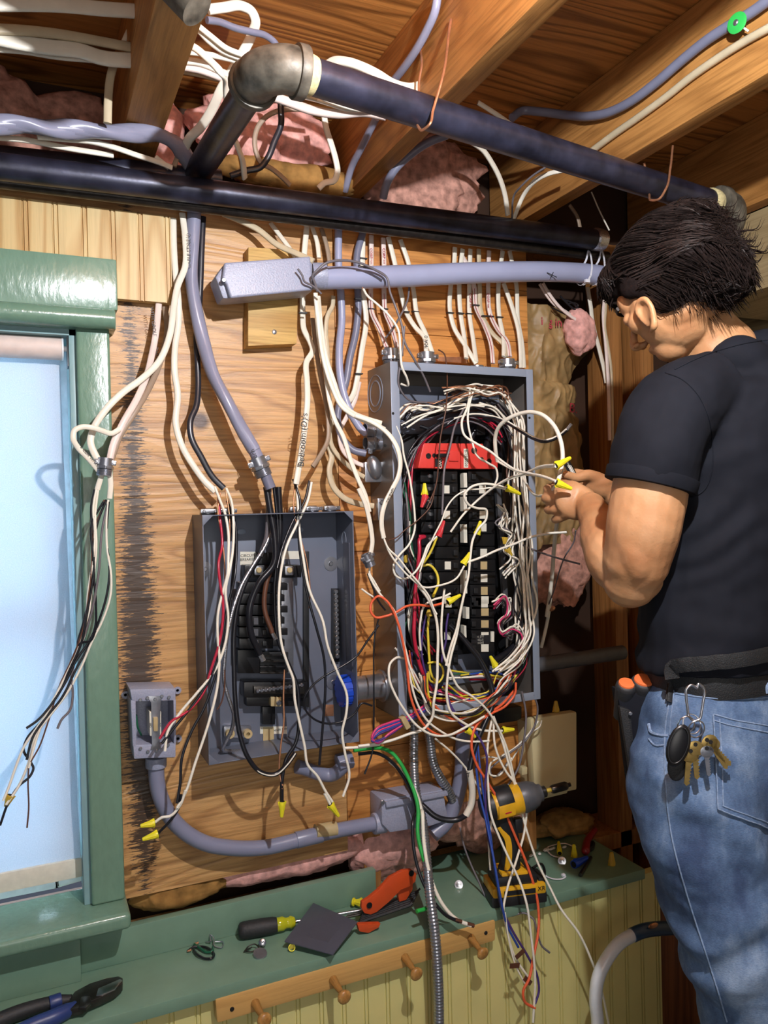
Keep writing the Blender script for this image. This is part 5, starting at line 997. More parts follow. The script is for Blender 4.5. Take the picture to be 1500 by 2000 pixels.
# -- shorter panel wires
hw = [('white', [(265, -30), (300, 60), (330, 140), (352, 260), (352, 440), (350, 520), (315, 660), (285, 800), (284, 950), (294, 1080), (284, 1250), (232, 1480), (140, 1760), (60, 1990), (20, 2060)], (.07, .12, .12, .13), 'white wire down the left of the shorter panel to the upper yellow connector', .0027),
 ('white', [(340, -20), (372, 60), (385, 170), (380, 400), (362, 510), (335, 640), (352, 820), (330, 1000), (262, 1170), (150, 1310), (40, 1440), (-40, 1560), (-60, 1690)], (.07, .12, .12, .13), 'white wire leaving the shorter panel left across the switch box', .0027),
 ('red', [(288, 20), (300, 180), (312, 360), (290, 460), (300, 600), (318, 720), (300, 960), (240, 1160), (190, 1310), (90, 1430), (-20, 1500), (-95, 1610)], (.07, .12, .12, .13), 'red wire leaving the shorter panel left across the switch box', .0027),
 ('blk', [(345, 60), (395, 200), (405, 420), (390, 580), (345, 760), (310, 960), (262, 1160), (150, 1350), (0, 1540), (-80, 1640)], (.07, .11, .12, .13), 'black wire leaving the shorter panel left beside the red one', .0027),
 ('blk', [(355, 100), (390, 360), (375, 620), (345, 900), (275, 1180), (200, 1400), (110, 1570), (50, 1740), (40, 1900), (20, 2030)], (.07, .11, .12, .13), 'black wire falling from the shorter panel towards the lower yellow connector', .0027),
 ('copper', [(300, 10), (285, 120), (312, 300), (330, 480), (330, 640)], (.07, .11), 'bare copper wire at the left cable of the shorter panel', .0015),
 ('copper', [(335, -10), (360, 160), (355, 420), (345, 520)], (.07, .11), 'second bare copper wire at the left of the shorter panel', .0015),
 ('brn', [(330, 1160), (325, 1300), (300, 1390), (280, 1420)], (.12, .12), 'thin brown wire end low at the left of the shorter panel', .0014),
 ('alu', [(640, 225), (600, 340), (520, 470), (440, 610), (385, 760), (352, 900), (330, 1080), (325, 1230), (360, 1360), (388, 1450), (372, 1560), (330, 1640), (320, 1680), (380, 1690), (430, 1690)], (.06, .10, .09, .04), 'silver stranded neutral wire down the left of the shorter panel', .0038),
 ('blk', [(560, 420), (470, 580), (415, 740), (390, 920), (390, 1140), (400, 1380), (430, 1590), (480, 1730), (570, 1830), (660, 1840), (740, 1770), (790, 1700)], (.07, .10, .12, .12), 'black cable with bright stripe looping under the shorter panel', .0046),
 ('blk', [(600, -30), (625, 120), (655, 300), (650, 470), (550, 600), (492, 760), (500, 920), (560, 1060)], (.075, .09, .10, .09), 'thick black feeder with bare silver end in front of the breakers, left of the two', .0066),
 ('brn', [(650, 460), (600, 600), (588, 760), (640, 920)], (.08, .09), 'shorter dark feeder with bare silver end, right of the two', .0052),
 ('blk', [(650, -30), (670, 150), (678, 320), (660, 520), (655, 760), (680, 980), (750, 1130), (800, 1260), (812, 1440), (790, 1640), (730, 1740), (705, 1860), (698, 2060)], (.075, .08, .09, .11, .12), 'black cable running the full height of the shorter panel down to the straight connector', .0036),
 ('blk', [(680, -30), (690, 200), (680, 420), (660, 620)], (.075, .06), 'black cable at the right of the service cable strands', .0060),
 ('gry', [(620, -30), (610, 160), (600, 300), (560, 420)], (.075, .06), 'grey strand at the left of the service cable strands', .0050),
 ('white', [(895, -60), (870, 60), (800, 210), (735, 350), (690, 560), (682, 780), (705, 1020), (745, 1140), (775, 1220), (785, 1350), (815, 1500), (850, 1660), (870, 1780), (930, 1850), (985, 1950), (1030, 2020)], (.07, .12, .12, .12), 'white wire crossing the middle of the shorter panel to the tilted connector', .0028),
 ('white', [(795, -80), (808, 120), (815, 250), (840, 430), (880, 640), (970, 850), (998, 1000), (1060, 1170), (1125, 1330), (1120, 1450), (1095, 1560), (1112, 1700), (1140, 1860), (1100, 1985)], (.07, .12, .12, .12), 'white wire hanging down the right side of the shorter panel', .0028),
 ('blk', [(880, -70), (850, 60), (770, 200), (700, 380), (670, 500)], (.07, .11), 'black wire crossing left above the shorter panel breakers', .0026),
 ('blk', [(775, -80), (820, 60), (810, 240), (830, 480), (870, 680), (930, 900), (975, 1080), (985, 1260), (970, 1500), (945, 1780)], (.07, .12, .12), 'black wire hanging beside the right white one in the shorter panel', .0026),
 ('copper', [(785, -40), (780, 120), (820, 290), (860, 440), (885, 640), (880, 760)], (.07, .11), 'bare copper wire at the right cable of the shorter panel', .0014),
 ('blk', [(1333, 870), (1260, 970), (1190, 1070), (1090, 1140), (990, 1195), (900, 1265), (850, 1340), (848, 1400), (890, 1465), (990, 1510), (1100, 1495), (1180, 1440), (1220, 1380), (1290, 1395)], (.12, .12, .11, .12), 'thin black wire looping into the lower right of the shorter panel', .0021),
 ('copper', [(718, 1160), (712, 1340), (715, 1500), (692, 1680), (690, 1860), (706, 1915)], (.10, .12), 'bare copper wire hanging below the neutral bar', .0019),
 ('blk', [(1333, 820), (1310, 920), (1300, 1200), (1300, 1500), (1290, 1700), (1240, 1840)], (.12, .13), 'black wire hanging between the two panels in front of the conduit', .0018),
 ('white', [(1110, 1670), (1200, 1665), (1340, 1645)], (.12, .13), 'white wire end reaching right from the shorter panel corner', .0030)]
for mt, pts, dd, lab, r in hw:
    o = wire('H', pts, dd, mt, lab, r=r)
    if 'feeder' in lab:
        a, b = W(*px('H', *pts[-1]), dd[-1]), W(*px('H', pts[-1][0]+22, pts[-1][1]+42), dd[-1]); bare(o, a, b, r*.85, 'alu')
    if 'bright stripe' in lab: obj('bright_stripe', Mb().tube([p+V((-.001, -.0044, 0)) for p in path('H', pts[2:], dd)], .0012, 5, 6), 'white', o)
wire('G', [(905, 1610), (880, 1680), (830, 1735), (790, 1742), (757, 1765)], (.13, .12), 'white', 'white wire tail entering the upper yellow connector by the casing', r=.0027)
wire('G', [(885, 1630), (870, 1700), (820, 1770), (770, 1820)], (.13, .12), 'blk', 'black wire tail entering the lower yellow connector by the casing', r=.0025)
cab('L', [(378, -25), (378, 38)], .13, .003, 'blk', 'black wire tail entering the straight yellow connector', name='wire', cat='wire'); cab('L', [(585, 0), (612, 52)], .12, .0028, 'white', 'white wire tail entering the tilted yellow connector', name='wire', cat='wire')
# -- ceiling cables
oc = [('nm', [(345, 62), (450, 48), (560, 38), (625, 75), (648, 130), (625, 220), (560, 350), (490, 470), (430, 570), (370, 700), (300, 810), (230, 880), (195, 950)], (.30, .28, .22, .10), (.0085, .004), 'wide white cable arching up by the left joist and down across the pink insulation'),
 ('gryc', [(340, 128), (420, 140), (520, 178), (630, 205), (710, 225), (765, 265), (790, 300)], (.32, .28), .0058, 'grey round cable passing behind the elbow from the left joist'),
 ('blkc', [(808, 590), (810, 700), (812, 790), (770, 900), (725, 1010), (680, 1065), (600, 1085), (490, 1120)], (.14, .10), (.006, .004), 'black flat cable hanging in front of the pink insulation'),
 ('nm', [(275, 180), (350, 260), (430, 320), (560, 375)], (.3, .28), FS, 'white cable running right from the joist towards the elbow, upper'),
 ('nm', [(290, 170), (370, 235), (460, 305), (570, 350)], (.31, .29), FS, 'white cable running right from the joist towards the elbow, topmost'),
 ('nm', [(185, 268), (270, 310), (350, 380), (420, 450), (455, 530), (470, 660), (485, 800), (530, 920), (565, 1020), (580, 1135)], (.33, .36, .25, .12), FL, 'white cable curving down across the diagonal pipe'),
 ('nm', [(170, 325), (330, 345), (480, 375), (570, 400)], (.28, .27), FS, 'white cable level behind the elbow'),
 ('nmp', [(140, 410), (300, 440), (440, 490), (560, 520), (700, 590), (860, 650), (1000, 700), (1180, 725), (1350, 715), (1480, 740)], (.24, .22, .22, .28), (.0085, .005), 'broad pinkish cable sagging right under the ceiling pipe, lowest of the bundle'),
 ('nm', [(140, 385), (300, 400), (440, 460), (600, 530), (760, 560), (920, 600), (1080, 640), (1240, 690), (1400, 690)], (.25, .23, .23, .28), FL, 'white cable of the ceiling bundle above the broad pinkish one'),
 ('nmg', [(150, 440), (300, 470), (420, 500), (560, 540), (720, 560), (900, 580), (1100, 650), (1300, 700)], (.22, .22, .25), FL, 'aged cable of the ceiling bundle behind the white one'),
 ('nm', [(860, 555), (980, 580), (1120, 640), (1280, 690), (1420, 705)], (.25, .28), FS, 'thin white cable emerging behind the collar of the elbow'),
 ('brnc', [(1080, 705), (930, 695), (800, 705), (710, 750), (655, 830), (645, 930), (680, 1030), (760, 1080), (830, 1140), (870, 1180)], (.14, .12, .10), FS, 'greyish cable making a loop in front of the pink insulation'),
 ('nm', [(1085, 735), (1100, 820), (1135, 930), (1160, 1020), (1170, 1100), (1150, 1150), (1090, 1165), (1050, 1200)], (.14, .10), FL, 'white cable bending back at the right edge of the pink insulation'),
 ('nm', [(10, 1000), (60, 1040), (100, 1070)], (.1, .1), FS, 'white cable stub by the bottom of the left joist'),
 ('brnc', [(130, 1060), (160, 980), (185, 930)], (.09, .09), FS, 'taupe cable stub left of the diagonal pipe foot')]
for mt, pts, dd, sh, lab in oc: cab('O', pts, dd, sh, mt, lab)
def xr_(c, pts, x, shape, mat, label, marks=None):
    p = [Xp(*px(c, a[0], a[1]), a[2] if len(a) == 3 else x) for a in pts]
    return cab('', None, 0, shape, mat, label, raw=p)
o = xr_('P', [(705, -30), (690, 60), (640, 180), (580, 290), (520, 380), (450, 470)], .640, .0075, 'serg', 'shiny grey cable running along the middle joist above the ceiling pipe')
xr_('P', [(345, 690), (300, 780), (245, 890), (200, 980), (160, 1120)], .640, .0075, 'serg', 'shiny grey cable continuing below the ceiling pipe along the middle joist')
cab('P', [(50, 390), (100, 360), (170, 362), (270, 395), (360, 440), (440, 490), (530, 515), (610, 500), (690, 450)], (.30, .34, .36, .33), (.0085, .0045), 'nm', 'wide white cable dipping into a hole in the middle joist')
o = xr_('R', [(0, 690, 1.0), (60, 650, 1.03), (160, 655, 1.06), (300, 672), (450, 682), (560, 662), (680, 605), (850, 480), (1000, 350), (1150, 230), (1300, 135), (1400, 75), (1530, -20)], 1.100, .0095, 'gryc', 'grey round cable clipped along the face of the right joist')
xr_('R', [(440, 905), (600, 785), (750, 680), (900, 570), (1050, 450), (1200, 345), (1350, 250), (1530, 150)], 1.106, .0072, 'nmg', 'long cream cable running along the lower face of the right joist')
gc = thing('cable_clip', 'round green plastic disc nailed over the grey cable on the right joist', 'clip', Xp(1440, 45, 1.09))
c = Xp(1440, 45, 1.088); ax = V((-1, 0, 0)); obj('disc', Mb().lathe([(.016, 0), (.0165, .0015), (.012, .003)], c, V((-1, -.25, -.1)), 24), 'grn', gc); screw(c+V((-.003, 0, 0)), .005, gc, ax); obj('nail', Mb().tube([c, Xp(1462, 61, 1.10)], .0018, 6, 1), 'nm', gc)
cab('R', [(320, 995), (210, 1020), (130, 1065), (70, 1140), (20, 1250)], (.25, .10), FS, 'nm', 'white cable curving down off the right joist, outer').update() if 0 else cab('R', [(320, 995), (210, 1020), (130, 1065), (70, 1140), (10, 1280)], (.25, .10), FS, 'nm', 'white cable curving down off the right joist, outer of the pair')
cab('R', [(220, 965), (120, 1030), (50, 1095), (10, 1150), (0, 1280)], (.25, .10), .0022, 'gry', 'thin wire curving down inside the white cable off the right joist', name='wire', cat='wire')
cab('P', [(900, 830), (970, 880), (1025, 960), (1070, 1050), (1100, 1150), (1115, 1260)], (.2, .1), FL, 'nm', 'white cable dropping past the second pink clump')
cab('P', [(940, 600), (1050, 670), (1150, 740), (1240, 795), (1390, 830)], (.25, .25), FS, 'nm', 'white cable crossing under the subfloor into the right joist')
cab('P', [(1060, 735), (1180, 745), (1300, 790), (1385, 822)], (.24, .25), FS, 'nm', 'white printed cable lying along the ceiling pipe into the right joist')
cab('P', [(760, 790), (640, 840), (540, 910), (450, 1000), (405, 1080), (385, 1160)], (.2, .1), .0085, 'gryc', 'dark grey cable curving down right of the middle joist')
for pts, dd, sh, mt, lab in (([(-60, 25), (200, 25), (450, 35), (700, 60), (1060, 85)], (.35, .30), (.011, .005), 'nm', 'wide white cables at the very top left corner'),
 ([(-60, 200), (200, 215), (420, 240), (700, 290), (985, 345)], (.28, .24), (.008, .004), 'nmg', 'shadowed cable running into the left joist, middle of the bay'),  # darker jacket colour stands in for the shadow in this bay
 ([(-60, 255), (150, 300), (350, 330), (560, 355), (700, 400), (975, 425)], (.27, .24), (.012, .005), 'nm', 'broad pale cable with shadow stripes running into the left joist'),
 ([(-60, 330), (150, 345), (400, 385), (700, 410), (960, 430)], (.25, .22), (.007, .004), 'nm', 'lower pale cable running into the left joist'),
 ([(800, 430), (770, 540), (755, 680), (750, 860)], (.2, .2), (.007, .004), 'nmg', 'vertical shadowed cable left of the left joist'),  # shade is in the jacket colour here too
 ([(-60, 955), (200, 980), (450, 1030), (790, 1085)], (.16, .12), FS, 'nm', 'white cable lying on the long black pipe at the left, lower'),
 ([(260, 955), (450, 970), (650, 990), (800, 1030), (960, 1085), (1100, 1130), (1200, 1170)], (.16, .12), FS, 'nm', 'white cable lying on the long black pipe at the left, upper'),
 ([(930, 150), (890, 230), (845, 330)], (.2, .2), (.004, .003), 'nm', 'short pale cable stub high in the left bay'),
 ([(850, 80), (950, 100), (1060, 130)], (.28, .27), .008, 'blkc', 'dark blue cable at the left joist')):
    cab('T', pts, dd, sh, mt, lab)
# -- dim bay on the right
for pts, dd, sh, mt, lab in (([(735, 130), (755, 260), (775, 380), (790, 520), (825, 690), (880, 900), (945, 1180), (965, 1300)], -.01, (.0058, .003), 'nm', 'white cable in the dark bay right of the kraft paper'),
 ([(945, 180), (940, 300), (928, 450), (935, 600), (955, 800), (970, 1000), (985, 1250), (1000, 1700), (1005, 2000)], .01, (.0048, .003), 'nmp', 'pale cable running down the stud behind the person, left of the pair'),
 ([(960, 200), (955, 400), (945, 600), (985, 850), (1020, 1100), (1035, 1500), (1040, 2000), (1040, 2300)], .012, (.0035, .0025), 'nmg', 'thin aged cable running down the stud behind the person, right of the pair'),
 ([(190, 80), (240, 170), (300, 260), (400, 380), (520, 480), (650, 570), (740, 680), (770, 780)], .02, (.004, .0025), 'nmp', 'pink grey cable slanting across the top of the kraft paper'),
 ([(150, 90), (230, 220), (330, 340), (450, 420), (600, 520), (720, 620), (765, 730)], .012, (.004, .0025), 'nmp', 'second pink grey cable slanting across the top of the kraft paper'),
 ([(400, 240), (520, 360), (620, 440), (700, 540), (760, 640)], .015, .0026, 'blk', 'black wire slanting beside the pink grey cables'),
 ([(430, 280), (560, 330), (640, 420), (720, 560)], .01, .0026, 'blk', 'second black wire slanting beside the pink grey cables'),
 ([(300, 380), (400, 430), (480, 470), (560, 520)], .01, .002, 'blk', 'thin black wire on the kraft paper'),
 ([(480, 340), (560, 320), (620, 350), (590, 400)], .01, .002, 'blk', 'small black curl above the pink tuft')):
    cab('U', pts, dd, sh, mt, lab)
cab('X', [(1112, 400), (1128, 425), (1135, 460)], .02, FS, 'brnc', 'short taupe cable behind the long black pipe, right end'); cab('X', [(1155, 375), (1170, 410), (1190, 450)], .02, .002, 'nm', 'thin pale wire in the dark ceiling bay near the head', name='wire', cat='wire')
cab('X', [(1378, 378), (1400, 372), (1440, 352), (1500, 320)], -.0, .0032, 'nm', 'thin white wire on the lumber at the top right', name='wire', cat='wire')
cab('X', [(1190, 1240), (1198, 1330), (1192, 1420), (1200, 1500), (1225, 1580)], -.05, .0035, 'gry', 'dim cable hanging in the dark bay beside the tool pouch')
# ================================================================ person
person = thing('person', 'person in black t-shirt and blue jeans seen from behind, hands at the wires', 'person', (1.05, -.66, 0))
cf = lambda r, u, f: (RT*r+UP*u+fw*f)
Fh, Uh, Lh = cf(-.554, -.50, .667).normalized(), cf(-.32, .866, .385).normalized(), cf(-.77, 0, -.64).normalized()
Fb, Lb = cf(-.72, 0, .69).normalized(), cf(-.69, 0, -.72).normalized()
C0 = K(1316, 552, 1.27)
hp = lambda f, u, l=0: C0+Fh*f+Uh*u+Lh*l
HX = (Fh, Lh, Uh)
def chain(mb, pts, n=20, sub=6, **k):
    P_ = [K(*p[:3]) for p in pts]; R = [p[3] for p in pts]
    return mb.tube(P_, R, n, sub, dome=True, **k)
s = Mb()
s.ell(hp(-.014, .018), HX, (.092, .070, .084)); s.ell(hp(.034, -.030), HX, (.053, .062, .072)); s.ell(hp(.026, -.052, 0), HX, (.052, .050, .056)); s.ell(hp(.052, -.082), HX, (.032, .028, .030)); s.ell(hp(.010, -.060, .0), HX, (.050, .056, .034))
s.ell(hp(.066, .008, .0), HX, (.026, .054, .034)); s.ell(hp(.064, -.035, .036), HX, (.020, .020, .020)); s.ell(hp(.064, -.035, -.036), HX, (.020, .020, .020))
s.tube([hp(.085, -.005), hp(.098, -.025), hp(.108, -.045), hp(.092, -.053)], [.006, .0065, .0080, .006], 12, 5, dome=True)
for q in (-1, 1): s.ell(hp(.100, -.050, q*.011), HX, (.007, .005, .005)); s.ell(hp(.078, -.018, q*.031), HX, (.012, .015, .011))
s.ell(hp(.080, -.074), HX, (.010, .018, .007))
# ears
def ear(q):
    e = lambda f, u, l=.0: hp(f+.040, u-.052, q*(.064+l))
    E_ = e; e = lambda f, u, l=.0: E_(f*.86, u*.86, l*.9)
    ring_ = [e(.008, -.012, -.002), e(.010, .006, .000), e(.008, .022, .004), e(-.004, .031, .009), e(-.018, .026, .013), e(-.022, .008, .013), e(-.016, -.012, .010), e(-.005, -.027, .006), e(.006, -.028, .001)]
    s.tube(ring_, [.003, .004, .0045, .005, .005, .0045, .0045, .0065, .004], 10, 5, dome=True)
    s.ell(e(-.005, .003, .001), (Fh*.9+Lh*q*-.35, Uh, Lh*q), (.016, .024, .0045), 14, 10)
    s.tube([e(-.012, .018, .008), e(-.014, .004, .008), e(-.008, -.010, .006)], .003, 8, 4, dome=True)
ear(1); ear(-1)
chain(s, [(1338, 600, 1.285, .056), (1372, 655, 1.295, .057), (1402, 700, 1.30, .066), (1415, 790, 1.31, .075)])
s.tube([K(1425, 720, 1.31), K(1442, 800, 1.32), K(1430, 900, 1.32), K(1415, 1050, 1.31), K(1403, 1200, 1.30), K(1400, 1320, 1.30)], [(.07, .055), (.165, .095), (.175, .108), (.155, .10), (.142, .096), (.145, .098)], 24, 6, normal=Fb, dome=True)
# near arm
chain(s, [(1365, 800, 1.22, .055), (1298, 848, 1.19, .058), (1274, 930, 1.18, .0555), (1258, 1020, 1.18, .0555), (1243, 1095, 1.195, .050), (1232, 1134, 1.21, .0425)], sub=8)
chain(s, [(1240, 1125, 1.215, .043), (1208, 1098, 1.24, .047), (1186, 1058, 1.29, .042), (1166, 1015, 1.36, .031), (1155, 990, 1.40, .0265)], sub=8)
s.ell(K(1247, 1050, 1.165), (UP, RT, fw), (.07, .035, .03))
# near hand, back of the palm to the camera
s.ell(K(1127, 981, 1.425), (cf(.96, -.15, .1), cf(.15, .96, 0), fw), (.042, .033, .0165)); s.ell(K(1145, 987, 1.412), (RT, UP, fw), (.022, .027, .018)); s.ell(K(1104, 978, 1.436), (RT, UP, fw), (.020, .033, .013))
for x, y in ((1094, 957), (1091, 973), (1094, 990), (1102, 1005)): s.ell(K(x, y, 1.428), (RT, UP, fw), (.0085, .0078, .0085), 12, 8)
FN = [[(1112, 958, 1.432), (1087, 957, 1.437), (1070, 956, 1.458), (1073, 951, 1.486)],
      [(1108, 972, 1.430), (1083, 974, 1.435), (1066, 974, 1.458), (1071, 966, 1.488)],
      [(1110, 987, 1.430), (1087, 993, 1.435), (1071, 996, 1.458), (1077, 988, 1.488)],
      [(1116, 1001, 1.430), (1097, 1010, 1.437), (1084, 1015, 1.457), (1090, 1006, 1.482)]]
for q, r in zip(FN, (.0088, .0090, .0086, .0076)): s.tube([K(*p) for p in q], [r*1.12, r*1.1, r, r*.8], 12, 5, dome=True)
s.tube([K(1146, 970, 1.415), K(1124, 953, 1.43), K(1103, 948, 1.452), K(1086, 946, 1.475)], [.015, .012, .0108, .0085], 12, 5, dome=True)
# far hand and forearm
chain(s, [(1450, 850, 1.42, .055), (1430, 940, 1.45, .048), (1390, 1010, 1.49, .042), (1300, 1005, 1.51, .038), (1235, 982, 1.52, .029), (1198, 966, 1.52, .0245)])
s.ell(K(1174, 952, 1.515), (cf(.96, -.25, .1), cf(.25, .96, 0), fw), (.038, .023, .022)); s.ell(K(1170, 941, 1.505), (RT, UP, fw), (.026, .016, .016))
s.tube([K(1172, 938, 1.505), K(1148, 929, 1.495), K(1124, 933, 1.487), K(1104, 927, 1.480)], [.0145, .0118, .0105, .0085], 12, 5, dome=True)
for i, q in enumerate(([(1160, 934, 1.53), (1128, 925, 1.54), (1106, 928, 1.525), (1094, 938, 1.505)], [(1158, 945, 1.54), (1126, 940, 1.555), (1104, 946, 1.54), (1098, 958, 1.52)],
                       [(1158, 956, 1.54), (1130, 956, 1.56), (1112, 963, 1.545), (1108, 974, 1.53)], [(1162, 966, 1.54), (1140, 970, 1.555), (1126, 978, 1.54), (1126, 986, 1.53)])):
    s.tube([K(*p) for p in q], [.0105, .0098, .009, .0075], 12, 5, dome=True)
skin_disp = lambda v: .0006*noise.noise(v*60)+.0008*noise.noise(v*25)
body = remesh('body', s, 'skin', person, voxel=.0024, smooth=8, disp=skin_disp)
obj('eyebrow', Mb().tube([hp(.090, .006, .014), hp(.093, .008, .030), hp(.082, .006, .046)], 0, 8, 5, flat=(.0035, .002), normal=Fh), 'hair', person)
# hair
h = Mb(); h.ell(hp(-.006, .044), HX, (.104, .084, .064), 28, 18); h.ell(hp(-.046, .002), HX, (.062, .080, .080), 28, 18); h.ell(hp(.056, .050, .014), HX, (.044, .058, .034), 24, 16); h.ell(hp(-.066, -.034), HX, (.042, .062, .050), 24, 16); h.ell(hp(-.005, -.018, .052), HX, (.045, .022, .045), 16, 12)
h.ell(hp(.030, .014, .060), HX, (.030, .014, .024), 16, 12)
hair = remesh('hair', h, 'scalp', person, voxel=.004, smooth=8, disp=lambda v: .004*noise.noise(V((v.dot(Lh)*60, v.dot(Fh)*14, v.dot(Uh)*20))))
o3 = WL[hair]; bv = BVHTree.FromPolygons([v.co+o3 for v in hair.data.vertices], [p.vertices[:] for p in hair.data.polygons])
st = Mb(); rn = random.Random(5); vv = hair.data.vertices; nv = len(vv)
crown = hp(-.045, .112)
for i in range(4600):
    p = vv[rn.randrange(nv)].co+o3; d0 = p-C0; f, u, l = d0.dot(Fh), d0.dot(Uh), d0.dot(Lh)
    cl = noise.noise(p*28)
    if u < -.075 and f > -.02: continue
    if f > .03 and u < .03 and l > .045: continue
    L_ = rn.uniform(.035, .075) if u > .0 else rn.uniform(.02, .042); pts = []; q = p.copy(); off = rn.uniform(.0008, .005)
    rad = (p-crown); 
    if u > .03 and f > .045: g = Fh*.2+Lh*.75*(1 if l > -.02 else -.6)-Uh*.3; L_ *= .6
    elif u > -.01: g = -Fh*1.0-Uh*.55+Lh*.15
    else: g = -Uh*1.0-Fh*.45
    g = g+Lh*(cl*.5)+Uh*(noise.noise(p*19+V((7, 0, 0)))*.4); g.normalize()
    for k in range(6):
        loc, nrm, _, _ = bv.find_nearest(q)
        fl = off+(k/5)**2*(.010 if (f < -.05 or u < -.02) else .003)*rn.uniform(.3, 1)
        pts.append(loc+nrm*fl); g2 = (g-nrm*g.dot(nrm)).normalized(); q = loc+g2*L_/5
    r = rn.uniform(.0006, .0013); st.tube(pts, [r, r, r, r*.9, r*.6, r*.15], 3, 1, cap=False)
for i in range(260):                                   # tips flicking out at the back
    a = rn.uniform(-.045, .055); b0_ = hp(-.085+rn.uniform(-.02, .03), .03+rn.uniform(-.05, .045), a); g = (cf(1, .10-rn.random()*.8, -.15)*.6-Fh*.35).normalized()
    L_ = rn.uniform(.025, .048); r = rn.uniform(.0007, .0014)
    st.tube([b0_, b0_+g*L_*.35-Uh*.008, b0_+g*L_*.7-Uh*.012, b0_+g*L_+UP*.004], [r, r, r*.7, r*.1], 3, 3, cap=False)
for i in range(420):                                   # nape and side fringes
    a = rn.uniform(-.055, .07); b0_ = hp(-.062+rn.uniform(-.035, .045) if a < .055 else rn.uniform(-.05, .0), -.050+rn.uniform(-.015, .02), a)
    loc, nrm, _, _ = bv.find_nearest(b0_); L_ = rn.uniform(.015, .034); r = rn.uniform(.0006, .0012); g = (-UP*.9-Fh*.35+cf(rn.uniform(-.1, .35), 0, 0)).normalized()
    st.tube([loc+nrm*.001, loc+nrm*.003+g*L_*.5, loc+nrm*.001+g*L_], [r, r*.8, r*.15], 3, 3, cap=False)
for i in range(240):                                   # fringe over the forehead and temple
    a = rn.uniform(-.02, .06); b0_ = hp(.070+rn.uniform(-.03, .02), .056+rn.uniform(-.01, .02), a); loc, nrm, _, _ = bv.find_nearest(b0_); g = (-UP*.8+Fh*.25+Lh*rn.uniform(-.1, .25)).normalized(); L_ = rn.uniform(.010, .024); r = rn.uniform(.0006, .0012)
    st.tube([loc+nrm*.001, loc+nrm*.004+g*L_*.5, loc+nrm*.001+g*L_], [r, r*.8, r*.15], 3, 3, cap=False)
obj('hair_strands', st, 'hair', hair, smooth=80)
# clothing
def shirt_disp(v):
    a = v-K(1330, 1000, 1.2); d = a.length; q = V((v.dot(RT)*9, v.dot(UP)*9, v.dot(fw)*9))
    w_ = noise.fractal(q, .9, 2, 3)*.0055-abs(noise.noise(V((v.dot(RT)*7+v.z*5, v.z*9-v.dot(RT)*6, 2))))*.006
    g = math.sin((a.dot(cf(.5, -.86, 0)))*150+noise.noise(v*9)*5)*math.exp(-(d/.10)**2)*.0035
    hm = K(1400, 1290, 1.3); b = (v-hm).dot(UP); g2 = math.sin(b*110+noise.noise(v*7)*4)*math.exp(-(b/.07)**2)*.003
    return w_+g+g2
t = Mb(); t.tube([K(1406, 1293, 1.30), K(1404, 1240, 1.30), K(1403, 1190, 1.30), K(1418, 1050, 1.31), K(1434, 900, 1.32), K(1452, 805, 1.325), K(1462, 735, 1.325), K(1458, 690, 1.32)],
       [(.172, .124), (.168, .120), (.162, .116), (.172, .120), (.188, .128), (.172, .125), (.118, .098), (.072, .075)], 30, 8, normal=Fb, dome=False)
t.tube([K(1400, 760, 1.24), K(1310, 815, 1.195), K(1284, 880, 1.18), K(1271, 945, 1.178)], [.062, .070, .0675, .0655], 24, 6)
t.ell(K(1370, 775, 1.235), (cf(.8, .3, .5), UP, fw), (.075, .05, .055)); t.ell(K(1470, 770, 1.27), (RT, UP, fw), (.07, .075, .07)); t.ell(K(1510, 722, 1.38), (RT, UP, fw), (.10, .066, .09))
t.ell(K(1443, 712, 1.26), (RT, UP, fw), (.058, .046, .05)); t.ell(K(1502, 700, 1.30), (RT, UP, fw), (.07, .052, .06))
t.ell(K(1350, 900, 1.24), (RT, UP, fw), (.045, .09, .06))
shirt = remesh('t_shirt', t, 'shirt', person, voxel=.0035, smooth=10, disp=shirt_disp)
sb_ = BVHTree.FromPolygons([v.co+WL[shirt] for v in shirt.data.vertices], [p.vertices[:] for p in shirt.data.polygons])
def hit(bv_, x, y, off=.001):
    h_ = bv_.ray_cast(CAM, ray(x, y).normalized())
    return (h_[0]+h_[1]*off if h_[0] is not None else K(x, y, 1.3))
def surf_line(bv_, pts, off, n=40):
    P2 = spline([V((x, y, 0)) for x, y in pts], 8); return [hit(bv_, p.x, p.y, off) for p in P2]
def cloth_line(name, bv_, pts, r, mat, par, off=.0005): return obj(name, Mb().tube(surf_line(bv_, pts, off), r, 6, 1), mat, par)
cloth_line('shoulder_seam', sb_, [(1300, 728), (1330, 740), (1362, 770), (1382, 810), (1391, 860), (1392, 910), (1372, 960), (1350, 972)], .0012, 'shirt', shirt)
cloth_line('collar_seam', sb_, [(1318, 722), (1350, 706), (1400, 686), (1450, 672), (1499, 664)], .0011, 'shirt', shirt)
c0 = K(1275, 925, 1.178); c1 = K(1269, 950, 1.178)
obj('sleeve_cuff', Mb().tube([c0, c1], [.0685, .0675], 40, 3), 'shirt', shirt, bevel=.002)
nk = [K(1400+52*math.cos(a)*1.3, 690-18*math.sin(a)-.42*(52*math.cos(a)), 1.31-.075*math.sin(a)*-1) for a in [i*2*math.pi/24 for i in range(25)]]
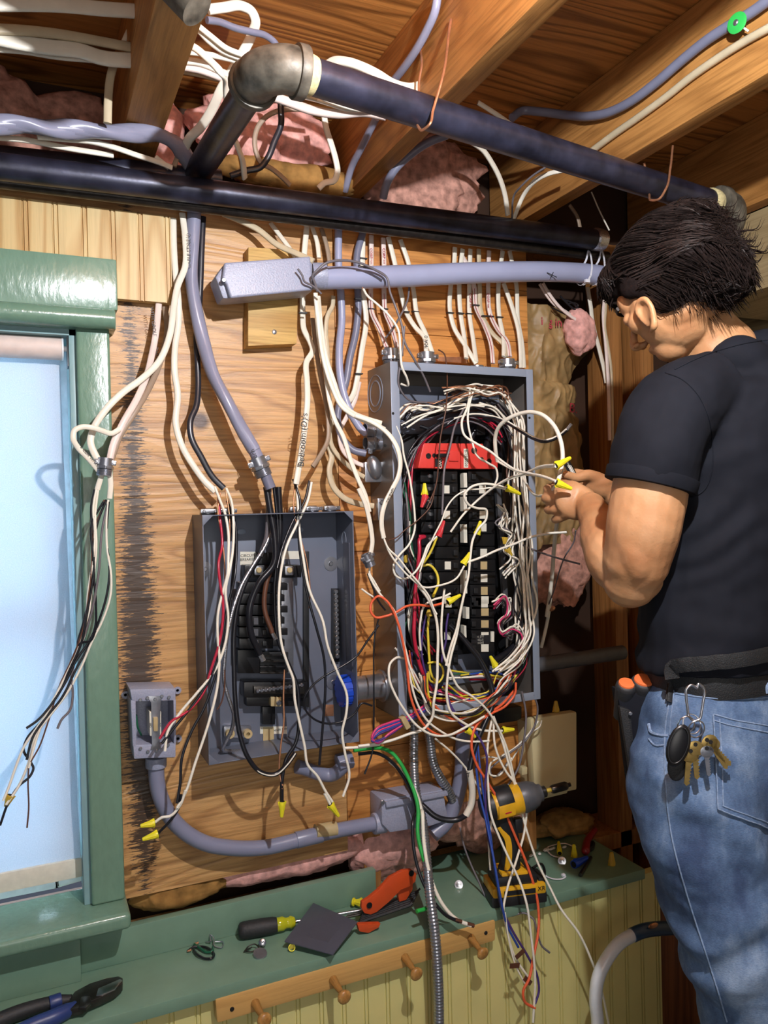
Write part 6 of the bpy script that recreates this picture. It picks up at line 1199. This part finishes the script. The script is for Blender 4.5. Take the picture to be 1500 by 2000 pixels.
# jeans
def jeans_disp(v):
    q = V((v.dot(RT)*8, v.z*14, v.dot(fw)*8)); f = noise.fractal(q, .9, 2, 3)*.0050
    a = v-K(1390, 1600, 1.2); f += math.sin((a.dot(cf(.55, .83, 0)))*75+noise.noise(v*6)*5)*math.exp(-(a.length/.13)**2)*.0065
    b = v-K(1400, 1900, 1.2); f += math.sin((b.dot(cf(-.45, .9, 0)))*60+noise.noise(v*6)*5)*math.exp(-(b.length/.16)**2)*.006
    return f
j = Mb(); j.tube([K(1412, 1302, 1.30), K(1408, 1350, 1.30), K(1398, 1420, 1.29), K(1392, 1500, 1.30), K(1390, 1570, 1.31)], [(.150, .104), (.153, .107), (.162, .120), (.165, .124), (.14, .11)], 30, 6, normal=Fb)
kn = K(1488, 2080, 1.19); kr = K(1445, 2050, 1.52)
j.tube([K(1368, 1440, 1.225), K(1358, 1520, 1.22), K(1372, 1620, 1.21), K(1398, 1730, 1.20), K(1432, 1850, 1.19), K(1466, 1960, 1.19), kn, V((kn.x+.01, kn.y, .22)), V((kn.x+.02, kn.y, .07))], [.09, .102, .098, .089, .081, .075, .07, .066, .064], 28, 6)
j.tube([K(1455, 1440, 1.40), K(1450, 1600, 1.42), K(1448, 1800, 1.46), kr, V((kr.x, kr.y, .22)), V((kr.x, kr.y, .07))], [.10, .095, .083, .072, .066, .064], 28, 6)
j.ell(K(1440, 1510, 1.235), (RT, UP, fw), (.085, .09, .085))
jeans = remesh('jeans', j, 'jeans', person, voxel=.0040, smooth=8, disp=jeans_disp)
jb_ = BVHTree.FromPolygons([v.co+WL[jeans] for v in jeans.data.vertices], [p.vertices[:] for p in jeans.data.polygons])
for q in (kn, kr): obj('boot', Mb().tube([V((q.x+.03, q.y+.02, .045)), V((q.x-.05, q.y+.05, .045)), V((q.x-.14, q.y+.11, .038)), V((q.x-.18, q.y+.13, .03))], [(.042, .045), (.046, .045), (.046, .036), (.03, .026)], 18, 5, normal=(0, 0, 1), dome=True).box((q.x-.02, q.y-.02, 0.0), (q.x+.02, q.y+.05, .02)), 'web', person)
def patch(name, bv_, quad, off, th, mat, par, n=16):
    a, b, c, d = [V((x, y, 0)) for x, y in quad]; m = Mb()
    for o_ in (off, off+th):
        for jx in range(n+1):
            for ix in range(n+1):
                p = a.lerp(b, ix/n).lerp(d.lerp(c, ix/n), jx/n); m.v.append(hit(bv_, p.x, p.y, o_))
    q = (n+1)**2
    for L_ in (0, q):
        for jx in range(n):
            for ix in range(n): z = L_+jx*(n+1)+ix; m.f.append((z, z+1, z+n+2, z+n+1))
    for e_ in ([i for i in range(n)], [n*(n+1)+i for i in range(n)]):
        for i in e_: m.f.append((i, i+1, q+i+1, q+i))
    for i in range(n):
        for c_ in (0, n): z = i*(n+1)+c_; m.f.append((z, z+n+1, q+z+n+1, q+z))
    return obj(name, m, mat, par, smooth=60)
pk = patch('back_pocket', jb_, [(1392, 1396), (1530, 1424), (1545, 1640), (1400, 1580)], .0015, .002, 'jeans', jeans)
for pts in ([(1392, 1396), (1440, 1408), (1510, 1420)], [(1392, 1396), (1397, 1490), (1400, 1580)], [(1400, 1580), (1450, 1600), (1510, 1624)], [(1394, 1408), (1440, 1420), (1510, 1432)], [(1404, 1405), (1408, 1490), (1410, 1573)], [(1408, 1573), (1450, 1590), (1510, 1612)]):
    cloth_line('pocket_seam', jb_, pts, .0011, 'seam', pk, .0040)
for nm_, pts, r in (('side_seam', [(1312, 1345), (1300, 1424), (1300, 1520), (1312, 1632), (1340, 1740), (1372, 1840), (1404, 1940), (1420, 1995)], .0013), ('front_pocket_seam', [(1268, 1414), (1272, 1430), (1290, 1437), (1306, 1438)], .0026), ('front_pocket_seam', [(1268, 1444), (1280, 1456), (1300, 1455)], .0016),
                    ('waistband_seam', [(1300, 1352), (1370, 1362), (1440, 1366), (1500, 1362)], .0011), ('waistband_seam', [(1300, 1320), (1370, 1330), (1440, 1328), (1500, 1320)], .0014), ('hip_seam', [(1318, 1340), (1312, 1390), (1308, 1436)], .0010)):
    cloth_line(nm_, jb_, pts, r, 'seam', jeans, .0008)
for a, b in (((1484, 1292), (1494, 1352)), ((1352, 1326), (1362, 1346)), ((1312, 1338), (1308, 1370))):
    pts = surf_line(jb_, [a, ((a[0]+b[0])/2, (a[1]+b[1])/2), b], .007 if a[0] > 1400 else .003); obj('belt_loop', Mb().tube(pts, 0, 8, 2, flat=(.0055, .0015), normal=-fw), 'seam' if a[0] > 1310 and a[0] != 1312 else 'web', jeans)
# belts
obj('leather_belt', Mb().tube([K(1409, 1282, 1.30), K(1412, 1325, 1.30)], [(.158, .112), (.158, .112)], 48, 2, normal=Fb), 'web', person, bevel=.001)
pts = [K(1318, 1322, 1.16), K(1322, 1306, 1.155), K(1345, 1296, 1.15), K(1390, 1286, 1.135), K(1440, 1275, 1.13), K(1500, 1262, 1.13), K(1540, 1256, 1.14)]
pts = surf_line(sb_, [(1318, 1276), (1345, 1272), (1390, 1266), (1440, 1258), (1500, 1246)], .008); pts = [p-UP*.021 for p in pts]; pts = [pts[0]-UP*.018]+pts
obj('webbing_strap', Mb().tube(pts, 0, 8, 2, flat=(.0115, .0018), normal=-fw), 'web', person)
obj('strap_end', Mb().tube([hit(jb_, 1318, 1325, .006), hit(jb_, 1314, 1350, .006), hit(jb_, 1311, 1374, .006)], 0, 8, 3, flat=(.0042, .0015), normal=-fw), 'web', person)
# tool pouch with two orange ended grips
nl = lambda x, y, k: K(px('N', x, y)[0], px('N', x, y)[1], k)
po = thing('tool_pouch', 'black tool pouch hanging at the left hip of the person', 'pouch', nl(360, 930, 1.26))
m = Mb(); q = [(262, 368), (300, 378), (400, 385), (445, 365), (522, 285), (530, 330), (460, 500), (415, 680), (392, 860), (362, 950), (345, 930), (322, 760), (300, 560), (278, 470)]
m.prism([nl(x, y, 1.26-.00008*(x-262)) for x, y in q], fw*.035); obj('pouch_body', m, 'shirt', po, bevel=.004)
m = Mb(); m.prism([nl(x, y, 1.248) for x, y in ((275, 450), (315, 462), (330, 470), (345, 640), (372, 850), (362, 935), (345, 900), (315, 700), (290, 540))], fw*.012); obj('front_pocket', m, 'web', po, bevel=.002)
obj('edge_binding', Mb().tube([nl(*p, 1.245) for p in ((522, 290), (450, 378), (430, 405), (400, 560), (380, 760), (365, 900))], .0022, 6, 4), 'web', po)
for x, y in ((328, 484), (424, 404)): screw(nl(x, y, 1.244), .003, po, -fw)
for i, (x, y, r, lab) in enumerate(((305, 352, .0165, 'left'), (388, 336, .0195, 'right'))):
    t_ = thing('pliers_grip', 'dark tool grip with round orange end standing in the pouch, %s one' % lab, 'tool handle', nl(x, y+60, 1.262), '')
    ax = (-fw*.45+UP*.85).normalized(); c = nl(x, y+8, 1.262)
    obj('grip', Mb().lathe([(r*.7, -.06), (r*.9, -.02), (r, 0), (r*.96, .006), (r*.82, .009)], c, ax, 22), 'rubber', t_, smooth=60); obj('grip_end', Mb().lathe([(r*.82, .006), (r*.74, .0115), (r*.4, .0125)], c, ax, 22), 'otip', t_, smooth=60)
# carabiner, keys and fob
ca = thing('carabiner', 'silver carabiner with a bunch of brass keys hanging from the belt loop', 'carabiner', nl(640, 510, 1.12)); kk = min((hit(jb_, x, y, 0)-CAM).dot(fw) for x, y in ((1350, 1345), (1360, 1400), (1360, 1450), (1380, 1500)))-.022
obj('hook', Mb().tube([nl(*p, kk) for p in ((655, 360), (625, 345), (602, 365), (600, 400), (606, 450), (616, 500), (640, 520), (664, 512), (676, 470), (684, 420), (690, 380), (678, 350), (660, 340), (655, 360))], .0019, 10, 5), 'chrome', ca)
for x, y in ((628, 535), (650, 560), (600, 540)): 
    c = nl(x, y, kk); obj('key_ring', Mb().tube([c+cf(.012*math.cos(a), .013*math.sin(a), .004*math.sin(a*1+x)) for a in [i*2*math.pi/20 for i in range(21)]], .0010, 6, 1), 'chrome', ca)
def key(x, y, ang, lab, mat='brass', L=1.0):
    t_ = thing('key', lab, 'key', nl(x, y, kk)); c = nl(x, y, kk-.002); ca_, sa_ = math.cos(ang), math.sin(ang); A_ = RT*sa_-UP*ca_; B_ = RT*ca_+UP*sa_
    pf = lambda a, b: c+A_*a*L+B_*b*L
    bow = [pf(.011-.011*math.cos(q_), .0125*math.sin(q_)) for q_ in [i*2*math.pi/16 for i in range(16)]]
    obj('bow', Mb().prism(bow, fw*.002), mat, t_, bevel=.0004); bl_ = [pf(.020, -.005)]+[pf(.052, -.0035), pf(.055, 0), pf(.052, .003)]
    te = []
    for i in range(6): te += [pf(.050-i*.0045, .0045), pf(.048-i*.0045, .0022)]
    obj('blade', Mb().prism(bl_+te+[pf(.020, .005)], fw*.002), mat, t_); obj('hole', Mb().lathe([(.003, 0), (.003, -.0003)], pf(.005, 0), fw, 12), 'dark', t_)
key(645, 618, .05, 'large brass key in front hanging straight down'); key(625, 650, -.12, 'brass key behind the front one leaning left'); key(690, 600, .75, 'bright brass key sticking out to the lower right'); key(700, 640, .08, 'slim steel key at the right of the bunch', 'steel', .8); key(712, 610, .55, 'dull brass key behind the bright one on the right', 'brass', .9)
fo = thing('key_fob', 'black oval key fob left of the brass keys', 'key fob', nl(560, 700, kk)); obj('shell', Mb().ell(nl(562, 640, kk-.003), (cf(.96, -.28, 0), cf(.28, .96, 0), fw), (.0165, .031, .006)), 'black', fo); obj('rim', Mb().tube([nl(562, 640, kk-.008)+cf(.96, -.28, 0)*(.013*math.cos(a))+cf(.28, .96, 0)*(.026*math.sin(a)) for a in [i*2*math.pi/24 for i in range(25)]], .0008, 6, 1), 'dwb', fo)
fo = thing('key_fob', 'black leather tag behind the oval fob', 'key fob', nl(550, 770, kk)); obj('tag', Mb().ell(nl(556, 740, kk+.008), (cf(1, -.1, 0), cf(.1, 1, 0), fw), (.014, .022, .003)), 'web', fo)
# marker in the far hand
mk = thing('marker', 'short black striped marker held above the thumb of the far hand', 'marker', K(1122, 934, 1.49)); a, b = K(1104, 898, 1.50), K(1121, 930, 1.488)
obj('barrel', Mb().tube([a, b], .0068, 16, 1), 'black', mk, bevel=.001); mm = Mb()
for k in range(4): mm.tube([a.lerp(b, .35)-fw*.0068+RT*(.002*(k-1.5)), a.lerp(b, .95)-fw*.0068+RT*(.002*(k-1.5))], .0005, 5, 1)
obj('stripes', mm, 'sticker', mk)
# ================================================================ things on the shelf
SZ = .440
Lz = lambda x, y, z=0.: Zp(px('L', x, y)[0], px('L', x, y)[1], SZ+z)
Qz = lambda x, y, z=0.: Zp(px('Q', x, y)[0], px('Q', x, y)[1], SZ+z)
Mz = lambda x, y, z=0.: Zp(px('M', x, y)[0], px('M', x, y)[1], SZ+z)
# screwdriver
sd = thing('screwdriver', 'screwdriver with black rubber grip and green yellow collar lying under the slate plate', 'screwdriver', Lz(250, 690))
a, b = Lz(165, 672, .017), Lz(352, 640, .017); ax = (b-a).normalized(); Ln = (b-a).length
obj('grip', Mb().lathe([(.010, 0), (.0145, .003), (.0165, .010), (.0168, Ln*.6), (.0158, Ln*.9), (.014, Ln)], a, ax, 28), 'rubber', sd, smooth=60)
m = Mb().lathe([(.0135, Ln), (.0138, Ln+.012), (.0105, Ln+.018), (.0105, Ln+.024), (.0125, Ln+.028), (.009, Ln+.036), (.005, Ln+.038)], a, ax, 12); obj('collar', m, 'clearg', sd, bevel=.0005)
obj('shaft', Mb().tube([a+ax*(Ln+.035), a+ax*(Ln+.185)], .0034, 12, 1), 'chrome', sd); a2 = a+ax*(Ln+.185)
# slate plate
q = [Lz(530, 533, .030), Lz(745, 625, .030), Lz(625, 785, .013), Lz(388, 720, .018)]; nrm = (q[1]-q[0]).cross(q[3]-q[0]).normalized(); nrm = nrm if nrm.z > 0 else -nrm
obj('cover_plate', Mb().prism(q, -nrm*.0025), 'plate', label='square dark grey slate coloured plate lying tilted on the shelf', cat='plate', bevel=.0008)
# folding hex key set
fk = thing('hex_key_set', 'orange folding hex key set standing open beside the flexible conduit', 'hex key set', Lz(850, 640))
def platelet(pts, mat, zoff, th=.010, name='side_plate', y0=None):
    m = Mb(); P_ = [W(*px('L', x, y), zoff) for x, y in pts]; m.prism(P_, (0, th, 0)); return obj(name, m, mat, fk, bevel=.002)
platelet([(780, 585), (765, 560), (768, 530), (800, 512), (850, 470), (905, 410), (965, 378), (1010, 372), (1035, 392), (1030, 430), (1000, 455), (960, 470), (900, 530), (840, 580), (810, 592)], 'orange', .128)
platelet([(940, 470), (985, 420), (1020, 415), (1015, 470), (985, 520), (950, 530)], 'orange', .116, .012)
platelet([(745, 640), (860, 635), (850, 655), (800, 682), (755, 675)], 'orange', .150, .012)
for x, y in ((803, 545), (1008, 388)): o = obj('pivot_screw', Mb().lathe([(.006, 0), (.006, .002), (.003, .002), (.003, .0008)], W(*px('L', x, y), .129), (0, -1, 0), 16), 'black', fk)
for k in range(6):
    a, b = W(*px('L', 755+k*3, 628-k*9), .135-.004*k), W(*px('L', 1000+k*8, 545-k*14), .125-.006*k); obj('hex_key', Mb().tube([a, b, b+V((.006, 0, .004))], .0036-.0003*k, 6, 1), 'rubber', fk)
obj('hex_key', Mb().tube([W(*px('L', 690, 603), .10), W(*px('L', 800, 582), .11)], .0022, 6, 1), 'tool', fk); obj('hex_key', Mb().tube([W(*px('L', 695, 592), .095), W(*px('L', 800, 574), .105)], .0016, 6, 1), 'tool', fk)
nut(Lz(770, 535, .012), Lz(728, 528, .012), 'nuty', 'yellow connector lying against the orange hex key set', r=.0085); obj('opening_rim', Mb().lathe([(.0055, 0), (.0085, .001), (.0085, .004), (.0055, .004)], Lz(732, 530, .012), Lz(728, 528)-Lz(770, 535), 16), 'nuty', label='rim of the yellow connector by the hex key set', cat='connector')
c = Lz(425, 752, .007); t = thing('wire_connector', 'yellow connector lying with its open end to the viewer left of the slate plate', 'wire connector', c); ax = (CAM-c).normalized()
obj('shell', Mb().lathe([(.004, -.016), (.0058, -.004), (.0068, .003), (.0052, .003), (.0045, -.010)], c, ax, 20), 'nuty', t, smooth=50)
# locknut, clip and screw
c = Lz(270, 782, .004); t = obj('locknut', Mb().lathe([(.0105, -.002), (.0135, -.002), (.0135, .002), (.0105, .002)], c, (0, -.3, 1), 12), 'steel', label='zinc locknut ring lying in front of the screwdriver', cat='locknut', bevel=.0006)
obj('cable_clip', Mb().tube([Lz(190, 775, .003), Lz(215, 745, .008), Lz(245, 735, .010), Lz(262, 752, .006), Lz(225, 772, .004), Lz(200, 770, .004), Lz(230, 750, .006)], .0012, 6, 4), 'tool', label='bent metal cable clip left of the locknut', cat='clip')
c = Lz(281, 728, .010); t = thing('machine_screw', 'round head screw lying by the screwdriver grip', 'screw', c); obj('head', Mb().lathe([(.0075, 0), (.007, .002), (.004, .0035)], c, (CAM-c), 18), 'chrome', t); obj('shank', Mb().tube([c, c-(CAM-c).normalized()*.015], .002, 8, 1), 'steel', t); obj('slot', Mb().obox(c+(CAM-c).normalized()*.0034, (cf(.5, .8, 0), cf(.8, -.5, 0), fw), (.005, .0006, .0004)), 'dark', t)
# scraps of cut wire and a clip
for pts, mat, lab in (([(915, 770), (945, 750), (990, 748), (1030, 765), (1045, 785), (1030, 805), (1000, 805), (970, 790), (945, 765)], 'blk', 'larger black curl of cut wire'), ([(950, 735), (985, 760), (1010, 775), (1035, 770), (1040, 750)], 'dgrn', 'dark green curl of cut wire')):
    o = obj('wire_scrap', Mb().tube([Qz(x, y, .004+.002*(i % 2)) for i, (x, y) in enumerate(pts)], .0024, 8, 5), mat, label=lab+' on the shelf left of the screwdriver', cat='wire scrap'); bare(o, Qz(*pts[0], .004), Qz(pts[0][0]+20, pts[0][1]-8, .006), .002)
obj('cable_clip', Mb().tube([Qz(1005, 725, .003), Qz(1030, 720, .008), Qz(1025, 690, .014), Qz(1040, 700, .012), Qz(1048, 745, .004), Qz(1080, 752, .003), Qz(1088, 725, .004), Qz(1050, 722, .006)], .0013, 6, 4), 'steel', label='bent wire clip standing behind the black curl of wire', cat='clip')
# screws on the shelf
for c, lab in ((Lz(1240, 445, .006), 'hex screw lying left of the driver battery'), (Mz(762, 1020, .006), 'round head screw lying between the driver and the blue connector')):
    t = thing('machine_screw', lab, 'screw', c); obj('head', Mb().lathe([(.010, 0), (.0095, .0012), (.0055, .0015), (.0055, .0045), (.003, .005)], c, (CAM-c), 12), 'chrome', t); obj('shank', Mb().tube([c, c-(CAM-c).normalized()*.012-V((.008, 0, 0))], .0022, 8, 1), 'steel', t)
# pliers
pl = thing('linesman_pliers', 'lineman pliers with blue and black handles on the shelf at the bottom left', 'pliers', Qz(400, 1000))
def zp(pts, z): return [Qz(x, y, z) for x, y in pts]
def flatpart(name, pts, z, th, mat, bev=.002): return obj(name, Mb().prism(zp(pts, z), (0, 0, -th)), mat, pl, bevel=bev)
flatpart('jaw', [(340, 1000), (365, 965), (440, 925), (520, 900), (580, 890), (600, 900), (598, 925), (560, 960), (500, 990), (430, 1020), (400, 1040), (330, 1055)], .020, .014, 'tool')
flatpart('jaw_edge', [(480, 950), (585, 905), (598, 910), (560, 955), (500, 982), (470, 985)], .0215, .004, 'chrome', .0008)
flatpart('pivot', [(395, 990), (440, 985), (445, 1020), (420, 1045), (385, 1045)], .023, .006, 'tool')
obj('handle', Mb().tube(zp([(350, 1005), (290, 1015), (200, 1035), (90, 1070), (-60, 1130)], .014), [.008, .0105, .0115, .0125, .0125], 16, 5), 'rubber', pl)
obj('handle', Mb().tube(zp([(370, 1035), (320, 1065), (260, 1095), (180, 1125), (60, 1180)], .013), [.008, .0125, .0135, .013, .012], 16, 5), 'blueh', pl)
obj('handle_guard', Mb().tube(zp([(300, 1008), (240, 1028)], .015), .0125, 16, 1), 'blueh', pl, bevel=.002)
# cordless driver standing on its battery
dr = thing('impact_driver', 'yellow and black cordless impact driver standing on the green shelf', 'cordless driver', Mz(480, 1200))
bc = Mz(478, 1155, .025); vx = V((.92, -.39, 0)).normalized(); vy = V((.39, .92, 0)).normalized(); vz = V((0, 0, 1))
bc = Mz(475, 1180, .022)
# local frame: X forward (to the bit), Y side, origin at shelf under the handle
X_ = V((.97, -.25, 0)).normalized(); Y_ = V((.25, .97, 0)).normalized(); O_ = V((bc.x, bc.y, SZ))
loc = lambda x, y, z: O_+X_*x+Y_*y+vz*z
def lb(name, c, h, mat, bev=.004, tilt=0, par=None):
    xx = (X_*math.cos(tilt)+vz*math.sin(tilt)); zz = (vz*math.cos(tilt)-X_*math.sin(tilt))
    return obj(name, Mb().obox(loc(*c), (xx, Y_, zz), h), mat, par or dr, bevel=bev)
ba = lb('battery', (0, 0, .012), (.062, .036, .012), 'dwb', .005); lb('battery_case', (0, 0, .031), (.060, .037, .011), 'dw', .006, par=ba)
lb('battery_latch', (.055, 0, .040), (.008, .024, .008), 'dwb', .003, par=ba); lb('battery_stripe', (.0, -.0372, .030), (.035, .0006, .005), 'dwb', .0, par=ba)
text('battery_lettering', 'XR', loc(.048, -.0385, .033), X_, .013, 'ink', ba, normal=-Y_)
lb('foot', (-.004, 0, .050), (.048, .031, .012), 'dwb', .008); lb('foot_trim', (-.006, 0, .062), (.030, .026, .006), 'dw', .004)
obj('handle', Mb().tube([loc(-.012, 0, .055), loc(-.006, 0, .09), loc(-.008, 0, .13), loc(-.022, 0, .165), loc(-.028, 0, .19)], [(.022, .026), (.0185, .021), (.018, .021), (.020, .024), (.022, .028)], 20, 6, normal=X_), 'dwb', dr, smooth=60)
obj('handle_grip', Mb().tube([loc(-.020, -.016, .07), loc(-.016, -.017, .10), loc(-.018, -.017, .135), loc(-.034, -.015, .165)], 0, 8, 5, flat=(.007, .003), normal=-Y_), 'dw', dr)
lb('trigger', (.012, 0, .158), (.009, .009, .016), 'dwb', .004)
bx = (X_*.985+vz*.17).normalized(); b0_ = loc(-.072, 0, .200)
obj('motor_housing', Mb().lathe([(.018, 0), (.027, .006), (.031, .022), (.031, .055), (.0315, .075)], b0_, bx, 28), 'dwb', dr, smooth=60)
obj('side_panel', Mb().lathe([(.0312, .028), (.0325, .032), (.0325, .088), (.0315, .092)], b0_, bx, 28), 'dw', dr, smooth=50)
obj('top_shell', Mb().lathe([(.0320, .034), (.0332, .038), (.0332, .066), (.0320, .070)], b0_+vz*.004, bx, 28), 'dwb', dr, smooth=50); obj('side_badge', Mb().obox(b0_+bx*.05-Y_*.0325-vz*.004, (bx, Y_, vz), (.019, .0035, .013)), 'dw', dr, bevel=.002); obj('red_mark', Mb().obox(b0_+bx*.052-Y_*.0362-vz*.008, (bx, Y_, vz), (.007, .0004, .0013)), 'red', dr)
obj('gear_case', Mb().lathe([(.0315, .090), (.033, .096), (.031, .115), (.026, .128), (.019, .134), (.0185, .140), (.014, .143)], b0_, bx, 28), 'dwg', dr, smooth=50)
obj('chuck', Mb().lathe([(.0125, .140), (.0125, .150), (.010, .152)], b0_, bx, 20), 'tool', dr); obj('bit_holder_collar', Mb().tube([b0_+bx*.150, b0_+bx*.166], .0045, 12, 1), 'nuto', dr)
obj('bit_holder', Mb().lathe([(.008, .164), (.0095, .168), (.0095, .198), (.0075, .202), (.0045, .204), (.0045, .210)], b0_, bx, 20), 'tool', dr)
obj('belt_hook', Mb().tube([loc(.05, .02, .05), loc(.075, .03, .052), loc(.082, .03, .030), loc(.07, .02, .022)], .003, 8, 5), 'black', dr)
# litter at the right end of the shelf
nut(Mz(748, 975, .006), Mz(742, 905, .016), 'nuty', 'yellow connector leaning at the back of the shelf, left of the standing one', r=.0062)
b = Mz(836, 995, .0); nut(b, b+V((0, 0, .030)), 'nuty', 'yellow connector standing upright on the shelf behind the blue one', r=.0068)
b = Mz(1062, 1045, .0); nut(b, b+V((0, 0, .030)), 'nuto', 'yellow connector standing in the shadow at the right end of the shelf', r=.0078)  # yellow connector, its shadow painted as a duller colour
b = W(1086, 1390, .055); nut(b, b+V((0, 0, .026)), 'nuto', 'dim yellow connector standing on top of the tan enclosure', r=.0075)  # dimness of this yellow connector is painted shade
nut(Mz(832, 1042, .009), Mz(915, 1000, .009), 'nutb', 'blue connector lying on the shelf right of the driver', r=.0092)
obj('tube_piece', Mb().tube([Mz(872, 1105, .005), Mz(935, 1000, .005)], .0045, 14, 1), 'tool', label='short dark tube lying right of the blue connector', cat='tube', bevel=.0006)
for pts, lab in (([(760, 1000), (715, 992), (680, 965), (676, 940), (710, 925), (780, 915), (835, 935)], 'clear cut cable tie curling behind the yellow connectors'), ([(648, 1085), (665, 1110), (710, 1128), (760, 1128), (782, 1112), (770, 1105)], 'clear cut cable tie curling in front of the round head screw')):
    o = obj('cable_tie_offcut', Mb().tube([Mz(x, y, .003) for x, y in pts], 0, 6, 5, flat=(.0022, .0007), normal=(0, 0, 1)), 'tie', label=lab, cat='cable tie'); obj('tie_head', Mb().obox(Mz(*pts[-1], .003), ((1, 0, 0), (0, 1, 0), (0, 0, 1)), (.004, .003, .0025)), 'tie', o)
rt_ = thing('utility_knife', 'dim red and black tool lying in the shadow at the back of the shelf', 'knife', Mz(920, 950)); obj('handle', Mb().tube([Mz(905, 960, .012), Mz(915, 900, .014), Mz(960, 835, .02)], [.010, .009, .007], 12, 5, dome=True), 'knife', rt_); obj('blade', Mb().tube([Mz(905, 960, .01), Mz(935, 945, .008), Mz(945, 915, .008)], .007, 8, 3), 'black', rt_)
# white hose with blue tape
hz = thing('hose', 'white hose bending up in front of the yellow boards with blue tape at its end', 'hose', V((W(1170, 2000, .30).x, -.30, 0)))
hpts = [V((W(1162, 2000, .28).x, -.28, 0.0)), V((W(1160, 2000, .28).x, -.28, .15))]+[W(*px('N', x, y), .28) for x, y in ((168, 2000), (158, 1880), (172, 1770), (215, 1680), (275, 1605), (345, 1562))]
obj('hose_body', Mb().tube(hpts, .0135, 20, 6), 'gasp', hz); obj('tape_sleeve', Mb().tube([W(*px('N', x, y), .282) for x, y in ((338, 1566), (380, 1548), (450, 1535), (540, 1530))], .0148, 18, 5), 'btape', hz)
obj('copper_end', Mb().ell(W(*px('N', 440, 1520), .296), ((1, 0, 0), (0, 1, 0), (0, 0, 1)), (.014, .003, .006)), 'copper', hz)
